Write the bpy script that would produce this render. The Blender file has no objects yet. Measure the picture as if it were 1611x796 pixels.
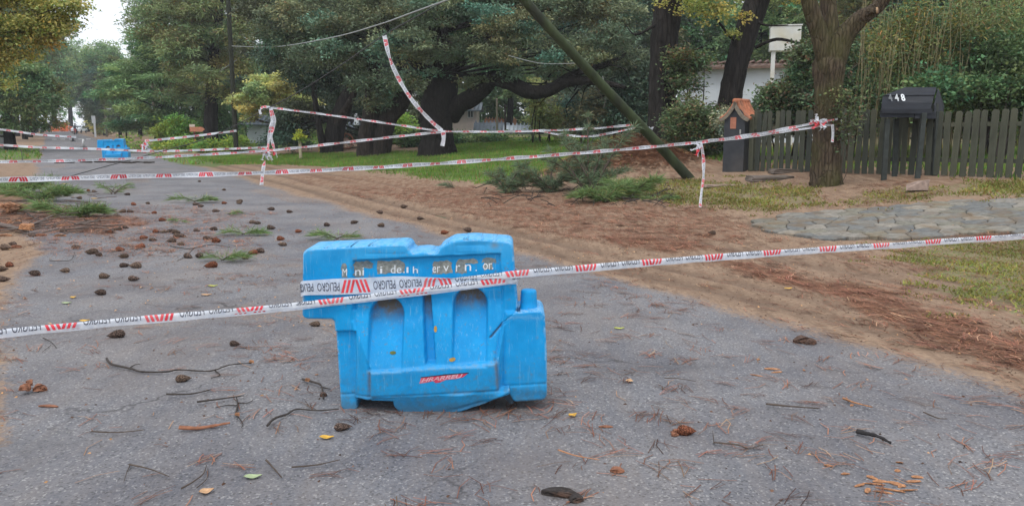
import bpy, bmesh, math, random
import numpy as np
from mathutils import Vector, Matrix
rad = math.radians
S = bpy.context.scene
COL = S.collection
random.seed(7)
RS = np.random.RandomState(11)

# ---------------------------------------------------------------- camera
CAM_H, FPX, CX, CY, HOR = 1.55, 1250.0, 805.5, 398.0, 197.0
PITCH = math.atan((CY-HOR)/FPX)
cam_d = bpy.data.cameras.new('camera'); cam = bpy.data.objects.new('camera', cam_d); COL.objects.link(cam)
cam_d.sensor_width = 36; cam_d.lens = FPX/1611*36; cam_d.clip_start = .05; cam_d.clip_end = 3000
cam.location = (0, 0, CAM_H); cam.rotation_euler = (rad(90)-PITCH, 0, 0)
S.camera = cam
# ---------------------------------------------------------------- world, sun, exposure
SUN_EL, SUN_AZ = 62, 200           # azimuth: direction towards the sun, clockwise from +Y
W = bpy.data.worlds.new('World'); S.world = W; W.use_nodes = True
nt = W.node_tree; nt.nodes.clear()
sky = nt.nodes.new('ShaderNodeTexSky'); sky.sky_type = 'NISHITA'; sky.sun_disc = False
sky.sun_elevation = rad(SUN_EL); sky.sun_rotation = rad(SUN_AZ); sky.air_density = 1.0; sky.dust_density = 2.0
mx = nt.nodes.new('ShaderNodeMix'); mx.data_type = 'RGBA'; mx.inputs[0].default_value = .80
mx.inputs[7].default_value = (9.6, 10.0, 10.7, 1)          # even cloud cover
bg = nt.nodes.new('ShaderNodeBackground'); bg.inputs[1].default_value = .115
wo = nt.nodes.new('ShaderNodeOutputWorld')
nt.links.new(sky.outputs[0], mx.inputs[6]); nt.links.new(mx.outputs[2], bg.inputs[0]); nt.links.new(bg.outputs[0], wo.inputs[0])
sl = bpy.data.lights.new('sun', 'SUN'); sl.energy = 1.1; sl.angle = rad(20); sl.color = (1, .97, .92)
so = bpy.data.objects.new('sun', sl); COL.objects.link(so)
sd = Vector((math.sin(rad(SUN_AZ))*math.cos(rad(SUN_EL)), math.cos(rad(SUN_AZ))*math.cos(rad(SUN_EL)), math.sin(rad(SUN_EL))))
so.rotation_euler = sd.to_track_quat('Z', 'Y').to_euler()
S.view_settings.view_transform = 'Standard'; S.view_settings.look = 'None'
S.view_settings.exposure = 0.36; S.view_settings.gamma = 1.0
S.cycles.max_bounces = 6; S.cycles.diffuse_bounces = 3; S.cycles.transparent_max_bounces = 12

# ---------------------------------------------------------------- numpy noise and geometry helpers
_perm = np.random.RandomState(3).rand(256, 256)
def vnoise(x, y):
    x = np.asarray(x, float); y = np.asarray(y, float)
    xi = np.floor(x).astype(int); yi = np.floor(y).astype(int)
    fx = x-xi; fy = y-yi; fx = fx*fx*(3-2*fx); fy = fy*fy*(3-2*fy)
    g = lambda a, b: _perm[a & 255, b & 255]
    return (g(xi, yi)*(1-fx)+g(xi+1, yi)*fx)*(1-fy)+(g(xi, yi+1)*(1-fx)+g(xi+1, yi+1)*fx)*fy
def fbm(x, y, o=4):
    t = 0; a = .5; f = 1; s = 0
    for k in range(o):
        t = t+a*vnoise(x*f+k*17.3, y*f+k*9.1); s += a; a *= .5; f *= 2.03
    return t/s*2-1
def sstep(a, b, x):
    t = np.clip((x-a)/(b-a), 0, 1); return t*t*(3-2*t)
def sdpoly(px, py, poly):
    """signed distance to a polygon, positive inside"""
    px = np.asarray(px, float); py = np.asarray(py, float)
    d = np.full(px.shape, 1e18); ins = np.zeros(px.shape, bool)
    n = len(poly)
    for i in range(n):
        x0, y0 = poly[i]; x1, y1 = poly[(i+1) % n]
        ex, ey = x1-x0, y1-y0; wx, wy = px-x0, py-y0
        t = np.clip((wx*ex+wy*ey)/(ex*ex+ey*ey+1e-12), 0, 1)
        dx = wx-ex*t; dy = wy-ey*t
        d = np.minimum(d, dx*dx+dy*dy)
        if y0 != y1:
            c = ((y0 <= py) != (y1 <= py)) & (px < (x1-x0)*(py-y0)/(y1-y0)+x0)
            ins ^= c
    return np.where(ins, 1, -1)*np.sqrt(d)

# road frame: s runs along the road, n to its right
def s_of(x, y): return -.5*x+.8660254*y
def n_of(x, y): return .8660254*x+.5*y
def xy_of(s, n): return -.5*s+.8660254*n, .8660254*s+.5*n
MOUND = (None,)
def ground(x, y):
    x = np.asarray(x, float); y = np.asarray(y, float)
    n = n_of(x, y); s = s_of(x, y)
    t = np.maximum(n-9.0, 0)
    h = .1*(np.sqrt(t*t+.16)-.4)
    h = np.where(h > .5, .5+.35*(1-np.exp(-(h-.5)/.35)), h)
    # grassy bank on the right of the far road
    h = h+1.9*sstep(7.0, 12, n)*sstep(72, 92, s)*(1-sstep(150, 200, s))
    # left verge lies a little higher
    h = h+.12*sstep(.6, 2.5, -n-.4)
    # heap of needles under the leaning pole
    if MOUND[0] is not None:
        for (mx_, my_, rx, ry, hh) in MOUND:
            h = h+hh*np.exp(-(((x-mx_)/rx)**2+((y-my_)/ry)**2))
    return h
def ray(px, py):
    dx = px-CX; v = py-CY
    return np.array([dx, FPX*math.cos(PITCH)-v*math.sin(PITCH), -(v*math.cos(PITCH)+FPX*math.sin(PITCH))])
def pt(px, py, Y):
    r = ray(px, py); return np.array([0, 0, CAM_H])+r*(Y/r[1])
def gp(px, py):
    """where the sight line through a point of the photograph meets the ground"""
    r = ray(px, py); r = r/r[1]
    ys = np.concatenate([np.arange(1.5, 30, .02), np.arange(30, 400, .25)])
    zz = CAM_H+r[2]*ys-ground(r[0]*ys, ys)
    k = np.argmax(zz < 0)
    if zz[k] >= 0: k = len(ys)-1
    a, b = ys[max(k-1, 0)], ys[k]; za, zb = zz[max(k-1, 0)], zz[k]
    y = a+(b-a)*za/(za-zb+1e-12) if za > zb else b
    return np.array([r[0]*y, y, float(ground(r[0]*y, y))])
def gz(x, y): return float(ground(x, y))
def wpoly(p): return [tuple(gp(a, b)[:2]) for a, b in p]
_m = gp(1000, 272)
MOUND = ((_m[0]+.15, _m[1]+.7, 1.25, .8, .82), (_m[0]-1.2, _m[1]+.9, .9, .7, .42))

# ---------------------------------------------------------------- object helpers
def link(o, parent=None):
    COL.objects.link(o)
    if parent is not None: o.parent = parent
    return o
def tag(o, label=None, cat=None, group=None, kind=None):
    if label: o['label'] = label
    if cat: o['category'] = cat
    if group: o['group'] = group
    if kind: o['kind'] = kind
    return o
def empty(name, loc=(0, 0, 0), rz=0, label=None, cat=None, group=None):
    o = bpy.data.objects.new(name, None); o.location = loc; o.rotation_euler = (0, 0, rz); o.empty_display_size = .2
    link(o); return tag(o, label, cat, group)
def fast_mesh(name, V, F, smooth=False, attrs=None):
    V = np.asarray(V, np.float32); F = np.asarray(F, np.int32)
    me = bpy.data.meshes.new(name)
    me.vertices.add(len(V)); me.vertices.foreach_set('co', V.ravel())
    k = F.shape[1]
    me.loops.add(F.size); me.loops.foreach_set('vertex_index', F.ravel())
    me.polygons.add(len(F)); me.polygons.foreach_set('loop_start', np.arange(0, F.size, k, dtype=np.int32))
    me.polygons.foreach_set('loop_total', np.full(len(F), k, np.int32))
    if smooth: me.polygons.foreach_set('use_smooth', np.ones(len(F), bool))
    if attrs:
        for an, ad in attrs.items():
            ca = me.color_attributes.new(an, 'FLOAT_COLOR', 'POINT')
            a4 = np.ones((len(V), 4), np.float32); a4[:, :ad.shape[1]] = ad
            ca.data.foreach_set('color', a4.ravel())
    me.update(calc_edges=True); me.validate()
    return me
def obj(name, me, m=None, parent=None, loc=None):
    o = bpy.data.objects.new(name, me)
    if m is not None and len(me.materials) == 0: me.materials.append(m)
    link(o, parent)
    if loc is not None: o.location = loc
    return o
class MB:
    """collects simple solids, then becomes one mesh object"""
    def __init__(s): s.v = []; s.f = []; s.mi = []; s.sm = []
    def add(s, V, F, mi=0, smooth=False):
        b = len(s.v); s.v += [tuple(map(float, p)) for p in V]
        for f in F: s.f.append(tuple(int(b+i) for i in f)); s.mi.append(mi); s.sm.append(smooth)
        return s
    def box(s, c, d, rz=0, ry=0, rx=0, mi=0, taper=1, jit=0):
        M = Matrix.Translation(c) @ Matrix.Rotation(rz, 4, 'Z') @ Matrix.Rotation(ry, 4, 'Y') @ Matrix.Rotation(rx, 4, 'X')
        V = []
        for z in (-.5, .5):
            t = taper if z > 0 else 1
            for x, y in ((-.5, -.5), (.5, -.5), (.5, .5), (-.5, .5)):
                V.append(M @ Vector((x*d[0]*t+random.uniform(-jit, jit), y*d[1]*t+random.uniform(-jit, jit), z*d[2]+random.uniform(-jit, jit))))
        return s.add(V, [(3, 2, 1, 0), (4, 5, 6, 7), (0, 1, 5, 4), (1, 2, 6, 5), (2, 3, 7, 6), (3, 0, 4, 7)], mi)
    def prism(s, poly, y0, y1, mi=0, axis='Y'):
        n = len(poly)
        if axis == 'Y': V = [(a, y0, b) for a, b in poly]+[(a, y1, b) for a, b in poly]
        elif axis == 'X': V = [(y0, a, b) for a, b in poly]+[(y1, a, b) for a, b in poly]
        else: V = [(a, b, y0) for a, b in poly]+[(a, b, y1) for a, b in poly]
        F = [tuple(range(n)), tuple(range(2*n-1, n-1, -1))]+[(i+n, (i+1) % n+n, (i+1) % n, i) for i in range(n)]
        return s.add(V, F, mi)
    def tube(s, P, R, k=8, mi=0, smooth=True, rough=0, seed=0, caps=True):
        P = [Vector(p) for p in P]; n = len(P)
        if not hasattr(R, '__len__'): R = [R]*n
        V = []; F = []; rr = random.Random(seed)
        ref = Vector((0, 0, 1)) if abs((P[-1]-P[0]).normalized().z) < .8 else Vector((0, 1, 0))
        ph = [rr.uniform(0, 6.28) for _ in range(4)]
        for i in range(n):
            T = (P[min(i+1, n-1)]-P[max(i-1, 0)]).normalized()
            A = T.cross(ref).normalized(); B = T.cross(A)
            for j in range(k):
                a = 2*math.pi*j/k; r = R[i]
                if rough: r *= 1+rough*(.5*math.sin(3*a+ph[0])+.4*math.sin(5*a+ph[1]+i*.3)+.5*rr.uniform(-1, 1))
                V.append(P[i]+A*math.cos(a)*r+B*math.sin(a)*r)
        for i in range(n-1):
            for j in range(k): F.append((i*k+j, i*k+(j+1) % k, (i+1)*k+(j+1) % k, (i+1)*k+j))
        if caps: F += [tuple(range(k-1, -1, -1)), tuple((n-1)*k+j for j in range(k))]
        return s.add(V, F, mi, smooth)
    def mesh(s, name='part'):
        me = bpy.data.meshes.new(name); me.from_pydata(s.v, [], s.f)
        me.polygons.foreach_set('material_index', s.mi); me.polygons.foreach_set('use_smooth', s.sm); me.update()
        return me
    def build(s, name, m, parent=None, loc=None, bevel=0):
        me = s.mesh(name)
        for q in (m if isinstance(m, (list, tuple)) else [m]): me.materials.append(q)
        bm = bmesh.new(); bm.from_mesh(me); bmesh.ops.recalc_face_normals(bm, faces=bm.faces)
        if bevel:
            es = [e for e in bm.edges if len(e.link_faces) == 2 and e.calc_face_angle(0) > .6]
            bmesh.ops.bevel(bm, geom=es, offset=bevel, segments=2, affect='EDGES', profile=.6)
        bm.to_mesh(me); bm.free()
        return obj(name, me, None, parent, loc)
def copy_tree(o, parent=None):
    c = o.copy(); COL.objects.link(c)
    if parent is not None: c.parent = parent
    for ch in list(o.children): copy_tree(ch, c)
    return c
def smooth_path(P, per=6):
    P = [np.array(p, float) for p in P]; out = []
    n = len(P)
    for i in range(n-1):
        p0 = P[max(i-1, 0)]; p1 = P[i]; p2 = P[i+1]; p3 = P[min(i+2, n-1)]
        for k in range(per):
            t = k/per
            out.append(.5*((2*p1)+(-p0+p2)*t+(2*p0-5*p1+4*p2-p3)*t*t+(-p0+3*p1-3*p2+p3)*t**3))
    out.append(P[-1]); return out

# ---------------------------------------------------------------- materials
def lin(r, g, b):
    f = lambda c: (c/255/12.92) if c <= 10 else ((c/255+.055)/1.055)**2.4
    return (f(r), f(g), f(b))
class NT:
    def __init__(s, name):
        s.m = bpy.data.materials.new(name); s.m.use_nodes = True; s.t = s.m.node_tree; s.t.nodes.clear()
        s.out = s.t.nodes.new('ShaderNodeOutputMaterial')
    def n(s, typ, **kw):
        q = s.t.nodes.new(typ)
        for k, v in kw.items(): setattr(q, k, v)
        return q
    def l(s, a, b): s.t.links.new(a, b)
    def inp(s, q, i, v):
        if v is None: return
        if hasattr(v, 'is_output') or isinstance(v, bpy.types.NodeSocket): s.l(v, q.inputs[i])
        else:
            if isinstance(v, tuple) and len(v) == 3 and q.inputs[i].type == 'RGBA': v = (*v, 1)
            q.inputs[i].default_value = v
    def mix(s, f, a, b, mode='MIX'):
        q = s.n('ShaderNodeMix', data_type='RGBA', blend_type=mode, clamp_factor=True)
        s.inp(q, 0, f); s.inp(q, 6, a); s.inp(q, 7, b); return q.outputs[2]
    def math(s, op, a, b=None, c=None, clamp=False):
        q = s.n('ShaderNodeMath', operation=op, use_clamp=clamp); s.inp(q, 0, a); s.inp(q, 1, b); s.inp(q, 2, c); return q.outputs[0]
    def coord(s, kind='Object', scale=None, rot=None):
        c = s.n('ShaderNodeTexCoord').outputs[kind]
        if scale or rot:
            m = s.n('ShaderNodeMapping'); s.l(c, m.inputs[0])
            if scale: m.inputs[3].default_value = scale
            if rot: m.inputs[2].default_value = rot
            c = m.outputs[0]
        return c
    def noise(s, vec, sc, det=4, ro=.55, dist=0):
        q = s.n('ShaderNodeTexNoise'); s.l(vec, q.inputs['Vector']); q.inputs['Scale'].default_value = sc
        q.inputs['Detail'].default_value = det; q.inputs['Roughness'].default_value = ro; q.inputs['Distortion'].default_value = dist
        return q.outputs[0]
    def ramp(s, f, stops):
        q = s.n('ShaderNodeValToRGB'); s.l(f, q.inputs[0]); e = q.color_ramp.elements
        while len(e) < len(stops): e.new(.5)
        for i, (p, c) in enumerate(stops):
            e[i].position = p; e[i].color = (*c, 1) if isinstance(c, tuple) else (c, c, c, 1)
        return q.outputs[0]
    def rng(s, f, a, b, c=0, d=1):
        q = s.n('ShaderNodeMapRange', clamp=True); s.inp(q, 0, f)
        for i, v in enumerate((a, b, c, d)): q.inputs[i+1].default_value = v
        return q.outputs[0]
    def bump(s, h, strength=.5, dist=.02):
        q = s.n('ShaderNodeBump'); s.l(h, q.inputs['Height']); s.inp(q, 'Strength', strength)
        q.inputs['Distance'].default_value = dist; return q.outputs[0]
    def bsdf(s, col, rough=.6, normal=None, spec=.4, metal=0):
        q = s.n('ShaderNodeBsdfPrincipled'); s.inp(q, 'Base Color', col); s.inp(q, 'Roughness', rough)
        q.inputs['Specular IOR Level'].default_value = spec; q.inputs['Metallic'].default_value = metal
        if normal is not None: s.l(normal, q.inputs['Normal'])
        return q
    def done(s, q): s.l(q.outputs[0], s.out.inputs[0]); return s.m
def simple(name, c, rough=.6, var=.25, sc=12, bump=.15, spec=.35, metal=0, stretch=None, dirt=None, dist=.01, each=0):
    t = NT(name); v = t.coord('Object', scale=stretch)
    n1 = t.noise(v, sc, 5); n2 = t.noise(v, sc*.23, 3)
    c0 = tuple(x*(1-var) for x in c); c1 = tuple(min(1, x*(1+var)) for x in c)
    col = t.mix(t.rng(n1, .3, .7), c0, c1)
    if dirt: col = t.mix(t.rng(n2, .48, .68, 0, dirt[3]), col, dirt[:3])
    if each:
        ob = t.n('ShaderNodeObjectInfo').outputs['Random']; col = t.mix(t.rng(ob, 0, 1, 0, each), col, t.mix(1., col, (2.1, 1.9, 1.55), 'MULTIPLY')); col = t.mix(t.rng(t.noise(t.coord('Object', scale=(3, 3, .3)), 30, 5, .7), .5, .7, 0, .6), col, t.mix(1., col, (.45, .45, .45), 'MULTIPLY'))
    return t.done(t.bsdf(col, rough, t.bump(n1, bump, dist) if bump else None, spec, metal))
def bark(name, c0, c1, sc=6, moss=None, strength=.9):
    t = NT(name); v = t.coord('Object', scale=(1, 1, .16)); v2 = t.coord('Object')
    n1 = t.noise(v, sc*2.2, 6, .65, .4); n2 = t.noise(v2, 1.3, 3)
    vo = t.n('ShaderNodeTexVoronoi', feature='DISTANCE_TO_EDGE'); t.l(v, vo.inputs['Vector']); vo.inputs['Scale'].default_value = sc*1.7
    cr = t.rng(vo.outputs[0], .0, .16)
    h = t.math('ADD', t.math('MULTIPLY', cr, .6), n1)
    col = t.mix(t.rng(n1, .3, .72), c0, c1); col = t.mix(t.rng(cr, 0, 1, .55, 0), col, tuple(x*.35 for x in c0))
    if moss: col = t.mix(t.rng(n2, .42, .66, 0, moss[3]), col, moss[:3])
    return t.done(t.bsdf(col, .9, t.bump(h, strength, .03), .15))
def leafmat(name, c, trans=.35, var=.35, rough=.55, dry=None):
    """leaf colour times the tint painted per spray, with a random step per leaf"""
    t = NT(name)
    at = t.n('ShaderNodeAttribute', attribute_name='tint').outputs[0]
    ri = t.n('ShaderNodeNewGeometry').outputs['Random Per Island']
    a = tuple(x*(1-var) for x in c); b = tuple(x*(1+var) for x in c)
    col = t.mix(ri, a, b)
    if dry: col = t.mix(t.rng(ri, 1-dry[3]-.02, 1-dry[3]), col, dry[:3])
    col = t.mix(1.0, col, at, 'MULTIPLY')
    d = t.bsdf(col, rough, None, .25)
    tr = t.n('ShaderNodeBsdfTranslucent'); t.l(col, tr.inputs[0])
    ms = t.n('ShaderNodeMixShader'); ms.inputs[0].default_value = trans
    t.l(d.outputs[0], ms.inputs[1]); t.l(tr.outputs[0], ms.inputs[2]); t.l(ms.outputs[0], t.out.inputs[0])
    return t.m
# ================================================================ GROUND
P_GRASS_FAR = wpoly([(395, 258), (560, 262), (640, 276), (760, 287), (835, 280), (905, 250), (980, 236), (1045, 226), (1030, 214), (850, 216), (650, 240), (480, 242), (300, 243)])
P_GRASS_R = wpoly([(1400, 393), (1460, 384), (1611, 374), (1900, 360), (1900, 560), (1611, 512), (1540, 486), (1450, 450)])
P_CLOVER = wpoly([(1005, 285), (1140, 282), (1290, 300), (1300, 325), (1190, 338), (1060, 322), (990, 305)])
P_CLOVER2 = wpoly([(1330, 306), (1470, 292), (1611, 284), (1800, 280), (1800, 305), (1611, 308), (1450, 314), (1340, 326)])
P_GRASS_L = wpoly([(-250, 240), (66, 231), (72, 250), (-200, 262)])
P_GRASS_M = wpoly([(205, 243), (300, 243), (395, 258), (330, 262), (215, 257)])
P_PAVE = wpoly([(1163, 350), (1240, 337), (1400, 324), (1611, 309), (1900, 290), (1900, 352), (1611, 368), (1430, 377), (1300, 377), (1200, 365)])
P_STREAK = [(wpoly([(1130, 408), (1190, 412), (1290, 440), (1410, 462), (1400, 480), (1270, 462), (1160, 432)]), 1.0),
            (wpoly([(1320, 470), (1420, 478), (1520, 510), (1700, 560), (1700, 620), (1590, 585), (1470, 545), (1370, 510)]), 1.0),
            (wpoly([(1150, 440), (1330, 490), (1480, 550), (1640, 610), (1560, 600), (1380, 540), (1200, 480)]), .22),
            (wpoly([(430, 268), (640, 280), (900, 310), (1150, 330), (1180, 380), (1000, 392), (880, 378), (760, 345), (600, 312), (470, 290)]), .66),
            (wpoly([(70, 345), (230, 322), (420, 335), (380, 395), (200, 410), (60, 400)]), .42),
            (wpoly([(950, 372), (1060, 375), (1130, 392), (1080, 398), (960, 388)]), .9),
            (wpoly([(60, 335), (210, 340), (250, 352), (160, 372), (60, 370)]), .9),
            (wpoly([(-80, 300), (40, 300), (150, 345), (40, 366), (-80, 372)]), .8)]
P_STAIN = [(wpoly([(866, 587), (960, 578), (1050, 572), (1150, 572), (1156, 579), (1060, 584), (880, 594)]), .8), (wpoly([(-40, 694), (60, 688), (130, 690), (120, 704), (40, 712), (-40, 720)]), .5), (wpoly([(-40, 735), (50, 728), (90, 738), (-40, 760)]), .4)]
P_SANDR = wpoly([(-40, 590), (8, 600), (8, 700), (-40, 700)])
P_SANDL = wpoly([(-60, 372), (60, 376), (90, 395), (40, 430), (30, 490), (-60, 500)])

def masks(x, y):
    """sand, needle litter, grass, dark damp tyre track: what lies on the ground, 0..1"""
    n = n_of(x, y); s = s_of(x, y)
    w1 = fbm(x*.55, y*.55, 4); w2 = fbm(x*2.3+9, y*2.3, 3)
    e = 4.55+.33*w1+.22*w2-.5*sstep(6, 2, s)*0
    sand = sstep(-.25, .75, n-e+.25*w2)
    sand = np.maximum(sand, sstep(-.3, .45, -n-.35+.3*w1+.15*w2))
    sand = np.maximum(sand, sstep(-.15, .35, sdpoly(x, y, P_SANDL)+.15*w2)*.95)
    sand = np.maximum(sand, sstep(-.12, .12, sdpoly(x, y, P_SANDR)+.05*w2)*.9)
    # thin drifts of sand over the asphalt
    drift = sstep(.05, .5, fbm(s*.22+3, n*.9, 4)+.25*w2)*.42
    sand = np.maximum(sand, drift*sstep(3.5, 6.5, s))
    # far road keeps swept centre
    litter = np.zeros_like(x)
    streak = fbm(s*.55, n*3.2+5, 4)
    for P, a in P_STREAK:
        litter = np.maximum(litter, a*sstep(-.35, .3, sdpoly(x, y, P)+.35*streak+.15*w2))
    litter = np.maximum(litter, .55*sstep(.0, .45, streak+.3*w2-.05)*sstep(4.9, 6.2, n)*sstep(14, 6, s)*(n < 10))
    litter = np.maximum(litter, .6*sstep(9.0, 10.5, n)*sstep(-.3, .4, w1))
    for (mx_, my_, rx, ry, hh) in MOUND:
        litter = np.maximum(litter, sstep(1.7, .9, np.sqrt(((x-mx_)/rx)**2+((y-my_)/ry)**2)+.2*w2))
    grass = np.zeros_like(x)
    for P, a, so_ in ((P_GRASS_FAR, 1, .5), (P_GRASS_R, .62, .45), (P_CLOVER, .55, .4), (P_CLOVER2, .5, .3), (P_GRASS_L, .9, .5), (P_GRASS_M, .9, .5)):
        grass = np.maximum(grass, a*sstep(-so_, so_, sdpoly(x, y, P)+.5*w2*so_/.45+.3*w1))
    grass = np.maximum(grass, .95*sstep(7.5, 9.5, n+.6*w1)*(s > 46))
    grass = np.maximum(grass, .9*sstep(3.5, 5.5, -n+.8*w1))
    grass = np.maximum(grass, .6*sstep(17, 19, n+.6*w1))
    for (mx_, my_, rx, ry, hh) in MOUND:
        grass = grass*(1-.9*sstep(1.7, 1.0, np.sqrt(((x-mx_)/rx)**2+((y-my_)/ry)**2)+.2*w2))
    grass = grass*sstep(.2, .6, np.abs(n-2)-2.0)
    tr = sstep(-.1, .1, sdpoly(x, y, P_PAVE))
    for c, w_ in ((5.35, .16), (6.05, .14), (7.2, .18), (7.75, .12)):
        tr = np.maximum(tr, sstep(w_*2, 0, np.abs(n-c-.35*fbm(s*.12+c, c, 2)))*sstep(-.6, .2, fbm(s*.3, c*3)))
    for P, a in P_STAIN: tr = np.maximum(tr, a*sstep(-.05, .06, sdpoly(x, y, P)+.05*w2))
    return np.clip(np.stack([sand, litter, grass, tr], 1), 0, 1)

def relief(x, y, mk):
    n = n_of(x, y); s = s_of(x, y)
    soft = np.clip(np.maximum(mk[:, 0], mk[:, 2]), 0, 1)
    near = sstep(60, 25, y)
    h = soft*(.028*fbm(s*.8, n*3.4, 4)+.010*fbm(x*7, y*7, 3))*near*(1+.0*n)
    h = h-mk[:, 3]*.035*soft*near+mk[:, 1]*.012*near*(1+fbm(x*9, y*9, 2))
    return h*sstep(.1, .5, np.maximum(soft, mk[:, 1]))

def steps(lst):
    out = [lst[0][0]]
    for a, b, d in lst:
        k = max(1, int(round((b-a)/d))); out += list(a+(b-a)*np.arange(1, k+1)/k)
    return np.array(out)
sv = steps([(-12, 1, 1), (1, 12, .055), (12, 24, .12), (24, 44, .3), (44, 110, 1.5), (110, 420, 12)])
nL, nR0, nR1 = -.35, 4.55, 9.3
cols = {'left': steps([(-160, -30, 10), (-30, -6, 1.5), (-6, -2.5, .25), (-2.5, nL, .08)]),
        'road': steps([(nL, 4.0, .11), (4.0, nR0, .07)]),
        'dirt': steps([(nR0, nR1, .07)]),
        'right': steps([(nR1, 17, .09), (17, 30, .7), (30, 200, 12)])}
def sheet(name, nv, label=None):
    SS, NN = np.meshgrid(sv, nv, indexing='ij')
    warp = .16*fbm(SS*.9, NN*0+4, 3)*np.exp(-((NN-nL)/1.2)**2)+.3*fbm(SS*.7, NN*0+8, 3)*np.exp(-((NN-nR0)/1.5)**2)+.5*fbm(SS*.4, NN*0+1, 3)*np.exp(-((NN-nR1)/2.)**2)
    x, y = xy_of(SS, NN+warp); x = x.ravel(); y = y.ravel()
    mk = masks(x, y); z = ground(x, y)+relief(x, y, mk)
    a, b = SS.shape; idx = np.arange(a*b).reshape(a, b)
    F = np.stack([idx[:-1, :-1], idx[1:, :-1], idx[1:, 1:], idx[:-1, 1:]], -1).reshape(-1, 4)[:, ::-1]
    me = fast_mesh(name, np.stack([x, y, z], 1), F, True, {'cover': mk[:, :3], 'track': np.repeat(mk[:, 3:4], 3, 1)})
    o = obj(name, me, M_GROUND); o['kind'] = 'structure'; return o

def ground_material():
    t = NT('ground_cover'); v = t.coord('Object')
    at = t.n('ShaderNodeAttribute', attribute_name='cover'); sp = t.n('ShaderNodeSeparateColor'); t.l(at.outputs[0], sp.inputs[0])
    sa, li, gr = sp.outputs[0], sp.outputs[1], sp.outputs[2]
    trk = t.n('ShaderNodeAttribute', attribute_name='track').outputs[2]
    vs = t.coord('Object', rot=(0, 0, rad(-30)), scale=(1, .18, 1))
    fine = t.noise(v, 150, 3, .7); mid = t.noise(v, 26, 5, .65); big = t.noise(v, 1.1, 4); strk = t.noise(vs, 9, 5, .65)
    vo = t.n('ShaderNodeTexVoronoi'); t.l(v, vo.inputs['Vector']); vo.inputs['Scale'].default_value = 105
    sc = t.n('ShaderNodeSeparateColor'); t.l(vo.outputs['Color'], sc.inputs[0])
    # asphalt: binder with pale and dark chips
    asp = t.mix(sc.outputs[0], (.142, .142, .153), (.212, .206, .212))
    asp = t.mix(t.rng(sc.outputs[1], .88, .97), asp, (.34, .33, .32))
    asp = t.mix(t.rng(sc.outputs[2], .88, .96), asp, (.10, .098, .10))
    asp = t.mix(t.rng(big, .40, .62, 0, .85), asp, t.mix(1., asp, (.64, .64, .68), 'MULTIPLY'))
    asp = t.mix(t.rng(strk, .42, .72, 0, .25), asp, (.25, .205, .17)); asp = t.mix(t.rng(t.noise(v, .45, 5, .6), .48, .66, 0, .28), asp, (.24, .195, .16))
    wv = t.n('ShaderNodeVectorMath', operation='ADD'); t.l(v, wv.inputs[0]); wn = t.n('ShaderNodeTexNoise'); t.l(v, wn.inputs['Vector']); wn.inputs['Scale'].default_value = 2.2; wn.inputs['Detail'].default_value = 5
    ws = t.n('ShaderNodeVectorMath', operation='SCALE'); t.l(wn.outputs['Color'], ws.inputs[0]); ws.inputs['Scale'].default_value = 1.1; t.l(ws.outputs[0], wv.inputs[1])
    ck = t.n('ShaderNodeTexVoronoi', feature='DISTANCE_TO_EDGE'); t.l(wv.outputs[0], ck.inputs['Vector']); ck.inputs['Scale'].default_value = .5
    crk = t.math('MULTIPLY', t.rng(ck.outputs[0], .002, .011, 1, 0), t.rng(t.noise(v, .55, 2), .5, .62, 0, .75)); asp = t.mix(crk, asp, (.05, .045, .045))
    # sandy earth
    snd = t.mix(t.rng(mid, .3, .7), (.225, .145, .093), (.385, .268, .178))
    snd = t.mix(t.rng(strk, .45, .68, 0, .6), snd, (.135, .082, .052))
    snd = t.mix(t.rng(fine, .55, .75, 0, .5), snd, (.12, .08, .055))
    snd = t.mix(t.math('MULTIPLY', trk, .6), snd, (.11, .07, .048)); asp = t.mix(t.math('MULTIPLY', trk, t.rng(mid, .3, .6, .2, .6)), asp, (.075, .073, .078))
    lit = t.mix(t.rng(mid, .3, .7), (.10, .043, .023), (.25, .115, .062))
    lit = t.mix(t.rng(fine, .5, .75, 0, .6), lit, (.27, .15, .085))
    grs = t.mix(t.rng(mid, .3, .7), (.065, .12, .026), (.135, .20, .05))
    grs = t.mix(t.rng(big, .45, .7, 0, .5), grs, (.16, .13, .07))
    def edge(m, k, src=None, lo=.32, hi=.68):
        a = t.math('ADD', m, t.math('MULTIPLY', t.math('SUBTRACT', src or mid, .5), k)); return t.rng(a, lo, hi)
    col = t.mix(edge(sa, 1.1), asp, snd)
    col = t.mix(edge(t.math('MULTIPLY', li, .85), 1.9, t.math('ADD', t.math('MULTIPLY', strk, .6), t.math('MULTIPLY', mid, .4)), .42, .85), col, lit)
    col = t.mix(edge(t.math('MULTIPLY', gr, .9), 1.7, None, .38, .8), col, grs)
    h = t.math('ADD', t.math('MULTIPLY', fine, .5), t.math('ADD', t.math('MULTIPLY', mid, .6), t.math('MULTIPLY', sc.outputs[0], .35)))
    q = t.bsdf(col, t.rng(sa, 0, 1, .72, .92), t.bump(h, t.rng(sa, 0, 1, .55, .9), .014), .3)
    return t.done(q)
M_GROUND = ground_material()
for nm_, key in (('ground', 'left'), ('road', 'road'), ('dirt_shoulder', 'dirt'), ('bank', 'right')):
    sheet(nm_, cols[key])
# far sheet beyond, a little lower, out to the horizon
big = np.array([(-1500, -60, -.05), (1500, -60, -.05), (1500, 2200, -.05), (-1500, 2200, -.05)], float)
_o = obj('distant_ground', fast_mesh('distant_ground', big, np.array([[0, 1, 2, 3]])), simple('far_earth', (.09, .10, .05), .9, .3, .2, 0)); _o['kind'] = 'structure'

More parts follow.
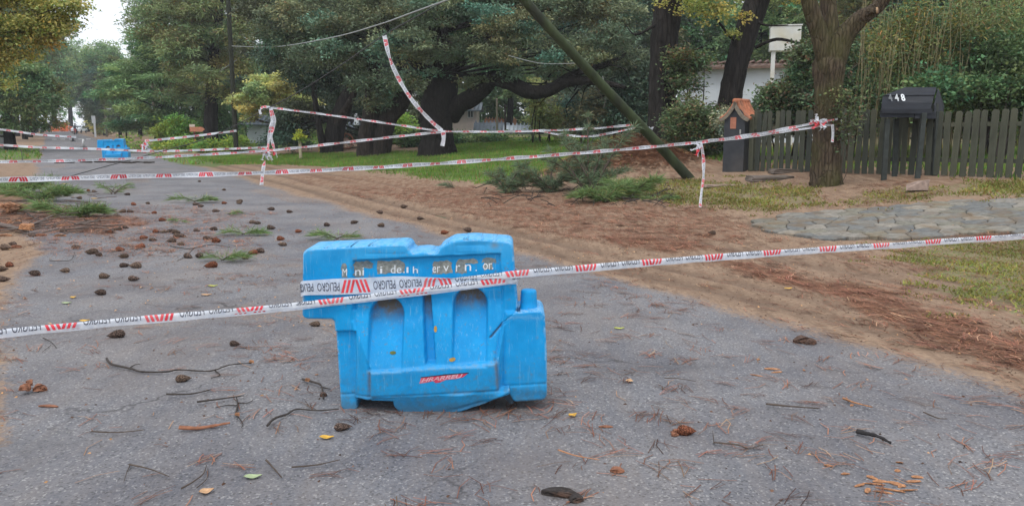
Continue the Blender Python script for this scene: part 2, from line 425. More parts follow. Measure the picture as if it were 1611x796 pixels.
# crosswalk bars painted across the far road
M_PAINT = simple('road_paint', (.72, .71, .68), .7, .12, 6, .1, dirt=(.3, .28, .26, .6))
for i, n0 in enumerate((.3, 1.1, 1.95, 2.8, 3.6)):
    mb = MB(); P = []
    for s_, n_ in ((99, n0), (102.2, n0), (102.2, n0+.45), (99, n0+.45)):
        x, y = xy_of(s_, n_); P.append((x, y, gz(x, y)+.012))
    mb.add(P, [(0, 1, 2, 3)]); o = mb.build('crosswalk_bar', M_PAINT); o['kind'] = 'structure'

# ---------------------------------------------------------------- flagstone driveway
def flagstones():
    M_ST = []
    for i, c in enumerate([(.175, .168, .15), (.14, .143, .138), (.21, .195, .17), (.155, .15, .125)]):
        M_ST.append(simple('flagstone_%d' % i, c, .85, .3, 14, .6, .2, dirt=(.15, .11, .07, .8), dist=.01, each=.25))
    c = np.mean(np.array(P_PAVE), 0); root = empty('driveway', (c[0], c[1], gz(c[0], c[1]))); root['kind'] = 'structure'
    xs = [p[0] for p in P_PAVE]; ys = [p[1] for p in P_PAVE]
    # mortar bed
    poly = P_PAVE; rng_ = np.random.RandomState(5)
    h = .27; rows = int((max(ys)-min(ys))/h)+3; cls = int((max(xs)-min(xs))/(h*1.15))+3
    def hv(i, j):  # shared jittered lattice vertex of a brick-like hexagon net
        r = np.random.RandomState((i*7919+j*104729) % 2**31)
        x = min(xs)-h+(i*.5)*h*1.25+r.uniform(-.34, .34)*h; y = min(ys)-h+j*h+r.uniform(-.27, .27)*h+(.12*h if (i+j) % 2 else -.17*h)
        return x, y
    k = 0; meshes = 0
    for j in range(rows):
        for i in range((j+1) % 2, cls*2, 2):
            P = [hv(i, j), hv(i+1, j), hv(i+2, j), hv(i+2, j+1), hv(i+1, j+1), hv(i, j+1)]
            ce = np.mean(P, 0)
            if sdpoly(np.array([ce[0]]), np.array([ce[1]]), P_PAVE)[0] < .08: continue
            if ce[0] > 11: continue
            P = [(ce+(np.array(p)-ce)*(.95+.035*random.random())) for p in P]
            z0 = gz(ce[0], ce[1])+random.uniform(.006, .012); tl = (random.uniform(-.012, .012), random.uniform(-.012, .012))
            z = lambda p, dz=0: gz(p[0], p[1])-gz(ce[0], ce[1])+z0+tl[0]*(p[0]-ce[0])+tl[1]*(p[1]-ce[1])+dz
            V = [(p[0], p[1], z(p, -.05)) for p in P]+[(p[0], p[1], z(p)) for p in P]
            q = [(ce+(p-ce)*.9) for p in P]; V += [(p[0], p[1], z(p, .012)) for p in q]
            V = [(a-c[0], b-c[1], d-root.location.z) for a, b, d in V]
            mb = MB(); F = []
            for a in range(6):
                b = (a+1) % 6; F += [(a, b, 6+b, 6+a), (6+a, 6+b, 12+b, 12+a)]
            F.append(tuple(range(12, 18))); mb.add(V, F)
            mb.build('flagstone', M_ST[k % 4 if random.random() < .8 else 1], root); k += 1
    return k
NSTONE = flagstones()

# ---------------------------------------------------------------- grass blades and litter as real geometry
def scatter(n, dens, xr, yr, seed):
    r = np.random.RandomState(seed); x = r.uniform(*xr, n); y = r.uniform(*yr, n)
    d = dens(x, y); k = r.rand(n) < d
    return x[k], y[k]
def blades(name, x, y, hgt, wid, m, seed, lean=.5, tri=True):
    r = np.random.RandomState(seed); n = len(x); z = ground(x, y)-.004
    a = r.uniform(0, 6.28, n); h = hgt*r.uniform(.5, 1.3, n); la = r.uniform(0, 6.28, n); ll = h*lean*r.uniform(.2, 1.4, n)
    w = wid*r.uniform(.7, 1.3, n)
    b0 = np.stack([x-np.cos(a)*w, y-np.sin(a)*w, z], 1); b1 = np.stack([x+np.cos(a)*w, y+np.sin(a)*w, z], 1)
    tip = np.stack([x+np.cos(la)*ll, y+np.sin(la)*ll, z+h], 1)
    V = np.stack([b0, b1, tip], 1).reshape(-1, 3); F = np.arange(3*n).reshape(-1, 3)
    t = .7+.6*vnoise(x*1.5, y*1.5); tint = np.stack([t*r.uniform(.8, 1.35, n), t, t*.8], 1)
    me = fast_mesh(name, V, F, False, {'tint': np.repeat(tint, 3, 0)})
    return obj(name, me, m)
M_GRASS = leafmat('grass_blade', (.15, .30, .055), .3, .35, dry=(.30, .24, .11, .14))
M_CLOV = leafmat('clover_leaf', (.25, .28, .08), .3, .4, dry=(.26, .19, .09, .25))
x, y = scatter(190000, lambda x, y: masks(x, y)[:, 2]*(sdpoly(x, y, P_GRASS_FAR) > -1), (-16, 6), (17, 45), 1)
tag(blades('lawn_grass', x, y, .09, .014, M_GRASS, 1), 'mown green lawn behind the dirt shoulder under the big trees', 'grass', kind='stuff')
x, y = scatter(90000, lambda x, y: np.clip(masks(x, y)[:, 2]*1.4-.25+.9*fbm(x*3, y*3, 3), 0, 1)*(sdpoly(x, y, P_GRASS_R) > -.6), (3.3, 9), (5, 12.5), 2)
tag(blades('verge_grass', x, y, .032, .010, M_CLOV, 2, 1.3), 'sparse short grass on bare earth at the right edge, near side of the flagstones', 'grass', kind='stuff')
x, y = scatter(90000, lambda x, y: np.clip(masks(x, y)[:, 2]*1.1-.1+.9*fbm(x*2, y*2, 3), 0, 1)*(np.maximum(sdpoly(x, y, P_CLOVER), sdpoly(x, y, P_CLOVER2)) > -.6), (2, 12), (11, 19.5), 3)
tag(blades('clover', x, y, .05, .016, M_CLOV, 3, 1.2), 'patchy clover and yellowed leaves on the bank before the picket fence', 'ground cover', kind='stuff')
x, y = scatter(60000, lambda x, y: masks(x, y)[:, 2]*((n_of(x, y) < -1) | ((s_of(x, y) > 34) & (sdpoly(x, y, P_GRASS_FAR) < -1))), (-75, -8), (24, 110), 4)
tag(blades('roadside_grass', x, y, .14, .04, M_GRASS, 4), 'green grass strips along both sides of the far road', 'grass', kind='stuff')
x, y = scatter(22000, lambda x, y: np.clip(sstep(14.5, 16.5, n_of(x, y)), 0, 1), (5, 17), (13.5, 26), 9)
tag(blades('yard_grass', x, y, .12, .02, M_GRASS, 9), 'green garden grass seen through the gaps of the picket fence', 'grass', kind='stuff')

M_NEEDLE = leafmat('dry_needle', (.25, .108, .062), 0, .5, .8, dry=(.34, .20, .12, .15))
def needles(name, x, y, ln, wd, seed, lift=.004, align=None):
    r = np.random.RandomState(seed); n = len(x); mk = masks(x, y)
    z = ground(x, y)+relief(x, y, mk)+lift*r.rand(n)+.003
    a = r.uniform(0, 6.28, n)
    if align is not None: a = np.where(r.rand(n) < .55, align+r.normal(0, .45, n), a)
    L = ln*r.uniform(.4, 1.2, n)
    dx = np.cos(a)*L/2; dy = np.sin(a)*L/2; wx = -np.sin(a)*wd; wy = np.cos(a)*wd
    bow = r.uniform(-.18, .18, n)*L
    dz = r.uniform(-.0, .010, n)
    p0 = np.stack([x-dx-wx, y-dy-wy, z], 1); p1 = np.stack([x-dx+wx, y-dy+wy, z], 1)
    m0 = np.stack([x+wx*(1+bow/wd), y+wy*(1+bow/wd), z+.003], 1); m1 = np.stack([x+wx*(-1+bow/wd), y+wy*(-1+bow/wd), z+.003], 1)
    q0 = np.stack([x+dx+wx, y+dy+wy, z+dz], 1); q1 = np.stack([x+dx-wx, y+dy-wy, z+dz], 1)
    V = np.stack([p0, p1, m0, m1, q0, q1], 1).reshape(-1, 3); b = np.arange(n)[:, None]*6
    F = np.concatenate([b+np.array([[0, 3, 2, 1]]), b+np.array([[3, 5, 4, 2]])])
    t = r.uniform(.45, 1.5, n)
    return obj(name, fast_mesh(name, V, F, False, {'tint': np.repeat(np.stack([t, t, t], 1), 6, 0)}), M_NEEDLE)
x, y = scatter(210000, lambda x, y: np.clip(masks(x, y)[:, 1], 0, 1)**1.5*.8*np.clip(9/y, .2, 1), (-9, 7.5), (3.4, 20), 5)
tag(needles('needle_litter', x, y, .13, .0024, 5, .014, rad(120)), 'drifts of red brown fallen pine needles over the sandy shoulder', 'pine needles', kind='stuff')
x, y = scatter(26000, lambda x, y: .34*sstep(.05, .6, fbm(x*1.7, y*1.7, 4))+.035, (-7, 4), (2.6, 17), 6)
tag(needles('loose_needles', x, y, .15, .0021, 6, .004), 'loose single pine needles strewn over the grey asphalt', 'pine needles', kind='stuff')
def clumps_of(name, x, y, per, ln, wd, rad_, seed, lab, pile=.02, tint=(.35, 1.7), align=None):
    """loose bundles of fallen needles, each bundle with its own heading and tone"""
    r = np.random.RandomState(seed); n = len(x); k = np.repeat(np.arange(n), per); N = len(k)
    a0 = r.uniform(0, 6.28, n)
    if align is not None: a0 = np.where(r.rand(n) < .7, align+r.normal(0, .5, n), a0)
    R = rad_*r.uniform(.4, 1.5, n); px = x[k]+r.normal(size=N)*R[k]; py = y[k]+r.normal(size=N)*R[k]*.7
    a = a0[k]+r.normal(0, .42, N); L = ln*r.uniform(.45, 1.2, N); z = ground(px, py)+relief(px, py, masks(px, py))+.004+pile*r.rand(N)**2
    c, s = np.cos(a), np.sin(a); bw = r.uniform(-.14, .14, N)*L; w = wd*r.uniform(.7, 1.3, N)
    dz = r.uniform(-.004, .014, N); rows = []
    for t_, b_ in ((-.5, 0), (0, 1), (.5, 0)):
        cx_ = px+c*L*t_-s*bw*b_; cy_ = py+s*L*t_+c*bw*b_; zz_ = z+dz*(t_+.5)+.004*b_
        rows += [np.stack([cx_+s*w, cy_-c*w, zz_], 1), np.stack([cx_-s*w, cy_+c*w, zz_], 1)]
    V = np.stack(rows, 1).reshape(-1, 3); b = np.arange(N)[:, None]*6; F = np.concatenate([b+np.array([[0, 2, 3, 1]]), b+np.array([[2, 4, 5, 3]])])
    tc = r.uniform(tint[0], tint[1], n)[k]*r.uniform(.7, 1.3, N)
    tag(obj(name, fast_mesh(name, V, F, False, {'tint': np.repeat(np.stack([tc, tc*r.uniform(.85, 1.1, N), tc], 1), 6, 0)}), M_NEEDLE), lab, 'pine needles', kind='stuff')
x, y = scatter(4600, lambda x, y: .5*sstep(-.2, .5, fbm(x*.9, y*.9, 4))+.1, (-5.5, 4.6), (2.6, 12), 61)
clumps_of('needle_bundles', x, y, 5, .16, .0018, .04, 61, 'loose bundles of brown pine needles scattered across the asphalt', .004, (.35, 1.3))
x, y = scatter(9000, lambda x, y: np.clip(masks(x, y)[:, 1]*1.3-.15, 0, 1)**1.3, (-9, 7.5), (3.2, 20), 62)
clumps_of('needle_drifts', x, y, 12, .15, .0028, .06, 62, 'matted streaks of red brown needles on the sandy shoulder', .03, (.35, 1.6), rad(120))
x, y = scatter(1800, lambda x, y: np.clip((n_of(x, y) > 4.4)*(.5+fbm(x*1.5, y*1.5, 3)), 0, 1), (-6, 8), (3.2, 17), 63)
clumps_of('shoulder_needles', x, y, 6, .14, .0024, .05, 63, 'thin scatter of dry needles on the bare sand of the shoulder', .008, (.4, 1.5), rad(125))
# crumbs of bark and grit
def crumbs(name, n, dens, xr, yr, size, m, seed):
    x, y = scatter(n, dens, xr, yr, seed); r = np.random.RandomState(seed); n = len(x)
    z = ground(x, y)+relief(x, y, masks(x, y)); R = size*r.uniform(.3, 1.3, n)
    base = np.array([(1, 0, 0), (-.5, .8, 0), (-.6, -.7, 0), (.1, .05, .6)])
    V = base[None]*R[:, None, None]*r.uniform(.6, 1.4, (n, 4, 3)); a = r.uniform(0, 6.28, n); c, s = np.cos(a)[:, None], np.sin(a)[:, None]
    X = V[:, :, 0]*c-V[:, :, 1]*s; Y = V[:, :, 0]*s+V[:, :, 1]*c
    V = np.stack([X+x[:, None], Y+y[:, None], V[:, :, 2]+z[:, None]], 2).reshape(-1, 3)
    F = (np.arange(n)[:, None, None]*4+np.array([[0, 1, 3], [1, 2, 3], [2, 0, 3]])).reshape(-1, 3)
    t = r.uniform(.5, 1.5, n)
    return obj(name, fast_mesh(name, V, F, False, {'tint': np.repeat(np.stack([t, t, t], 1), 4, 0)}), m)
M_CRUMB = leafmat('bark_crumb', (.12, .065, .042), 0, .6, .9, dry=(.50, .27, .12, .10))
tag(crumbs('bark_crumbs', 60000, lambda x, y: np.clip(.05+masks(x, y)[:, 1]*.9+masks(x, y)[:, 0]*.35, 0, 1), (-9, 7), (2.6, 18), .010, M_CRUMB, 8), 'crumbs of bark and grit scattered over road and shoulder', 'bark crumbs', kind='stuff')
# ================================================================ BLUE BARRIER
BY = 4.34                                     # centre plane of the barrier
def bx(px, py):
    v = py-CY; ry = FPX*math.cos(PITCH)-v*math.sin(PITCH); k = (BY-.12)/ry
    return (px-CX)*k, CAM_H-(v*math.cos(PITCH)+FPX*math.sin(PITCH))*k
B0 = bx(665, 648)[0]
def blerp(a, b, t): return a+(b-a)*np.clip(t, 0, 1)
BODY = [(477, 397), (484, 391), (634, 384), (641, 387), (646, 398), (668, 396), (686, 399), (692, 389), (712, 378), (745, 376), (801, 380), (807, 385), (811, 440), (815, 484), (812, 500), (803, 520), (801, 600), (803, 612), (778, 622), (755, 632), (725, 642), (690, 648), (634, 647), (627, 641), (617, 627), (563, 624), (562, 643), (558, 648), (542, 646), (537, 640), (526, 502), (482, 501), (476, 497)]
SIDE = [(808, 489), (850, 486), (857, 492), (860, 560), (860, 620), (855, 626), (808, 629), (799, 618), (790, 606), (783, 602), (778, 545), (788, 505)]
def rnd(poly, k=1):
    for _ in range(k):
        q = []
        for i in range(len(poly)):
            a = np.array(poly[i], float); b = np.array(poly[(i+1) % len(poly)], float)
            L = np.linalg.norm(b-a); t = min(.25, 3.0/L)
            q += [tuple(a+(b-a)*t), tuple(b+(a-b)*t)]
        poly = q
    return poly
BODY = rnd(BODY); SIDE = rnd(SIDE)
def setp(d, u, v, poly, val, soft=3):
    w = sstep(-soft, soft, sdpoly(u, v, poly)); return d*(1-w)+val*w
def arch(u, v, x0, x1, y0, y1):
    """signed distance (inside positive) of an upright niche with a round head"""
    r = (x1-x0)/2; cx = (x0+x1)/2
    d1 = r-np.abs(u-cx); d2 = y1-v
    head = r-np.hypot(u-cx, v-(y0+r))
    return np.minimum(np.where(v < y0+r, head, d1), d2)
def body_depth(u, v, want_dirt=False):
    d = np.full(u.shape, .128)
    d = setp(d, u, v, [(470, 380), (552, 380), (556, 640), (470, 640)], .135, 2.5)
    d = setp(d, u, v, [(556, 410), (787, 399), (790, 475), (556, 487)], .104, 1.2)
    flare = blerp(.108, .205, (v-470)/102)
    d = setp(d, u, v, [(560, 470), (790, 455), (790, 505), (780, 566), (586, 580), (561, 522)], flare, 3)
    side = blerp(.15, .205, (u-560)/26)
    d = setp(d, u, v, [(556, 505), (563, 520), (587, 580), (587, 640), (556, 640)], side, 2.5)
    sider = blerp(.22, .15, (u-780)/14)
    d = setp(d, u, v, [(780, 566), (795, 490), (830, 490), (830, 640), (780, 640)], sider, 3)
    sk = blerp(.222, .214, (v-578)/40)
    d = setp(d, u, v, [(587, 577), (781, 563), (785, 604), (770, 612), (587, 620)], sk, 1.8)
    bel = blerp(.216, .165, (v-612)/36)+.012*np.sin((u-620)/13.)*np.exp(-((u-735)/40)**2)
    d = setp(d, u, v, [(587, 620), (785, 606), (810, 600), (800, 660), (587, 660)], bel, 1.6)
    # crumpled corner of the belly
    f1 = (v-606)-(800-u)*.62; d = d-.030*sstep(4, 22, f1)*sstep(690, 760, u)+.010*np.exp(-(f1/4.)**2)*sstep(715, 760, u)
    f2 = (v-624)-(770-u)*.25; d = d-.012*np.exp(-(f2/3.)**2)*sstep(690, 740, u)
    # left foot and shoulder step
    d = setp(d, u, v, [(520, 521), (561, 520), (561, 660), (520, 660)], .112+.02*sstep(520, 640, v), 1.5)
    d = setp(d, u, v, [(556, 623), (620, 625), (622, 640), (556, 640)], .13, 2)
    # niches
    for x0, x1, y0, y1, dp in ((582, 636, 468, 577, .075), (713, 767, 453, 570, .080)):
        sdv = arch(u, v, x0, x1, y0, y1); fade = blerp(1, .10, (v-y0)/(y1-y0))
        d = d-dp*fade*sstep(-.4, 2.2, sdv)
        d = d+.004*np.exp(-((sdv+4)/3.5)**2)*fade
    gx = u-(v-465)*.075
    d = d-.055*sstep(-.8, 1.2, np.minimum(np.minimum(gx-664, 677-gx+.03*(v-465)), np.minimum(v-462, 566-v)))
    # long soft ribs between the niches
    for c in (650, 700, 775): d = d+.004*np.exp(-((u-c-(v-520)*.04)/5.)**2)*sstep(460, 480, v)*sstep(570, 555, v)
    # creases, seam, embossed plates
    seam = np.abs(v-(618-(u-563)*.055)); d = d-.006*np.exp(-(seam/1.3)**2)*(u < 800)-.008*np.exp(-(np.hypot(np.maximum(np.abs(u-584)-.5, 0), 0)/1.6)**2)*sstep(570, 580, v)*sstep(640, 620, v)
    for x0, y0, x1, y1 in ((717, 386, 763, 398), (576, 389, 640, 399)):
        e = np.abs(np.maximum(np.abs(u-(x0+x1)/2)-(x1-x0)/2, np.abs(v-(y0+y1)/2)-(y1-y0)/2)); d = d-.0025*np.exp(-(e/1.1)**2)
        ins = (u > x0+4) & (u < x1-4) & (v > y0+2) & (v < y1-2)
        d = d-.0005*ins*(np.sin(u*1.9)*np.sin(v*1.25) > .15)
    d = d-.012*np.exp(-((v-(501-(u-477)*.0))/2.)**2)*(u < 528)*0
    # dents
    d = d-.008*np.exp(-((u-648)/16.)**2-((v-497)/10.)**2)-.010*np.exp(-((u-760)/30.)**2-((v-384)/8.)**2)
    d = d+.0035*fbm(u*.02, v*.03, 3)
    # crack running down from the right edge
    cr = [(816, 484), (806, 497), (790, 508), (772, 527)]
    dm = np.full(u.shape, 1e9)
    for (a, b), (c, e) in zip(cr[:-1], cr[1:]):
        ex, ey = c-a, e-b; tt = np.clip(((u-a)*ex+(v-b)*ey)/(ex*ex+ey*ey), 0, 1); dm = np.minimum(dm, np.hypot(u-a-ex*tt, v-b-ey*tt))
    crack = np.exp(-(dm/1.2)**2); d = d-.020*crack
    if not want_dirt: return d
    dirt = np.zeros(u.shape)
    for x0, x1, y0, y1 in ((582, 636, 468, 577), (713, 767, 453, 570)):
        sdv = arch(u, v, x0, x1, y0, y1)
        dirt = np.maximum(dirt, sstep(0, 4, sdv)*sstep(y0+46, y0+4, v+9*fbm(u*.1, v*.1, 3))*1.35)
    dirt = np.maximum(dirt, sstep(0, 2, np.minimum(gx-664, 678-gx))*sstep(520, 466, v+8*fbm(u*.2, v*.1, 2))*(v > 463))
    dirt = np.maximum(dirt, .9*np.exp(-((u-585)/3.)**2)*sstep(575, 582, v)*sstep(622, 600, v))
    dirt = np.maximum(dirt, .9*np.exp(-((u-781-.05*(v-560))/2.6)**2)*sstep(556, 566, v)*sstep(612, 598, v))
    dirt = np.maximum(dirt, .5*np.exp(-(seam/2.5)**2)*sstep(.0, .5, fbm(u*.08, v*.2, 3)+.2))
    dirt = np.maximum(dirt, .6*sstep(610, 648, v+10*fbm(u*.06, v*.1, 3)))
    dirt = np.maximum(dirt, np.exp(-((u-778)/6.)**2-((v-386)/5.)**2))
    dirt = np.maximum(dirt, crack)
    wear = .8*np.exp(-((v-(579-(u-586)*.07))/3.)**2)*(u > 580)*(u < 786)
    wear = np.maximum(wear, .8*np.exp(-((v-(412-(u-556)*.048))/4.)**2)*0)
    return d, dirt, wear
def side_depth(u, v, want_dirt=False):
    d = .150+.02*sstep(500, 600, v)
    d = d-.035*sstep(798, 780, u)*1.0
    d = d-.005*np.exp(-((v-(603-(u-790)*.06))/1.5)**2)
    d = d-.012*sstep(606, 625, v)
    d = d+.003*fbm(u*.03, v*.03, 3)
    if not want_dirt: return d
    dirt = .7*np.exp(-((u-784)/3.)**2)*sstep(560, 580, v)
    dirt = np.maximum(dirt, .4*sstep(600, 630, v+8*fbm(u*.06, v*.1, 3)))
    return d, dirt, .5*np.exp(-((v-497)/4.)**2)
def relief_solid(name, poly, depth, back, step=1.6, r=4.2, rr=.013):
    xs = [p[0] for p in poly]; ys = [p[1] for p in poly]
    U, V = np.meshgrid(np.arange(min(xs)-step*1.5, max(xs)+step*2, step), np.arange(min(ys)-step*1.5, max(ys)+step*2, step), indexing='ij')
    sd = sdpoly(U, V, poly); ins = sd > 0
    cell = ins[:-1, :-1] | ins[1:, :-1] | ins[:-1, 1:] | ins[1:, 1:]
    e = .5
    gx = (sdpoly(U+e, V, poly)-sdpoly(U-e, V, poly)); gy = (sdpoly(U, V+e, poly)-sdpoly(U, V-e, poly))
    gl = np.hypot(gx, gy)+1e-9; out = sd < step*.35
    U = np.where(out, U-sd*gx/gl, U); V = np.where(out, V-sd*gy/gl, V); sd2 = np.maximum(np.where(out, 0, sd), 0)
    k = np.clip(sd2/r, 0, 1); rnd_ = rr*(1-np.sqrt(np.clip(1-(1-k)**2, 0, 1)))
    d, dirt, wear = depth(U, V, True)
    X, Z = bx(U, V); X = X-B0
    a, b = U.shape; idx = np.arange(a*b).reshape(a, b)
    c = np.argwhere(cell); i, j = c[:, 0], c[:, 1]
    Q = np.stack([idx[i, j], idx[i+1, j], idx[i+1, j+1], idx[i, j+1]], 1)
    front = np.stack([X, -(d-rnd_), Z], -1).reshape(-1, 3)
    bk = np.stack([X, (back-rnd_), Z], -1).reshape(-1, 3)
    N = a*b
    F = [Q[:, ::-1], Q+N]
    # rim: edges used once
    ed = np.concatenate([Q[:, [0, 1]], Q[:, [1, 2]], Q[:, [2, 3]], Q[:, [3, 0]]])
    key = np.sort(ed, 1); kk = key[:, 0].astype(np.int64)*N+key[:, 1]
    u_, inv, cnt = np.unique(kk, return_inverse=True, return_counts=True)
    be = ed[cnt[inv] == 1]
    F.append(np.stack([be[:, 0], be[:, 1], be[:, 1]+N, be[:, 0]+N], 1))
    F = np.concatenate(F); VV = np.concatenate([front, bk])
    at = np.stack([dirt.ravel(), wear.ravel(), (k < .6).ravel()*1.0], 1); at = np.concatenate([at, at])
    used = np.unique(F); mp = np.full(2*N, -1); mp[used] = np.arange(len(used))
    return fast_mesh(name, VV[used], mp[F], True, {'wear': at[used]})
def barrier_mat():
    t = NT('blue_plastic'); v = t.coord('Object')
    at = t.n('ShaderNodeAttribute', attribute_name='wear'); sp = t.n('ShaderNodeSeparateColor'); t.l(at.outputs[0], sp.inputs[0])
    n1 = t.noise(v, 5, 5, .6); n2 = t.noise(v, 34, 6, .7); n3 = t.noise(t.coord('Object', scale=(1, 1, .25)), 22, 5, .7, .5); n4 = t.noise(v, 190, 3, .7)
    col = t.mix(t.rng(n1, .3, .7), (.003, .25, .58), (.006, .335, .72))
    col = t.mix(t.rng(n3, .55, .74, 0, .35), col, (.06, .42, .74))
    col = t.mix(t.math('MULTIPLY', sp.outputs[1], t.rng(n2, .35, .6)), col, (.17, .40, .62))
    col = t.mix(t.math('MULTIPLY', sp.outputs[2], t.rng(n2, .40, .65, 0, .8)), col, (.30, .52, .70))
    sc_ = t.math('MULTIPLY', t.rng(n2, .57, .68), t.rng(n1, .42, .56, 0, .7)); col = t.mix(sc_, col, (.16, .17, .17))
    dd = t.math('MULTIPLY', sp.outputs[0], t.rng(n2, .2, .55, .25, 1), clamp=True); col = t.mix(dd, col, (.15, .125, .095))
    n5 = t.noise(t.coord('Object', scale=(1, 1, .06), rot=(0, rad(8), 0)), 70, 4, .8); col = t.mix(t.rng(n5, .58, .70, 0, .5), col, (.22, .46, .66)); col = t.mix(t.rng(n4, .64, .74, 0, .6), col, (.08, .14, .2))
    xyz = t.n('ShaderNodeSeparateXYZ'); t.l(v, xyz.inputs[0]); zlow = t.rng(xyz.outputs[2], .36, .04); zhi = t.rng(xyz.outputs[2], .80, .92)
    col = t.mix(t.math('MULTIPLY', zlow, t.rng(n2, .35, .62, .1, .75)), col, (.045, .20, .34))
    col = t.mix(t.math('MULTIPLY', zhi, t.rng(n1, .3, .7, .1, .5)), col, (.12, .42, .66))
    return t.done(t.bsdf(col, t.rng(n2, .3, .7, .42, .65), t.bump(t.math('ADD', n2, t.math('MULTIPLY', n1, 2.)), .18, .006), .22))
M_BLUE = barrier_mat()
M_HOLESHADE = simple('painted_hole_shade', (.02, .035, .05), .8, .3, 20, .1)  # near-black colour standing in for shade inside the torn hole

GLY = {}
def glyph(txt, cuts=(), bold=0.0, shear=0.0):
    """flat triangulated lettering, x to the right, y up, letter height 1"""
    k = (txt, tuple(cuts), bold, shear)
    if k in GLY: return GLY[k]
    cu = bpy.data.curves.new('t', 'FONT'); cu.body = txt; cu.fill_mode = 'FRONT'; cu.offset = bold; cu.shear = shear; cu.resolution_u = 3
    o = bpy.data.objects.new('t', cu); COL.objects.link(o); dg = bpy.context.evaluated_depsgraph_get()
    me = bpy.data.meshes.new_from_object(o.evaluated_get(dg)); bm = bmesh.new(); bm.from_mesh(me)
    xs = [v.co.x for v in bm.verts]; ys = [v.co.y for v in bm.verts]; s_ = 1/(max(ys)-min(ys))
    for v in bm.verts: v.co.x = (v.co.x-min(xs))*s_; v.co.y = (v.co.y-min(ys))*s_; v.co.z = 0
    for c in cuts: bmesh.ops.bisect_plane(bm, geom=bm.verts[:]+bm.edges[:]+bm.faces[:], plane_co=(0, c, 0), plane_no=(0, 1, 0))
    bmesh.ops.triangulate(bm, faces=bm.faces)
    bm.verts.ensure_lookup_table()
    V = np.array([v.co[:] for v in bm.verts]); F = np.array([[v.index for v in f.verts] for f in bm.faces]); wd = V[:, 0].max()
    bm.free(); bpy.data.objects.remove(o); bpy.data.curves.remove(cu); bpy.data.meshes.remove(me)
    GLY[k] = (V, F, wd); return GLY[k]

barrier = empty('road_barrier', (B0, BY, 0), 0, 'large blue plastic barrier in the foreground, wrapped in tape, with torn lettering', 'barrier', 'blue road barriers')
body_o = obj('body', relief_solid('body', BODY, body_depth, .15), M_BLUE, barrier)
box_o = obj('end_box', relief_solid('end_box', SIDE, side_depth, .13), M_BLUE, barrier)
mb = MB(); x, z = bx(832, 489); h = bx(832, 459)[1]-z; w = bx(846, 480)[0]-bx(818, 480)[0]
prof = [(0, .56), (.05, .5), (.5, .47), (.88, .45), (.96, .43), (1, .36)]
k = 20; V = []; F = []
for i, (a, b) in enumerate(prof):
    for j in range(k): V.append((x-B0+math.cos(j/k*6.2832)*b*w, -.06+math.sin(j/k*6.2832)*b*w, z-.012+a*(h+.012)))
for i in range(len(prof)-1):
    for j in range(k): F.append((i*k+j, i*k+(j+1) % k, (i+1)*k+(j+1) % k, (i+1)*k+j))
F.append(tuple((len(prof)-1)*k+j for j in range(k))); mb.add(V, F, 0, True)
peg_o = mb.build('coupling_peg', M_BLUE, barrier)
# dark block filling the split in the foot, its colour paints the shade inside
mb = MB(); P = [(779, 606), (788, 605), (797, 609), (803, 617), (808, 629), (803, 630), (795, 622), (786, 616)]
tp = [(bx(a, b)[0]-B0, bx(a, b)[1]) for a, b in P]; mb.prism(tp, -.172, -.05); mb.build('torn_gap_shade', M_HOLESHADE, barrier)
def on_body(u, v, off=.0012):
    u = np.asarray(u, float); v = np.asarray(v, float); X, Z = bx(u, v); return np.stack([X-B0, -(body_depth(u, v)+off), Z], -1)
def decal(name, polys, m, off, parent=barrier, res=3.0, dfun=body_depth):
    """thin print or film that follows the moulded face"""
    VV = []; FF = []; b = 0
    for poly in polys:
        xs = [p[0] for p in poly]; ys = [p[1] for p in poly]
        bm = bmesh.new(); bm.faces.new([bm.verts.new((p[0], p[1], 0)) for p in poly])
        for ax, lo, hi in ((0, min(xs), max(xs)), (1, min(ys), max(ys))):
            for c in np.arange(lo+res, hi, res):
                co = [0, 0, 0]; co[ax] = c; no = [0, 0, 0]; no[ax] = 1
                bmesh.ops.bisect_plane(bm, geom=bm.verts[:]+bm.edges[:]+bm.faces[:], plane_co=co, plane_no=no)
        bmesh.ops.triangulate(bm, faces=bm.faces); bm.verts.ensure_lookup_table()
        v = np.array([q.co[:2] for q in bm.verts]); f = np.array([[q.index for q in fa.verts] for fa in bm.faces]); bm.free()
        VV.append(on_body(v[:, 0], v[:, 1], off)); FF.append(f+b); b += len(v)
    return obj(name, fast_mesh(name, np.concatenate(VV), np.concatenate(FF)), m, parent)
def ragged(x0, y0, x1, y1, sk=0, seed=0, amp=1.3):
    r = random.Random(seed); P = []
    def side(a, b, n):
        for i in range(n):
            t = i/n; P.append((a[0]+(b[0]-a[0])*t+r.uniform(-amp, amp), a[1]+(b[1]-a[1])*t+r.uniform(-amp, amp)))
    side((x0+2, y0), (x1-3, y0+sk), 7); side((x1, y0+sk+3), (x1, y1+sk), 4); side((x1, y1+sk), (x0, y1), 7); side((x0, y1), (x0, y0+3), 4)
    return P
M_GLUE = simple('glue_residue', (.25, .26, .235), .85, .35, 60, .3, dirt=(.06, .14, .2, .6))
M_WHITEV = simple('white_vinyl', (.74, .77, .78), .5, .12, 30, .05)
glue = [ragged(538, 414, 547, 436, 0, 1), ragged(554, 413, 586, 424, -2, 2), ragged(556, 420, 571, 436, 0, 3), ragged(592, 412, 636, 432, -2, 4), ragged(680, 411, 711, 431, 0, 5), ragged(717, 409, 751, 417, -2, 6), ragged(716, 414, 733, 431, 0, 7), ragged(758, 407, 781, 414, -1, 8), ragged(760, 412, 775, 425, 0, 9)]
for g_ in glue: decal('glue_patch', [g_], M_GLUE, .0010)
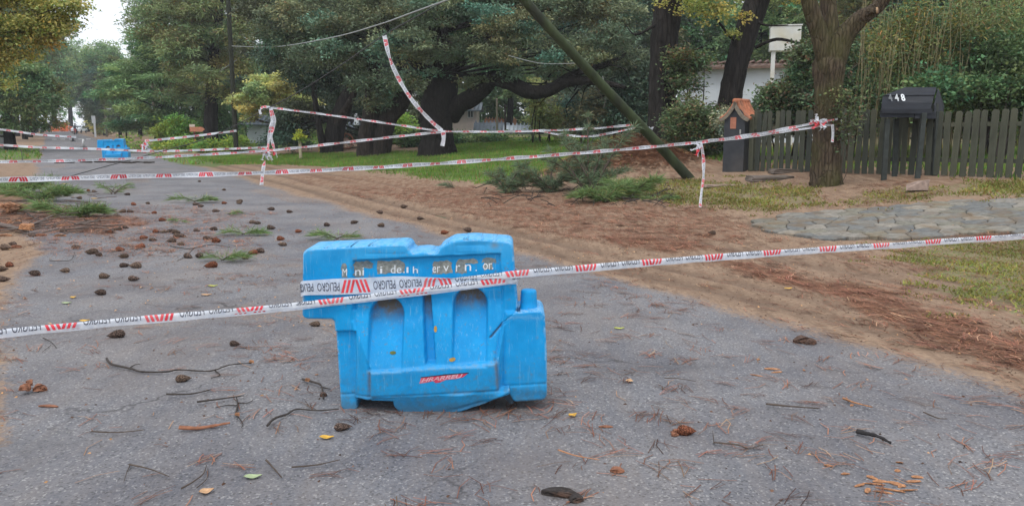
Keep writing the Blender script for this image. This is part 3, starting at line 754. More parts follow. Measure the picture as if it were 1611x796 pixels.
letters = [('M', 540, 433, 7, 11), ('ni', 558, 434, 14, 12), ('i', 597, 431, 4, 11), ('de', 614, 431, 17, 13), ('l', 639, 430, 3, 9), ('h', 649, 431, 8, 11), ('er', 680, 430, 12, 10), ('v', 697, 428, 9, 9), ('r', 717, 428, 7, 10), ('n', 731, 427, 10, 10), ('or', 760, 425, 14, 10), ('.', 774, 424, 2, 2), (',', 634, 431, 2, 3), ('.', 748, 427, 2, 2)]
VV = []; FF = []; b = 0
for tx, u0, v0, w_, h_ in letters:
    V, F, wd = glyph(tx, (.25, .5, .75), .0)
    u = u0+V[:, 0]/wd*w_; v = v0-V[:, 1]*h_-V[:, 0]/wd*w_*.03
    obj('letter', fast_mesh('letter', on_body(u, v, .0022), F), M_WHITEV, barrier)
M_RED = simple('red_sticker', (.62, .05, .10), .5, .2, 40, .05, dirt=(.55, .25, .3, .7)); M_STW = simple('pink_print', (.72, .40, .46), .5, .2, 60, .03); M_BLK = simple('black_print', (.02, .02, .025), .55, .2, 30, .03)
decal('sticker', [[(663, 594), (666, 584), (697, 581), (724, 579), (739, 577), (730, 584), (717, 587), (704, 588), (695, 592), (688, 593), (684, 590), (676, 592)]], M_RED, .0010)
VV = []; FF = []; b = 0
V, F, wd = glyph('HRARREU', (.5,), .02, .35)
u = 666+V[:, 0]/wd*64; v = 592-V[:, 1]*6.2-V[:, 0]/wd*64*.115
VV.append(on_body(u, v, .0018)); obj('sticker_print', fast_mesh('sticker_print', np.concatenate(VV), F), M_STW, barrier)
decal('sticker_outline', [[(665, 584), (697, 580.2), (700, 579.5), (739, 576.6), (739, 577.8), (697, 581.6), (666, 585)]], M_BLK, .0016)
# two small leaves stuck to the slope
M_LEAFY = simple('stuck_leaf_yellow', (.42, .25, .05), .6, .2, 60, .1); M_LEAFG = simple('stuck_leaf_green', (.10, .13, .03), .6, .2, 60, .1)
def oval(cx, cy, a, b, n=9): return [(cx+a*math.cos(i/n*6.283), cy+b*math.sin(i/n*6.283)) for i in range(n)]
for nm_, P, m_, lb in (('leaf', oval(620, 551, 5, 2.6), M_LEAFG, 'small green leaf stuck below the left niche of the big blue barrier'), ('leaf', oval(713, 559.5, 5, 3), M_LEAFY, 'ochre leaf stuck below the right niche of the big blue barrier'), ('leaf', oval(686, 515, 2.5, 5), M_LEAFY, 'thin yellow leaf stuck beside the central groove of the big blue barrier')):
    o = decal(nm_, [P], m_, .003, None); o.location = barrier.location; tag(o, lb, 'leaf')

# second barrier far down the road
g2 = gp(178, 252)
b2 = copy_tree(barrier); b2.location = (g2[0], g2[1]+.1, 0); b2.rotation_euler = (0, 0, rad(4))
for ch in list(b2.children):
    if ch.name.split('.')[0] not in ('body', 'end_box', 'coupling_peg', 'torn_gap_shade'): bpy.data.objects.remove(ch)
tag(b2, 'small looking blue plastic barrier standing far down the road beyond the tapes', 'barrier', 'blue road barriers')

# ================================================================ TAPES
def tape_mat():
    t = NT('tape_film'); v = t.coord('Object'); n1 = t.noise(v, 40, 4); n2 = t.noise(v, 9, 3)
    col = t.mix(t.rng(n1, .35, .65), (.72, .76, .83), (.88, .90, .93))
    col = t.mix(t.rng(n2, .5, .75, 0, .35), col, (.48, .50, .52))
    d = t.bsdf(col, .32, t.bump(n2, .4, .01), .5); tr = t.n('ShaderNodeBsdfTranslucent'); t.l(col, tr.inputs[0])
    m1 = t.n('ShaderNodeMixShader'); m1.inputs[0].default_value = .3; t.l(d.outputs[0], m1.inputs[1]); t.l(tr.outputs[0], m1.inputs[2])
    tp = t.n('ShaderNodeBsdfTransparent'); m2 = t.n('ShaderNodeMixShader'); m2.inputs[0].default_value = .06
    t.l(m1.outputs[0], m2.inputs[1]); t.l(tp.outputs[0], m2.inputs[2]); t.l(m2.outputs[0], t.out.inputs[0]); return t.m
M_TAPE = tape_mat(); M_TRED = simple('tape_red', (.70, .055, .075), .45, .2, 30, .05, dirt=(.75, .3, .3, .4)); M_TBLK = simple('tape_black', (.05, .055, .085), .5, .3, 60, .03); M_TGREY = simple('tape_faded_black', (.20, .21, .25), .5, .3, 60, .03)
def tape(P, name='barrier_tape', width=.075, fold=0., roll=0., period=.44, phase=0., word=True, parent=None, label=None, group=None, per=8, wav=0.0, flutter=.0, mode='block', seed=0):
    """P: points (x,y,z[,width,fold,roll]); red slashes and the word PELIGRO upside down follow the strip"""
    Q = np.array([list(p)+[width, fold, roll][len(p)-3:] for p in P], float)
    S_ = np.array(smooth_path(Q, per)); X = S_[:, :3]; seg = np.linalg.norm(np.diff(X, axis=0), axis=1)
    L = np.concatenate([[0], np.cumsum(seg)]); tot = L[-1]
    def frame(l):
        l = np.clip(l, 0, tot); o = [np.interp(l, L, S_[:, k]) for k in range(6)]
        p = np.stack(o[:3], -1); e = .02
        a = np.stack([np.interp(np.clip(l+e, 0, tot), L, X[:, k]) for k in range(3)], -1); b = np.stack([np.interp(np.clip(l-e, 0, tot), L, X[:, k]) for k in range(3)], -1)
        T = a-b; T /= np.linalg.norm(T, axis=-1, keepdims=True)+1e-9
        up = np.array([0, 0, 1.])*(np.abs(T[..., 2:3]) < .93)+np.array([1., 0, 0])*(np.abs(T[..., 2:3]) >= .93)
        Wd = up-(up*T).sum(-1, keepdims=True)*T; Wd /= np.linalg.norm(Wd, axis=-1, keepdims=True)+1e-9
        N = np.cross(T, Wd); r = o[5]+flutter*np.sin(l*5.1+seed)+flutter*.6*np.sin(l*12.7+seed*2)
        c, s = np.cos(r)[..., None], np.sin(r)[..., None]
        return p, Wd*c+N*s, N*c-Wd*s, o[3], o[4]
    def M(l, v, off=0.):
        """l along, v across -.5...5, off: 0 film, +-1 printed face"""
        p, Wd, N, w, f = frame(l); av = np.abs(v)
        f = np.clip(f+.10*np.sin(l*7+seed), 0, 1)
        a = (1-f)*v+f*(.25-av*.98); dep = f*np.sign(v)*(.0035+.004*np.sin(l*9)**2)*np.minimum(1, av*8)
        wob = wav*np.sin(l*11+v*3+seed)*v
        sgn = np.where(v >= 0, 1, -1)
        return p+Wd*(a*w)[..., None]+N*(dep+wob+off*.0011)[..., None]
    nl = max(8, int(tot/.035)); nv = 9
    ll, vv = np.meshgrid(np.linspace(0, tot, nl), np.linspace(-.5, .5, nv), indexing='ij')
    V = M(ll.ravel(), vv.ravel()); idx = np.arange(nl*nv).reshape(nl, nv)
    F = np.stack([idx[:-1, :-1], idx[1:, :-1], idx[1:, 1:], idx[:-1, 1:]], -1).reshape(-1, 4)
    root = parent
    if root is None:
        root = empty(name, tuple(X[len(X)//2]), 0, label, 'tape', group)
    org = np.array(root.location)
    obj('film', fast_mesh('film', V-org, F, True), M_TAPE, root); far = org[1] > 7; sw = .018 if far else .0135
    rv, rf, bv, bf = [], [], [], []; nr = nb = 0
    k0 = int(math.floor(-phase/period))-1; gly = glyph('PELIGRO', ((.0, .2, .35, .5, .65, .8) if org[1] < 7 else (.5,)), .0) if word else None
    for k in range(k0, int((tot)/period)+3):
        l0 = k*period+phase
        # block of six slashes: three leaning one way, three the other
        for g in range(2):
            for q in range(3):
                a = l0+(.0 if g == 0 else .078)+q*.023; sl_ = (.010 if g == 0 else -.010)
                if a < .01 or a+.03 > tot: continue
                vs = np.linspace(-.40, .40, 9); P4 = []
                for v_ in vs: P4 += [(a+sl_*v_/.4, v_), (a+sw+sl_*v_/.4, v_)]
                P4 = np.array(P4)
                for off in (1, -1):
                    rv.append(M(P4[:, 0], P4[:, 1], off)); 
                    for i in range(8): rf.append((nr+2*i, nr+2*i+1, nr+2*i+3, nr+2*i+2))
                    nr += len(P4)
        if word:
            for a, wl in ((l0+.165, .118), (l0+.305, .118)):
                if a < .01 or a+wl > tot: continue
                GV, GF, wd = gly
                l_ = a+wl*(1-GV[:, 0]/wd); v_ = .27-GV[:, 1]*.54      # turned by 180 degrees
                for off in (1, -1):
                    bv.append(M(l_, v_, off)); bf.append(GF+nb); nb += len(GV)
    if rv: obj('red_slashes', fast_mesh('red_slashes', np.concatenate(rv)-org, np.array(rf)), M_TRED, root)['kind'] = 'stuff'
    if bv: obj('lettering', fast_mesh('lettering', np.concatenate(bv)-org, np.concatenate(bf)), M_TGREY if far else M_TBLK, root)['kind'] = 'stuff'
    return root
def TP(lst):  # (px, py, Y, ...) of the photograph -> world
    return [tuple(pt(a[0], a[1], a[2]))+tuple(a[3:]) for a in lst]
yf = BY-.145
near = [(-160, 545, 3.35, .088, 1, .12), (0, 525, 3.62, .088, 1, .1), (160, 509, 3.85, .088, .95, .1), (330, 494, 4.03, .088, .9, .05), (455, 482, yf-.01, .088, .9, 0),
        (480, 479.5, yf-.02, .088, .85, 0), (560, 470.5, yf-.012, .088, .8, 0), (640, 460.5, yf-.012, .088, .9, 0), (720, 451, yf-.012, .088, .9, 0), (800, 441, yf-.015, .088, .8, 0), (814, 440, yf+.03, .088, .7, 0)]
P = TP(near)
xr = pt(815, 440, yf+.1); xl = pt(484, 452, yf+.1)
P += [(xr[0], yf+.10, xr[2], .088, .5, 0), (xr[0]-.01, yf+.30, xr[2], .088, .3, 0), (xr[0]-.12, yf+.33, xr[2]+.0, .088, .1, 0), ((xr[0]+xl[0])/2, yf+.33, (xr[2]+xl[2])/2, .088, 0, 0), (xl[0]+.12, yf+.33, xl[2], .088, 0, 0), (xl[0]-.005, yf+.27, xl[2], .088, 0, 0), (xl[0]-.012, yf+.06, xl[2], .088, 0, 0)]
P += TP([(480, 452.5, yf-.012, .088, 0, 0), (560, 450, yf-.009, .088, 0, 0), (640, 446, yf-.009, .088, .12, 0), (720, 440, yf-.009, .088, .45, 0), (780, 435, yf-.02, .088, .8, 0), (812, 431.5, yf-.02, .088, 1, 0),
         (900, 424, 4.36, .088, 1, .1), (1050, 411, 4.62, .088, 1, .15), (1250, 396, 4.98, .088, .95, .1), (1430, 384, 5.3, .088, .9, .1), (1611, 371, 5.6, .088, .85, .15), (1800, 356, 5.95, .088, .9, .1)])
tape(P, period=.44, phase=.125, per=10, wav=.0015, label='nearest white and red tape, wound round the large blue barrier and crossing the foreground')
M_KNOT = M_TAPE
def knot(P, r=.05, seed=0):
    """a bunch of crumpled strip ends"""
    mb = MB(); rr = random.Random(seed)
    for k in range(9):
        q = Vector(P)+Vector([rr.uniform(-.3, .3)*r for _ in range(3)]); d = Vector([rr.uniform(-1, 1) for _ in range(3)]).normalized(); V = []
        n = 7
        for i in range(n):
            wd = Vector([rr.uniform(-1, 1), rr.uniform(-1, 1), rr.uniform(-1, 1)]).normalized()*r*rr.uniform(.25, .5)
            V += [q-wd, q+wd]; d = (d+Vector([rr.uniform(-1, 1), rr.uniform(-1, 1), rr.uniform(-1.2, .7)])*.8).normalized(); q = q+d*r*.35
        mb.add(V, [(2*i, 2*i+1, 2*i+3, 2*i+2) for i in range(n-1)], 1 if k % 3 == 0 else 0)
    return mb
_yt = gp(1300, 291)[1]
# second row: from close by on the left, rising away to the street tree
P = TP([(-220, 287, 6.6), (0, 282.5, 7.35), (200, 277, 8.1), (420, 271, 9.1), (640, 260, 10.4), (860, 244.5, 12), (1000, 233, 13.2), (1102, 223, 14.2), (1200, 209, 15.1), (1283, 193, _yt-.30), (1300, 191, _yt-.34)])
tB = tape(P, width=.078, fold=.35, roll=.1, phase=.21, per=8, wav=.004, flutter=.25, seed=3, label='second tape row, running from the left edge over the road to the street tree')
P = TP([(1102, 224, 14.2), (1180, 215, 14.9), (1278, 200, _yt-.34), (1297, 197, _yt-.37), (1322, 196, _yt-.1), (1324, 190, _yt+.25), (1300, 186, _yt+.36), (1276, 189, _yt+.1), (1281, 192, _yt-.3), (1300, 190, _yt-.36), (1318, 187, _yt-.34)])
tape(P, width=.078, fold=.6, roll=.1, phase=.05, flutter=.3, seed=5, label='shorter doubled tape strand looped round the trunk of the forked street tree')
o = knot(pt(1288, 193, _yt-.38), .10, 3).build('tape_knot', [M_TAPE, M_TRED]); tag(o, 'bunched tape knot on the trunk of the forked street tree', 'tape knot')
tape(TP([(1310, 196, _yt-.4), (1311, 210, _yt-.38), (1310, 224, _yt-.39)]), width=.08, fold=.3, phase=.3, label='short loose tape end hanging down the trunk of the forked street tree')
tape(TP([(1104, 226, 14.15), (1107, 250, 14.18), (1107, 280, 14.15), (1104, 305, 14.1), (1102, 326, 14.05)]), width=.08, fold=.35, roll=.3, flutter=.6, seed=2, phase=.2, label='loose tape end hanging from the second tape row down to the clover bank')
o = knot(pt(1100, 233, 14.15), .075, 8).build('tape_knot', [M_TAPE, M_TRED]); tag(o, 'small bunched tape knot above the end that hangs before the clover bank', 'tape knot')
# third row
P = TP([(-200, 256, 15.5), (0, 254.5, 17), (130, 252, 18), (270, 246, 19.5), (430, 236, 20.5), (560, 222, 20.3), (640, 213, 20), (695, 207.5, 19.6)])
tape(P, width=.085, fold=.3, roll=.1, flutter=.3, seed=7, phase=.1, label='third tape row from the left edge up to the knot hanging below the cable')
P = TP([(425, 169, 21), (520, 181, 20.8), (610, 194, 20.2), (695, 206.5, 19.6)])
tape(P, width=.085, fold=.45, flutter=.3, seed=9, phase=.2, label='tape strand sloping down from the hanging tape post to the knot below the cable')
P = TP([(605, 56, 19.2), (613, 90, 19.2), (628, 125, 19.3), (652, 162, 19.4), (678, 190, 19.5), (696, 206, 19.6)])
tape(P, width=.12, fold=.2, roll=.2, flutter=.4, seed=4, phase=.1, label='tape strand tied to the sagging cable and curving down in front of the big cypress')
P = TP([(697, 206, 19.6), (698, 218, 19.62), (696, 230, 19.6)])
tape(P, width=.12, fold=.1, flutter=.5, seed=4, phase=.4, word=False, label='short tape tail dangling under the knot in front of the cypress trunk')
P = TP([(695, 206.5, 19.6), (780, 207, 19.3), (850, 205.5, 18.9), (930, 202, 18.6), (1010, 195, 18.3)])
tape(P, width=.08, fold=.4, flutter=.35, seed=12, phase=.1, label='upper tape strand from the knot to the leaning pole')
P = TP([(850, 206, 18.9), (885, 212, 18.8), (930, 214, 18.6), (975, 206, 18.4), (1014, 196, 18.25)])
tape(P, width=.08, fold=.4, flutter=.35, seed=13, phase=.1, label='sagging lower tape strand tied to the leaning pole')
o = knot(pt(1019, 206, 18.2), .09, 5).build('tape_knot', [M_TAPE, M_TAPE]); tag(o, 'loose ring of tape round the leaning pole', 'tape knot')
P = TP([(424, 168, 21), (428, 190, 21), (424, 212, 21.02), (421, 236, 21), (415, 262, 20.9), (411, 298, 20.8)])
tape(P, width=.11, fold=.15, roll=.3, flutter=.7, seed=14, phase=.1, label='twisted tape hanging straight down from the cable at the left of the lawn')
tape(TP([(425, 168, 21), (431, 190, 21), (427, 215, 20.98), (432, 236, 20.97), (436, 248, 20.9)]), width=.11, fold=.1, roll=.2, flutter=.7, seed=15, phase=.1, label='second twisted tape end beside the one hanging from the cable')
tape(TP([(425, 169, 21), (414, 168, 21), (409, 173, 21), (411, 180, 21)]), width=.1, fold=.3, phase=.1, word=False, label='tiny tape tail curling left at the top of the hanging tape')
o = knot(pt(420, 238, 20.95), .13, 9).build('tape_knot', [M_TAPE, M_TRED]); tag(o, 'bunched tape knot halfway down the hanging tape', 'tape knot')
# far strands on the left
tape(TP([(-100, 198, 30), (0, 204, 31), (60, 212, 32), (120, 216, 33)]), width=.085, flutter=.3, seed=16, word=False, label='distant upper tape strand at the left edge above the grass')
tape(TP([(-100, 226, 27), (0, 228.5, 28), (60, 232, 28.5), (150, 234.5, 29), (250, 238, 30), (372, 234, 31), (420, 232, 32)]), width=.085, flutter=.3, seed=17, word=False, label='distant lower tape strand passing in front of the far blue barrier')
tape(TP([(228, 222, 30), (290, 216, 30.5), (340, 210, 31), (372, 206, 31.5)]), width=.085, flutter=.3, seed=18, word=False, label='distant tape strand rising to the slim utility pole')
o = knot(pt(227, 227, 30), .16, 2).build('tape_knot', [M_TAPE, M_TRED]); tag(o, 'distant bunched tape knot above the left hedge', 'tape knot')
# ================================================================ VEGETATION
M_BARKD = bark('bark_dark', (.012, .010, .009), (.042, .036, .032), 5)
M_BARKP = bark('bark_pine', (.024, .019, .016), (.075, .058, .048), 5)
M_BARKM = bark('bark_street', (.045, .032, .022), (.14, .105, .07), 9, moss=(.085, .085, .03, .7), strength=1.)
M_TWIG = simple('twig_bark', (.075, .055, .042), .9, .35, 30, .3)
M_TWIGD = simple('dark_twig', (.045, .036, .030), .9, .35, 30, .3)
LEAF = {
 'cypress': leafmat('leaf_cypress', (.20, .255, .15), .2, .3, dry=(.19, .15, .08, .03)),
 'darkcyp': leafmat('leaf_dark_cypress', (.10, .14, .085), .15, .35),
 'pine': leafmat('leaf_pine', (.21, .28, .11), .2, .35, dry=(.24, .17, .08, .05)),
 'olive': leafmat('leaf_olive_pine', (.26, .31, .13), .2, .35, dry=(.24, .16, .08, .05)),
 'cedar': leafmat('leaf_cedar', (.20, .33, .14), .25, .3),
 'yellow': leafmat('leaf_yellow_green', (.55, .57, .23), .35, .25),
 'autumn': leafmat('leaf_autumn', (.62, .54, .16), .4, .35, dry=(.24, .26, .05, .35)),
 'bright': leafmat('leaf_bright_green', (0.304, 0.450, 0.087), .35, .3),
 'ivy': leafmat('leaf_ivy', (0.123, 0.181, 0.080), .25, .45, dry=(.20, .13, .08, .12)),
 'greyshrub': leafmat('leaf_grey_shrub', (0.275, 0.326, 0.232), .25, .4),
 'bamboo': leafmat('leaf_reed', (.22, .275, .10), .3, .4, dry=(.27, .19, .09, .07)),
 'hedge': leafmat('leaf_hedge', (0.109, 0.174, 0.065), .25, .4),
 'sprig': leafmat('needle_green', (.16, .255, .095), .2, .35, dry=(.26, .24, .09, .12)),
 'sprigb': leafmat('needle_bluegreen', (.15, .215, .135), .2, .35, dry=(.24, .17, .09, .12)),
}
def leaves(clumps, n, L, Wd, seed, spray=26, sr=.35, flat=.45, thin=False, droop=0., hue=.15):
    """n leaf blades gathered in sprays inside soft ellipsoid clumps"""
    r = np.random.RandomState(seed); C = np.array(clumps, float)
    wt = (C[:, 3]*C[:, 4]+C[:, 4]*C[:, 5]+C[:, 3]*C[:, 5])**1.0; wt /= wt.sum()
    ns = max(1, n//spray); ci = r.choice(len(C), ns, p=wt)
    d = r.normal(size=(ns, 3)); d /= np.linalg.norm(d, axis=1, keepdims=True); rr = r.rand(ns)**(1/2.6)
    rr = rr*(1+.22*r.normal(size=ns)*(rr > .7))
    c = C[ci, :3]+d*rr[:, None]*C[ci, 3:6]
    ctint = .72+.56*r.rand(len(C)); st = ctint[ci]*(.75+.5*r.rand(ns))
    ch = r.normal(size=len(C))*hue; sh = ch[ci]+r.normal(size=ns)*hue*.6
    out = d*np.array([1, 1, .45])+np.array([0, 0, .25-droop]); out /= np.linalg.norm(out, axis=1, keepdims=True)
    k = np.repeat(np.arange(ns), spray); N = len(k)
    v = r.normal(size=(N, 3)); v[:, 2] *= flat; v /= np.linalg.norm(v, axis=1, keepdims=True)+1e-9
    dirn = v+out[k]*.8; dirn /= np.linalg.norm(dirn, axis=1, keepdims=True)
    off = r.normal(size=(N, 3))*np.array([1, 1, flat])*sr*.62
    p = c[k]+off
    sidev = np.cross(dirn, r.normal(size=(N, 3))+np.array([0, 0, 1.6])); sidev /= np.linalg.norm(sidev, axis=1, keepdims=True)+1e-9
    l = L*r.uniform(.6, 1.35, N)[:, None]; w = Wd*r.uniform(.7, 1.3, N)[:, None]
    a = p; b = p+dirn*l*.5+sidev*w*.5; e = p+dirn*l; f = p+dirn*l*.5-sidev*w*.5
    e = e+np.array([0, 0, -1])*l*.15
    if thin:
        V = np.stack([a, b, e], 1).reshape(-1, 3); F = np.arange(3*N).reshape(-1, 3); m = 3
    else:
        V = np.stack([a, b, e, f], 1).reshape(-1, 3); F = np.arange(4*N).reshape(-1, 4); m = 4
    t = st[k]; tint = np.stack([t*(1+sh[k]), t, t*(1-sh[k]*.6)], 1).clip(.15, 2)
    return V, F, np.repeat(tint, m, 0)
def crown(parent, mat, clumps, n, L, Wd, seed, name='crown', **kw):
    V, F, T = leaves(clumps, n, L, Wd, seed, **kw)
    o = obj(name, fast_mesh(name, V, F, False, {'tint': T}), LEAF[mat], parent); o['kind'] = 'stuff'; return o
def trunk_obj(parent, P, R, m, name='trunk', seed=0, k=14, rough=.12, fine=5):
    pp = smooth_path([tuple(p)+(r,) for p, r in zip(P, R)], fine)
    mb = MB(); mb.tube([q[:3] for q in pp], [q[3] for q in pp], k, 0, True, rough, seed); return mb.build(name, m, parent)
def rclumps(seed, cx, cy, cz, rx, ry, rz, k, s0, s1, flat=.6, bias=0):
    r = random.Random(seed); out = []
    for _ in range(k):
        while True:
            a, b, c = r.uniform(-1, 1), r.uniform(-1, 1), r.uniform(-1, 1)
            if a*a+b*b+c*c < 1: break
        s = r.uniform(s0, s1); out.append((cx+a*rx, cy+b*ry, cz+c*rz, s, s, s*flat))
    return out
def limbs(parent, base, clumps, m, seed, frac=.6, r0=.07, trunk=None):
    r = random.Random(seed); mb = MB()
    for c in clumps:
        if r.random() > frac: continue
        e = Vector(c[:3]); b = Vector(base)
        if trunk is not None:
            z = max(trunk[0][2], min(e.z-.25*(Vector((e.x, e.y))-Vector(trunk[0][:2])).length, trunk[-1][2]))
            t = (z-trunk[0][2])/max(.01, trunk[-1][2]-trunk[0][2]); b = Vector(trunk[0]).lerp(Vector(trunk[-1]), t)
        mid = b.lerp(e, .5)+Vector((r.uniform(-.2, .2), r.uniform(-.2, .2), r.uniform(-.1, .35)))*(e-b).length*.4
        pp = smooth_path([(*b, r0), (*mid, r0*.6), (*e, r0*.18)], 4); mb.tube([q[:3] for q in pp], [q[3] for q in pp], 5)
    if mb.v: mb.build('branches', m, parent)['kind'] = 'stuff'
def at(o, q): return (q[0]-o[0], q[1]-o[1], q[2]-o[2])
def tree_root(name, base, label, group=None, cat='tree'):
    return empty(name, tuple(base), 0, label, cat, group)
def Lp(base, lst):   # photograph points (px,py,Y) relative to the base
    return [tuple(pt(*p)-np.array(base)) for p in lst]

# --- main cypress with the long bough
b = np.array(gp(690, 243)); Yb = b[1]
t = tree_root('cypress_tree', b, 'massive old cypress on the lawn with one long dark bough reaching right', 'big cypresses on the lawn')
trunk_obj(t, [(0, 0, -.3)]+Lp(b, [(689, 225, Yb), (688, 195, Yb), (690, 165, Yb), (697, 140, Yb), (700, 95, Yb), (690, 40, Yb), (700, -40, Yb)]), [.85, .68, .62, .66, .6, .42, .35, .3], M_BARKD, seed=1, k=20)
trunk_obj(t, Lp(b, [(706, 182, Yb), (722, 164, Yb-.3), (742, 154, Yb-.6), (762, 136, Yb-.8), (775, 124, Yb-1), (800, 130, Yb-1.2), (832, 144, Yb-1.4), (862, 143, Yb-1.6), (890, 130, Yb-1.8), (930, 128, Yb-2), (985, 138, Yb-2.2)]), [.42, .36, .36, .33, .30, .29, .27, .24, .2, .15, .07], M_BARKD, 'bough', 3, 12, .12)
trunk_obj(t, Lp(b, [(862, 143, Yb-1.6), (900, 118, Yb-1.7), (960, 100, Yb-1.5), (985, 84, Yb-1.4)]), [.16, .14, .10, .03], M_BARKD, 'bough', 4, 8, .12)
trunk_obj(t, Lp(b, [(700, 120, Yb), (740, 80, Yb+.3), (790, 55, Yb+.5), (850, 20, Yb+.5)]), [.3, .24, .18, .08], M_BARKD, 'bough', 5, 9)
trunk_obj(t, Lp(b, [(690, 130, Yb), (655, 100, Yb-.3), (620, 60, Yb-.6), (600, 20, Yb-.8)]), [.26, .2, .14, .06], M_BARKD, 'bough', 6, 9)
cl = []
r = random.Random(21)
for (px, py, dy, sx, sz) in [(640, 30, -1, 1.5, .8), (700, 10, -2, 1.8, .8), (770, 40, -2, 1.6, .7), (830, 60, -1.5, 1.5, .7), (690, 75, -2, 1.3, .6), (745, 95, -2, 1.2, .55), (800, 90, -2.3, 1.3, .5), (640, 85, -1, 1., .55), (660, 120, -1, .8, .5), (860, 15, -1, 1.8, .8), (880, 85, -2, 1.2, .5), (930, 50, -1.5, 1.6, .8), (955, 100, -1.5, 1.2, .6), (600, 60, -.5, 1.1, .7), (740, 125, -1.3, .7, .3), (905, 5, -1, 1.6, .9), (985, 40, -.5, 1.3, .9), (720, -50, 0, 2.2, 1), (820, -60, 0, 2.4, 1), (630, -50, 0, 2., 1), (920, -60, 0, 2.2, 1), (800, 20, 1, 2.2, 1), (760, 0, 1, 2, 1), (990, 90, 1.5, 1.4, .9), (870, 110, -1.5, .8, .35), (700, 45, 1.5, 1.6, 1), (790, 115, -1.5, .6, .3), (1010, 130, 1, 1.1, .8), (620, 120, .5, .9, .6)]:
    q = pt(px, py, Yb+dy)-b
    for _ in range(3): cl.append((q[0]+r.uniform(-.7, .7)*sx, q[1]+r.uniform(-.6, .6), q[2]+r.uniform(-.6, .6)*sz, sx*.55, sx*.55, sz*.5))
crown(t, 'cypress', cl, 110000, .13, .055, 5, spray=42, sr=.26, flat=.4)
limbs(t, (0, 0, 4), cl, M_BARKD, 6, .5, .05, [(0, 0, 3), (0, 0, 8)])
dead = MB()
r = random.Random(5)
for _ in range(26):    # bare hanging twigs under the bough
    a = pt(r.uniform(860, 1010), r.uniform(95, 145), Yb+r.uniform(-2, 1))-b; e = a+np.array([r.uniform(-1.2, 1.2), r.uniform(-.5, .5), r.uniform(-1.3, .5)]); m_ = (a+e)/2+np.array([r.uniform(-.3, .3), 0, r.uniform(-.2, .3)])
    pp = smooth_path([(*a, .03), (*m_, .02), (*e, .006)], 4); dead.tube([q[:3] for q in pp], [q[3] for q in pp], 4)
dead.build('dead_twigs', M_BARKD, t)['kind'] = 'stuff'

# --- middle cypress, two heavy stems
b = np.array(gp(590, 244)); Yb = b[1]
t = tree_root('cypress_tree', b, 'cypress with two heavy stems leaning right, left of the massive one on the lawn', 'big cypresses on the lawn')
trunk_obj(t, Lp(b, [(578, 252, Yb), (577, 225, Yb), (582, 190, Yb), (588, 150, Yb), (590, 100, Yb), (600, 40, Yb), (600, -40, Yb)]), [.5, .42, .38, .36, .3, .22, .16], M_BARKP, seed=11, k=14)
trunk_obj(t, Lp(b, [(598, 250, Yb), (603, 215, Yb), (612, 185, Yb), (632, 160, Yb), (640, 125, Yb), (628, 80, Yb), (650, 20, Yb)]), [.42, .4, .38, .34, .26, .2, .14], M_BARKP, seed=12, k=14)
cl = []
for (px, py, dy, sx, sz) in [(545, 30, -1, 1.4, .8), (500, 70, -1, 1.3, .9), (590, 90, -.8, .9, .6), (560, 120, -1, 1., .7), (600, 130, -1.2, .8, .6), (580, 160, -.8, .8, .5), (520, 10, 0, 1.8, .9), (600, 10, 0, 1.5, .8), (450, 20, 0, 1.6, .9), (470, 60, 1, 1.4, 1), (560, 70, .5, 1.3, .9), (500, -60, 0, 2.2, 1), (600, -60, 0, 2, 1), (425, 60, 1, 1.1, .8), (620, 150, .6, .8, .6), (540, 90, 1, 1.2, .8)]:
    q = pt(px, py, Yb+dy)-b
    for _ in range(3): cl.append((q[0]+r.uniform(-.7, .7)*sx, q[1]+r.uniform(-.6, .6), q[2]+r.uniform(-.6, .6)*sz, sx*.55, sx*.55, sz*.5))
crown(t, 'cypress', cl, 60000, .15, .06, 15, spray=40, sr=.3, flat=.45)
limbs(t, (0, 0, 4), cl, M_BARKP, 7, .5, .05, [(0, 0, 2.5), (.3, 0, 8)])

# --- left cypress, dark
b = np.array(gp(520, 243)); Yb = b[1]+1.5; b = np.array([b[0]/b[1]*Yb, Yb, 0.]); b[2] = gz(b[0], b[1])
t = tree_root('cypress_tree', b, 'dark cypress with slanting stems, leftmost of the big ones on the lawn', 'big cypresses on the lawn')
trunk_obj(t, Lp(b, [(522, 250, Yb), (524, 225, Yb), (530, 195, Yb), (542, 165, Yb), (556, 130, Yb), (560, 60, Yb), (555, -20, Yb)]), [.62, .5, .44, .38, .3, .22, .14], M_BARKD, seed=31, k=14)
trunk_obj(t, Lp(b, [(512, 248, Yb-.3), (505, 215, Yb-.4), (499, 180, Yb-.4), (494, 140, Yb-.3), (492, 90, Yb), (480, 40, Yb)]), [.2, .16, .14, .13, .10, .06], M_BARKD, seed=32, k=9)
trunk_obj(t, Lp(b, [(520, 215, Yb), (535, 185, Yb-.4), (548, 165, Yb-.7), (560, 140, Yb-.9)]), [.22, .18, .16, .1], M_BARKP, 'bough', seed=33, k=9)
cl = []
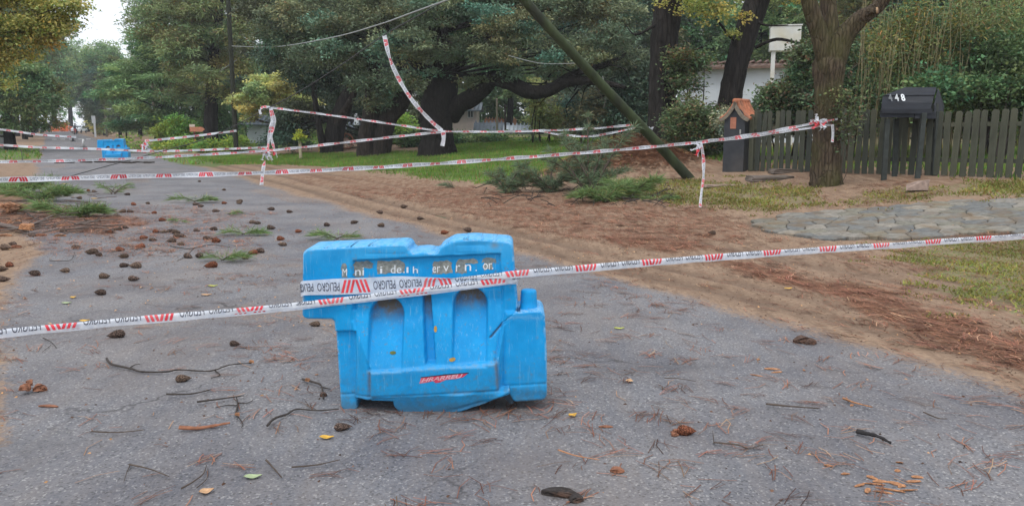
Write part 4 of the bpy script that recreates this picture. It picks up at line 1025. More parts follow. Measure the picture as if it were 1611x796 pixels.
for (px, py, dy, sx, sz) in [(470, 110, .5, 1.5, 1), (520, 120, .8, 1.5, 1), (450, 70, .5, 1.6, 1), (480, 30, 1, 2, 1.1), (540, 60, 1, 1.8, 1), (450, 200, 1.2, 1., .9), (480, 205, 1.5, 1.1, .9), (475, 165, 1, 1.3, .9), (550, 170, 1.6, 1.1, .8), (430, 10, .8, 1.5, 1), (450, -50, 1, 2, 1), (560, -20, 1, 2, 1), (430, 215, 1.5, .8, .6), (640, 215, 3, 1, .5), (560, 215, 2.5, 1., .6)]:
    q = pt(px, py, Yb+dy)-b
    for _ in range(3): cl.append((q[0]+r.uniform(-.6, .6)*sx, q[1]+r.uniform(-.6, .6), q[2]+r.uniform(-.6, .6)*sz, sx*.6, sx*.6, sz*.6))
crown(t, 'darkcyp', cl, 60000, .17, .07, 25, spray=36, sr=.32, flat=.6)
limbs(t, (0, 0, 4), cl, M_BARKD, 8, .5, .05, [(0, 0, 1.5), (.6, 0, 8)])

# --- generic builder
def std_tree(name, px, Y, label, mat, trunk, cl_px, n, L, Wd, seed, tm=M_BARKP, group=None, spray=30, sr=.4, flat=.5, lean=None, rt=None, kb=.06, lf=.6):
    x = (px-CX)/FPX*Y*1.0/1.0; x = pt(px, 240, Y)[0]; b = np.array([x, Y, gz(x, Y)])
    t = tree_root(name, b, label, group)
    P = Lp(b, trunk); rt_ = rt
    P[0] = (P[0][0], P[0][1], min(P[0][2], -.15))
    trunk_obj(t, P, rt_, tm, seed=seed, k=12)
    cl = []; r = random.Random(seed)
    for c in cl_px:
        px_, py_, dy, sx, sz = c[:5]; q = pt(px_, py_, Y+dy)-b
        for _ in range(3): cl.append((q[0]+r.uniform(-.7, .7)*sx, q[1]+r.uniform(-.7, .7)*sx, q[2]+r.uniform(-.6, .6)*sz, sx*.6, sx*.6, sz*.55))
    crown(t, mat, cl, n, L, Wd, seed, spray=spray, sr=sr, flat=flat)
    limbs(t, P[-1], cl, tm, seed, lf, kb, [P[len(P)//3], P[-1]])
    return t
std_tree('pine_tree', 334, 50, 'tall olive green pine with a dark trunk behind the slim utility pole', 'olive',
 [(332, 240, 50), (331, 200, 50), (333, 150, 50), (336, 90, 50), (345, 20, 50), (345, -60, 50)], [(300, 60, -1, 2, .9), (350, 50, -1, 2, .9), (270, 90, -1, 1.7, .7), (310, 120, -1.5, 1.8, .6), (370, 100, -1, 1.6, .7), (290, 30, 0, 2.2, 1), (350, 0, 0, 2.4, 1.1), (390, 40, 0, 1.8, .9), (350, 150, -1, 1.4, .5), (385, 140, 0, 1.2, .5), (260, 50, 0, 1.8, .8), (300, -30, 0, 2.5, 1), (375, -40, 0, 2.5, 1), (315, 155, 0, 1.2, .4), (250, 20, 1, 1.6, .8), (325, 85, 1, 1.8, .8), (290, 145, 1, 1.3, .6)],
 50000, .26, .07, 41, M_BARKD, rt=[.5, .42, .38, .3, .22, .12], spray=34, sr=.36)
std_tree('cedar_tree', 254, 60, 'layered green cedar behind the far blue barrier, left of the olive pine', 'cedar',
 [(256, 232, 60), (256, 200, 60), (258, 160, 60), (256, 110, 60), (250, 60, 60)], [(200, 130, -1, 2, .5), (230, 110, -1, 2.4, .55), (270, 125, -1, 2.2, .5), (190, 155, -1, 1.8, .45), (230, 150, -1.5, 2.4, .5), (280, 160, -1, 2, .5), (210, 180, -1, 2.2, .5), (250, 180, -1, 2, .5), (290, 185, -1, 1.6, .5), (215, 85, 0, 2, .6), (250, 80, 0, 2, .6), (285, 100, 0, 1.8, .5), (235, 60, 0, 1.6, .6), (220, 200, 0, 1.6, .4), (195, 195, 0, 1.2, .4), (265, 55, 0, 1.6, .6), (300, 140, 0, 1.7, .5), (185, 110, 1, 1.5, .5)],
 42000, .30, .09, 43, M_BARKD, rt=[.55, .45, .36, .25, .1], spray=34, sr=.5, flat=.22)
std_tree('yellow_tree', 432, 44, 'small yellow green spreading tree before the white bungalow', 'yellow',
 [(434, 236, 44), (433, 215, 44), (432, 190, 44), (430, 165, 44)], [(415, 135, -.5, .9, .5), (440, 140, -.7, 1, .5), (400, 155, -.5, .9, .4), (430, 160, -.8, 1, .4), (465, 158, -.5, .9, .35), (390, 170, -.3, .7, .3), (425, 122, 0, .7, .4), (478, 168, 0, .6, .25), (410, 175, -.4, .8, .3), (450, 172, -.3, .7, .3), (435, 150, .5, 1.0, .5), (372, 160, 0, .45, .2), (492, 165, 0, .4, .2), (405, 128, 0, .5, .25), (450, 118, 0, .4, .25), (385, 185, 0, .5, .2)],
 20000, .17, .09, 45, M_TWIG, rt=[.14, .12, .1, .06], spray=26, sr=.22, flat=.35, kb=.04, lf=.9)
std_tree('broadleaf_tree', 12, 48, 'dark green tree on the left verge with a short bare trunk at the picture edge', 'pine',
 [(17, 240, 48), (15, 215, 48), (12, 190, 48), (8, 150, 48), (0, 90, 48)], [(10, 140, -1, 1.8, 1), (50, 150, -1, 1.5, .9), (30, 175, -1.4, 1.4, .6), (70, 170, -1, 1.2, .6), (-30, 150, 0, 2, 1), (40, 115, 0, 2, 1), (0, 100, 0, 2, 1), (60, 130, 0, 1.4, .8), (-40, 180, -1, 1.6, .8), (55, 195, -1, 1., .4), (5, 190, -1, 1.2, .4), (30, 80, .5, 1.8, 1), (82, 145, 0, 1, .6), (-20, 205, 0, 1.2, .4)],
 44000, .22, .08, 47, M_BARKD, rt=[.36, .3, .26, .2, .1], spray=34, sr=.35)
t = std_tree('autumn_tree', -140, 21, 'yellowing leafy branches overhanging the top left corner from a tree outside the picture', 'autumn',
 [(-200, 330, 21), (-210, 240, 21), (-200, 150, 21), (-150, 60, 21), (-80, 10, 21)], [(20, 20, 0, .9, .5), (60, 30, 0, .9, .5), (30, 60, -.3, .9, .45), (0, 100, -.3, .6, .35), (80, 10, 0, .7, .35), (100, 45, 0, .35, .2), (-30, 50, 0, 1.2, .6), (5, 130, 0, .28, .22), (70, 60, 0, .5, .25), (40, -20, 0, 1.2, .6), (-50, 0, 0, 1.6, 1), (-90, 90, 0, 1.2, .8), (40, 90, 0, .35, .2), (118, 5, 0, .28, .14), (-130, 40, 0, 1.6, 1.1)],
 42000, .085, .06, 49, M_TWIG, rt=[.26, .22, .2, .14, .06], spray=18, sr=.2, flat=.5, kb=.035, lf=1)

# --- tall trunks right of the leaning pole
def big_trunk(name, label, P, R, m, seed, group=None, side=()):
    b = np.array([pt(*P[0])[0], P[0][2], 0.]); b[2] = gz(b[0], b[1]); t = tree_root(name, b, label, group)
    Q = Lp(b, P); Q[0] = (Q[0][0], Q[0][1], -.3); trunk_obj(t, Q, R, m, seed=seed, k=22, rough=.10, fine=7)
    for j, (sp, sr_) in enumerate(side): trunk_obj(t, Lp(b, sp), sr_, m, 'branch', seed+j+1, 7, .15)
    return t, b
t, b = big_trunk('pine_tree', 'upright dark pine trunk just right of the leaning pole', [(1040, 235, 24.5), (1041, 190, 24.5), (1043, 120, 24.5), (1047, 50, 24.5), (1051, 0, 24.5), (1056, -120, 24.5)], [.52, .42, .40, .40, .40, .36], M_BARKD, 61,
 side=[([(1060, 88, 24.5), (1085, 82, 24.2), (1112, 72, 24)], [.06, .04, .015]), ([(1030, 40, 24.4), (1000, 55, 24), (985, 40, 24)], [.05, .03, .01])])
crown(t, 'autumn', [tuple(pt(px, py, 23.6)-b)+(s, s, s*.6) for px, py, s in ((1040, 8, .18), (1062, 22, .16), (1078, 8, .3), (1100, 12, .45), (1125, 6, .4), (1118, 30, .3), (1090, -30, .8))], 2600, .10, .06, 62, spray=16, sr=.18)
t, b = big_trunk('pine_tree', 'dark pine trunk leaning right in front of the white garden house', [(1135, 240, 24), (1144, 185, 24), (1155, 125, 24), (1172, 60, 24), (1192, 0, 24), (1230, -110, 24)], [.42, .36, .33, .33, .34, .3], M_BARKD, 64,
 side=[([(1188, 75, 23.8), (1222, 62, 23.4), (1262, 68, 23), (1300, 60, 22.6)], [.06, .045, .03, .012]), ([(1160, 70, 24), (1138, 45, 23.8), (1120, 20, 23.6)], [.05, .035, .015]), ([(1180, 30, 24), (1205, 40, 23.5), (1240, 40, 23)], [.05, .03, .012])])
crown(t, 'autumn', [tuple(pt(px, py, 23.4)-b)+(s, s, s*.6) for px, py, s in ((1170, 28, .22), (1150, 55, .2), (1240, -20, .7), (1140, 20, .3))], 1400, .10, .06, 65, spray=14, sr=.15)
t, b = big_trunk('background_tree', 'slim dark trunk behind the reed thicket near the right corner', [(1541, 200, 27), (1542, 100, 27), (1543, 30, 27), (1544, -60, 27)], [.2, .19, .18, .17], M_BARKD, 67)
t, b = big_trunk('background_tree', 'forked dark trunk cut by the right edge of the picture', [(1604, 200, 25), (1604, 100, 25), (1603, 40, 25), (1605, -60, 25)], [.36, .33, .3, .28], M_BARKD, 68, side=[([(1600, 60, 25), (1585, 25, 24.8), (1568, -20, 24.6)], [.16, .13, .10])])

# --- forked street tree
b = np.array(gp(1300, 291)); Yt = b[1]
t = tree_root('street_tree', b, 'mossy forking street tree before the picket fence, with tape round its trunk')
z0 = Lp(b, [(1300, 300, Yt), (1300, 280, Yt), (1301, 235, Yt), (1303, 180, Yt), (1304, 130, Yt), (1305, 98, Yt), (1305, 80, Yt)])
trunk_obj(t, z0, [.35, .30, .255, .25, .26, .28, .12], M_BARKM, seed=71, k=26, rough=.13, fine=8)
trunk_obj(t, Lp(b, [(1303, 128, Yt), (1299, 98, Yt), (1290, 60, Yt-.05), (1279, 25, Yt-.1), (1268, -10, Yt-.15), (1245, -80, Yt-.2)]), [.1, .19, .165, .145, .13, .1], M_BARKM, 'limb', 72, 14, .12)
trunk_obj(t, Lp(b, [(1304, 125, Yt), (1305, 95, Yt+.05), (1306, 45, Yt+.1), (1303, 0, Yt+.15), (1305, -80, Yt+.2)]), [.1, .22, .17, .14, .1], M_BARKM, 'limb', 73, 14, .12)
trunk_obj(t, Lp(b, [(1305, 130, Yt), (1311, 98, Yt-.03), (1326, 60, Yt-.1), (1350, 32, Yt-.2), (1382, 10, Yt-.3), (1420, -40, Yt-.5)]), [.1, .22, .19, .155, .12, .09], M_BARKM, 'limb', 74, 14, .12)
trunk_obj(t, Lp(b, [(1350, 34, Yt-.2), (1364, 20, Yt-.35), (1378, 17, Yt-.42)]), [.09, .07, .062], M_BARKM, 'cut_stub', 75, 9, .08)
mb = MB(); q = Lp(b, [(1378, 17, Yt-.42), (1381, 16.5, Yt-.44)]); mb.tube(q, [.058, .055], 10); mb.build('cut_face', simple('cut_wood', (.38, .25, .15), .8, .2, 30, .2), t)
# ivy wisps round the trunk
crown(t, 'ivy', [tuple(pt(px, py, Yt-.35)-b)+(s, s*.5, s) for px, py, s in ((1338, 190, .25), (1325, 150, .18), (1345, 165, .2), (1275, 150, .14), (1332, 215, .2), (1320, 175, .14))], 900, .06, .045, 77, name='ivy', spray=8, sr=.12)
mb = MB(); r = random.Random(8)
for px0, py0, px1, py1 in ((1322, 290, 1340, 160), (1330, 250, 1322, 180), (1285, 170, 1262, 140), (1315, 160, 1350, 130), (1333, 120, 1360, 95), (1298, 240, 1270, 205), (1318, 300, 1330, 230)):
    a = pt(px0, py0, Yt-.32)-b; e = pt(px1, py1, Yt-.4)-b; m_ = (a+e)/2+np.array([r.uniform(-.1, .1), -.05, 0]); pp = smooth_path([(*a, .008), (*m_, .007), (*e, .003)], 4); mb.tube([q[:3] for q in pp], [q[3] for q in pp], 5)
mb.build('suckers', M_TWIG, t)['kind'] = 'stuff'

# --- shrubs and thickets
def shrub(name, lst, Y, label, mat, n, L, Wd, seed, group=None, stems=8, cat='shrub', **kw):
    """lst: (px, py, dy, radius_m, flat)"""
    mx_ = sum(p[0] for p in lst)/len(lst); x = pt(mx_, 220, Y)[0]; b = np.array([x, Y, gz(x, Y)]); t = tree_root(name, b, label, group, cat)
    cl = [tuple(pt(p[0], p[1], Y+p[2])-b)+(p[3], p[3], p[3]*p[4]) for p in lst]
    crown(t, mat, cl, n, L, Wd, seed, name='foliage', **kw)
    mb = MB(); r = random.Random(seed)
    for k in range(stems):
        c = r.choice(cl); e = Vector(c[:3])+Vector((r.uniform(-.5, .5), r.uniform(-.5, .5), 0))*c[3]; a = Vector((e.x+r.uniform(-.3, .3), e.y+.1, gz(b[0]+e.x, b[1]+e.y)-b[2]-.05))
        m_ = a.lerp(e, .5)+Vector((r.uniform(-.15, .15), 0, 0)); pp = smooth_path([(*a, .03), (*m_, .022), (*e, .008)], 3); mb.tube([q[:3] for q in pp], [q[3] for q in pp], 5)
    mb.build('stems', M_TWIGD, t)['kind'] = 'stuff'
    return t, b, cl
R_ = random.Random(99)
def field(x0, x1, y0, y1, k, s0, s1, fl=.8, dy=.8, seed=1):
    r = random.Random(seed); return [(r.uniform(x0, x1), r.uniform(y0, y1), r.uniform(-dy, dy), r.uniform(s0, s1), fl) for _ in range(k)]
t, b, cl = shrub('reed_thicket', field(1345, 1640, 40, 175, 60, .5, .85, 1.2, .8, 3), 20.5, 'tall olive green reedy thicket of upright stems behind the picket fence', 'bamboo', 76000, .13, .034, 81, stems=0, spray=22, sr=.26, flat=1.0, hue=.25)
mb = MB(); r = random.Random(81)
for k in range(150):
    px = r.uniform(1335, 1600); x = pt(px, 200, 19.6)[0]; Y = 19.6+r.uniform(-.6, .8); h = r.uniform(1.8, 4.2); a = Vector((x-b[0], Y-b[1], gz(x, Y)-b[2])); le = r.uniform(-.35, .35)
    P = [a, a+Vector((le*.3, 0, h*.5)), a+Vector((le, r.uniform(-.3, .1), h))]; pp = smooth_path([(*P[0], .011), (*P[1], .009), (*P[2], .004)], 3); mb.tube([q[:3] for q in pp], [q[3] for q in pp], 4)
o = mb.build('canes', simple('reed_cane', (.20, .17, .085), .7, .3, 8, .1), t); o['kind'] = 'stuff'
shrub('shrub', field(1440, 1640, 130, 175, 14, .4, .6, .8, .4, 4), 18.3, 'low dark ivy shrub behind the right end of the picket fence', 'hedge', 12000, .10, .06, 82, spray=16, sr=.2)
shrub('shrub', field(1540, 1640, 90, 150, 10, .5, .7, 1, .3, 44), 19.3, 'dark blue green leafy shrub at the far right over the fence', 'hedge', 11000, .11, .06, 182, spray=16, sr=.22)
shrub('shrub', field(1215, 1285, 150, 185, 12, .3, .45, .9, .5, 5)+field(1258, 1290, 70, 150, 9, .3, .42, .9, .3, 6), 20.5, 'dark green climber clad shrub between the leaning pine and the street tree', 'ivy', 26000, .10, .06, 83, spray=16, sr=.2)
shrub('shrub', field(1290, 1345, 60, 185, 12, .4, .6, 1, .4, 55), 20, 'leafy shrub behind the forked street tree', 'ivy', 14000, .10, .05, 183, spray=16, sr=.2)
shrub('shrub', field(1065, 1135, 175, 235, 22, .3, .48, .8, .8, 7), 22.8, 'tangled brown green undergrowth between the two dark pine trunks', 'ivy', 24000, .10, .05, 84, spray=16, sr=.2)
shrub('shrub', field(1150, 1260, 180, 210, 16, .3, .4, .7, .5, 8), 21, 'grey green shrub behind the left end of the picket fence and the tiled box', 'greyshrub', 15000, .09, .05, 85, spray=16, sr=.2)
shrub('shrub', field(1062, 1108, 85, 200, 20, .16, .34, .8, .6, 9), 23.8, 'loose climbing sprays beside the upright pine trunk', 'ivy', 6500, .12, .05, 86, spray=12, sr=.24)
shrub('shrub', field(880, 1030, 155, 205, 26, .5, .8, .7, 1, 10), 33, 'silvery grey green shrub row behind the leaning pole and lawn', 'greyshrub', 22000, .15, .08, 87, spray=16, sr=.25)
shrub('shrub', field(838, 885, 140, 195, 10, .5, .8, .9, .6, 11), 36, 'yellow green bush seen under the long cypress bough', 'yellow', 9000, .16, .09, 88, spray=16, sr=.25)
shrub('shrub', field(985, 1035, 110, 190, 10, .6, .9, .9, .6, 12), 31, 'dark bush left of the upright pine trunk', 'darkcyp', 12000, .15, .07, 89, spray=20, sr=.3)
shrub('hedge', field(640, 850, 215, 236, 34, .45, .6, .6, .5, 13), 38, 'low clipped dark hedge behind the massive cypress', 'hedge', 16000, .13, .08, 90, spray=14, sr=.25, cat='hedge')
shrub('hedge', field(465, 560, 232, 243, 18, .3, .45, .6, .5, 14), 45, 'low dark hedge left of the cypress stems', 'hedge', 12000, .15, .09, 91, spray=14, sr=.25, cat='hedge')
shrub('hedge', field(205, 380, 226, 245, 24, .5, .7, .6, .6, 15), 46, 'green hedge left of the slim utility pole behind the far tapes', 'bright', 11000, .18, .1, 92, spray=14, sr=.3, cat='hedge')
shrub('shrub', field(262, 318, 198, 225, 9, .7, 1, .8, .6, 16), 52, 'rounded bright lime green shrub behind the left hedge', 'bright', 9000, .2, .11, 93, spray=14, sr=.3)
shrub('shrub', field(154, 168, 190, 205, 3, .9, 1.3, .8, .6, 17), 118, 'small bright yellow green palm like bush on the far bank', 'yellow', 1600, .5, .2, 94, spray=14, sr=.5)
shrub('shrub', field(618, 650, 185, 225, 6, .6, .8, .8, .6, 18), 41, 'bright leafy bush between the two right cypresses', 'bright', 6000, .16, .09, 95, spray=14, sr=.25)
shrub('shrub', field(330, 372, 170, 215, 8, .7, 1, .8, .6, 19), 52, 'mid green bush right of the olive pine trunk', 'cedar', 8000, .2, .1, 96, spray=14, sr=.3)

# --- background trees: four prototypes, copied
def proto(kind, seed):
    r = random.Random(seed); root = empty('background_tree', (0, 0, 0))
    if kind == 0:   # layered pine
        H = 15; trunk = [(0, 0, -.3), (.15, 0, 5), (-.1, .1, 10), (.1, 0, 14.5)]; R = [.32, .26, .18, .06]
        cl = []
        for z in np.arange(3.2, 15, .95):
            w = 3.4*(1-((z-7)/9.5)**2)**.5 if abs(z-7) < 9.5 else 1
            for _ in range(5):
                a = r.uniform(0, 6.28); d = w*r.uniform(.25, 1); s = r.uniform(.8, 1.35); cl.append((math.cos(a)*d, math.sin(a)*d, z+r.uniform(-.4, .4), s, s, s*.42))
        kw = dict(n=26000, L=.34, Wd=.10, spray=30, sr=.42, flat=.4); mat = 'pine'
    elif kind == 1:   # broad crown
        H = 12; trunk = [(0, 0, -.3), (.2, 0, 3), (.1, .1, 6), (0, 0, 9)]; R = [.34, .26, .2, .08]
        cl = rclumps(seed, 0, 0, 7.2, 3.4, 3.4, 4, 46, .9, 1.5, .7)
        kw = dict(n=26000, L=.32, Wd=.16, spray=22, sr=.45, flat=.6); mat = 'cedar'
    elif kind == 2:   # dark dense cypress
        H = 14; trunk = [(0, 0, -.3), (0, .1, 4), (.1, 0, 9), (0, 0, 12)]; R = [.4, .3, .2, .08]
        cl = rclumps(seed, 0, 0, 7.2, 2.9, 2.9, 6.2, 56, .9, 1.4, .7)
        kw = dict(n=28000, L=.32, Wd=.11, spray=30, sr=.42, flat=.5); mat = 'darkcyp'
    else:            # olive airy
        H = 15; trunk = [(0, 0, -.3), (-.2, 0, 5), (.2, .2, 9), (0, 0, 13)]; R = [.3, .24, .16, .06]
        cl = rclumps(seed, 0, 0, 9, 3.2, 3.2, 5, 40, .8, 1.3, .5)
        kw = dict(n=22000, L=.32, Wd=.11, spray=28, sr=.45, flat=.45); mat = 'olive'
    trunk_obj(root, trunk, R, M_BARKD, seed=seed, k=10); crown(root, mat, cl, seed=seed, **kw); limbs(root, (0, 0, 3), cl, M_BARKD, seed, .35, .06, [trunk[1], trunk[-1]])
    return root
PROTO = {}
BGT = [ # px, Y, kind, scale, label
 (-60, 72, 2, 1.0, 'dark tree on the left verge, behind the edge tree with the bare trunk'),
 (40, 84, 0, .95, 'second pine along the left verge of the far road'), (28, 104, 3, 1.05, 'airy olive pine on the left verge where the road narrows'),
 (20, 112, 1, 1.35, 'broad tree towering behind the left verge pines'), (88, 205, 1, 2.1, 'hazy tall tree at the far end of the road, left of the motorcyclist'),
 (58, 165, 1, 1.4, 'hazy broad tree over the far left roadside'), (112, 225, 1, 2.0, 'hazy round tree closing the view at the end of the road'),
 (140, 185, 1, 1.75, 'hazy round tree over the far end of the road, right of its axis'), (46, 98, 3, 1.6, 'tallest airy tree of the left roadside, beside the gap of sky'), (50, 138, 1, 2.15, 'huge hazy broad tree far down the left roadside'), (150, 140, 2, .80, 'dark dense tree on the right bank behind the white signpost'),
 (166, 118, 2, .72, 'dark low tree behind the slim pole on the far bank'), (183, 150, 1, 1.35, 'olive tree beneath the pale gap of sky'),
 (190, 96, 0, .62, 'young pine left of the layered cedar'), (222, 84, 1, .7, 'green broad tree directly behind the layered cedar'),
 (252, 105, 3, .9, 'tall airy tree right of the sky gap'), (275, 90, 0, 1.1, 'tall pine behind the olive pine, its left side'),
 (310, 76, 2, .95, 'dark cypress behind the lime green shrub'), (352, 82, 0, 1.15, 'tall pine rising behind the yellow green tree'),
 (392, 70, 2, .62, 'dark tree just right of the slim utility pole, in the back'), (400, 98, 1, .75, 'pale broad tree far behind the bungalow'),
 (445, 64, 2, 1.1, 'dark cypress behind the bungalow roof'), (500, 78, 3, 1.2, 'airy olive tree behind the left cypress'),
 (560, 62, 2, 1.1, 'dark tree in the gap between the left and middle cypress'), (620, 72, 1, 1.2, 'broad green tree behind the middle cypress'),
 (668, 60, 2, 1.05, 'dark tree hidden behind the massive cypress'), (745, 92, 3, 1.1, 'airy tree above the pink house'),
 (800, 74, 1, 1.0, 'broad green tree behind the orange roof'), (850, 62, 0, .95, 'pine behind the yellow green bush'),
 (905, 52, 2, .95, 'dark tree behind the silvery shrubs, left part'), (960, 60, 3, 1.15, 'airy tree behind the top of the leaning pole'),
 (1000, 46, 2, .9, 'dark tree filling the gap left of the upright pine trunk'), (1085, 62, 1, 1.1, 'light green broad tree between the two dark pine trunks'),
 (1130, 74, 3, 1.2, 'airy pale tree over the white garden house'), (1190, 58, 1, .95, 'green tree behind the white boxy tank'),
 (1240, 62, 2, 1.0, 'dark tree right of the white boxy tank'), (1300, 50, 0, 1.0, 'pine behind the forked street tree'),
 (1360, 44, 3, .95, 'airy tree above the left part of the reed thicket'), (1420, 52, 1, 1.1, 'broad tree over the wooden number box'),
 (1480, 42, 2, .9, 'dark tree over the middle of the reed thicket'), (1540, 50, 0, 1.1, 'pine behind the slim dark trunk on the right'),
 (1590, 40, 1, .9, 'green tree behind the forked trunk at the right edge'), (1650, 46, 2, 1.0, 'dark tree just beyond the right edge')]
for i, (px, Y, kind, sc, lb) in enumerate(BGT):
    if kind not in PROTO: PROTO[kind] = proto(kind, 100+kind); o = PROTO[kind]
    else: o = copy_tree(PROTO[kind])
    x = pt(px, 220, Y)[0]; o.location = (x, Y, gz(x, Y)-.05); o.rotation_euler = (0, 0, i*2.1); f = random.Random(i).uniform(.92, 1.1)
    o.scale = (sc*f, sc*f, sc); tag(o, lb, 'tree', 'background trees')
# distant wood closing the view
V = []; r = random.Random(3); cl = []
for k in range(150):
    px = r.uniform(-150, 1750); Y = r.uniform(240, 300); x = (px-CX)/FPX*Y; hmax = 15 if 110 < px < 250 else 26
    for z in np.arange(2, hmax, 5): cl.append((x+r.uniform(-3, 3), Y, z+r.uniform(-1, 1), 5, 4, 3.5))
V, F, T = leaves(cl, 24000, 2.2, .8, 9, spray=20, sr=2.2)
tag(obj('distant_wood', fast_mesh('distant_wood', V, F, False, {'tint': T}), LEAF['cedar']), 'distant wood closing the end of the street', 'wood', kind='stuff')
cl = []
for k in range(120):
    px = r.uniform(380, 1750); Y = r.uniform(78, 95); x = (px-CX)/FPX*Y
    for z in np.arange(1, 13, 3): cl.append((x+r.uniform(-2, 2), Y, z+r.uniform(-1, 1), 2.6, 2, 2))
V, F, T = leaves(cl, 36000, .95, .35, 19, spray=20, sr=1.1)
tag(obj('backing_wood', fast_mesh('backing_wood', V, F, False, {'tint': T}), LEAF['hedge']), 'deep wood behind the houses and gardens', 'wood', kind='stuff')
# ================================================================ POLES AND CABLES
M_MOSSP = simple('mossy_pole_wood', (.040, .056, .022), .85, .5, 5, .5, stretch=(1, 1, .12), dirt=(.022, .022, .018, .95))
M_POLE = simple('grey_pole_wood', (.13, .115, .08), .85, .3, 10, .3, stretch=(1, 1, .15))
b = np.array(gp(1082, 280)); t = empty('leaning_pole', tuple(b), 0, 'mossy green wooden utility pole leaning steeply left over the needle heap', 'utility pole')
P = Lp(b, [(1087, 284, b[1]), (1040, 232, b[1]-.25), (960, 148, b[1]-.9), (880, 62, b[1]-1.5), (820, -5, b[1]-1.9), (770, -62, b[1]-2.2)])
trunk_obj(t, P, [.118, .113, .107, .10, .095, .09], M_MOSSP, 'shaft', 5, 20, .03, 8)
mb = MB()
for a_, e_, sag in (((905, 88, 17.2), (948, 155, 17.9), .0), ((948, 120, 17.7), (950, 170, 17.8), 0.)):
    p0, p1 = Lp(b, [a_, e_]); p0 = np.array(p0); p1 = np.array(p1); mb.tube([p0, (p0+p1)/2+np.array([.08, 0, -.05]), p1], .009, 5)
mb.build('loose_wire', simple('wire_grey', (.18, .18, .17), .6, .2, 20, 0), t)
def pole(px, pyb, Y, pyt, r0, r1, label, m=M_POLE, name='utility_pole', extra=None, group=None):
    x = pt(px, pyb, Y)[0]; b = np.array([x, Y, gz(x, Y)]); t = empty(name, tuple(b), 0, label, 'pole', group)
    top = pt(px, pyt, Y)-b; trunk_obj(t, [(0, 0, -.2), (0, 0, top[2]*.5), (0, 0, top[2])], [r0, (r0+r1)/2, r1], m, 'shaft', int(px), 12, .02)
    return t, b
pole(372, 240, 44, -60, .135, .115, 'slim mossy utility pole before the olive pine, nearest of the upright poles on the left', simple('dark_pole_wood', (.022, .024, .014), .85, .3, 7, .4), group='upright utility poles')
pole(247, 240, 66, 108, .13, .1, 'grey utility pole standing before the layered cedar', group='upright utility poles')
pole(168, 212, 108, 138, .14, .11, 'distant pale utility pole on the grassy bank', group='upright utility poles')
pole(200, 228, 62, 196, .06, .05, 'short thin post on the verge behind the far barrier', M_BARKD, 'post')
pole(782, 232, 58, 155, .08, .07, 'thin pale pole behind the low hedge, left of the orange roof', group='thin poles behind the hedge')
pole(795, 232, 50, 165, .07, .06, 'thin dark pole in front of the orange roof', M_BARKD, group='thin poles behind the hedge')
pole(93, 192, 190, 172, .3, .25, 'white pole standing by the orange mesh at the end of the road', simple('white_post_paint', (.7, .7, .68), .6, .1, 5, .1), 'post')
M_WIRE = simple('black_cable', (.05, .05, .052), .6, .2, 20, 0); M_WIREG = simple('grey_cable', (.28, .29, .29), .6, .2, 20, 0)
def cable(pts, r_, label, m=M_WIRE, per=8):
    P = smooth_path(TP(pts), per); o_ = P[len(P)//2]; mb = MB(); mb.tube([tuple(np.array(p[:3])-o_[:3]) for p in P], r_, 6); o = mb.build('cable', m, None, tuple(o_[:3])); tag(o, label, 'cable'); return o
g = gp(20, 299)
cable([(-60, 318, 18.2), (20, 301, 19.2), (60, 293, 19.6), (130, 272, 20), (230, 245, 20.6), (330, 216, 21), (425, 169, 21), (480, 139, 20.8), (545, 97, 20), (604, 56, 19.2), (660, 24, 18.6), (700, 2, 18.2), (740, -22, 17.8), (800, -60, 17)], .012, 'fallen black cable slanting from the top centre down to the asphalt at the left')
cable([(365, 73, 42), (410, 74.5, 38), (450, 72.5, 33), (530, 58, 26), (600, 38, 22), (650, 20, 19.5), (700, 2, 17.8), (735, -10, 17)], .018, 'pale grey cable from the slim utility pole to the top of the leaning pole', M_WIREG)
cable([(800, 88, 24), (850, 100, 22), (905, 100, 17.4)], .008, 'thin slack wire ending at the leaning pole', M_WIREG)
cable([(247, 150, 66), (300, 140, 55), (372, 95, 44)], .02, 'thin cable between the grey pole and the slim mossy pole', M_WIREG)

# ================================================================ PICKET FENCE
M_PICK = simple('picket_green', (.040, .046, .037), .85, .35, 9, .5, each=.9, stretch=(1, 1, .2), dirt=(.06, .055, .042, .7))
fa = np.array([pt(1183, 220, 18.7)[0], 18.7]); fb = np.array([pt(1640, 220, 14.3)[0], 14.3])
fd = fb-fa; flen = np.linalg.norm(fd); fd /= flen; frz = math.atan2(fd[1], fd[0])
t = empty('picket_fence', (fa[0], fa[1], gz(*fa)), 0, 'weathered dark green picket fence along the garden on the bank', 'fence')
org = np.array(t.location); r = random.Random(12); npk = int(flen/.158)
fh = lambda u: 1.30+.06*math.sin(u*1.1)
for i in range(npk+1):
    u = i*.158+r.uniform(-.012, .012); p = fa+fd*u; z = gz(*p); h = fh(u)+r.uniform(-.03, .03); w = r.uniform(.100, .122)
    tw = r.uniform(-.03, .03); mb = MB()
    k_ = w/2; poly = [(-k_, 0), (k_, 0), (k_*1.0, h-.035), (k_*.55, h), (-k_*.5, h+.004), (-k_, h-.03)]
    mb.prism(poly, -.011, .011); o = mb.build('picket', M_PICK, t, (p[0]-org[0], p[1]-org[1], z+.015+r.uniform(-.01, .015)-org[2])); o.rotation_euler = (r.uniform(-.02, .02), tw, frz+r.uniform(-.05, .05))
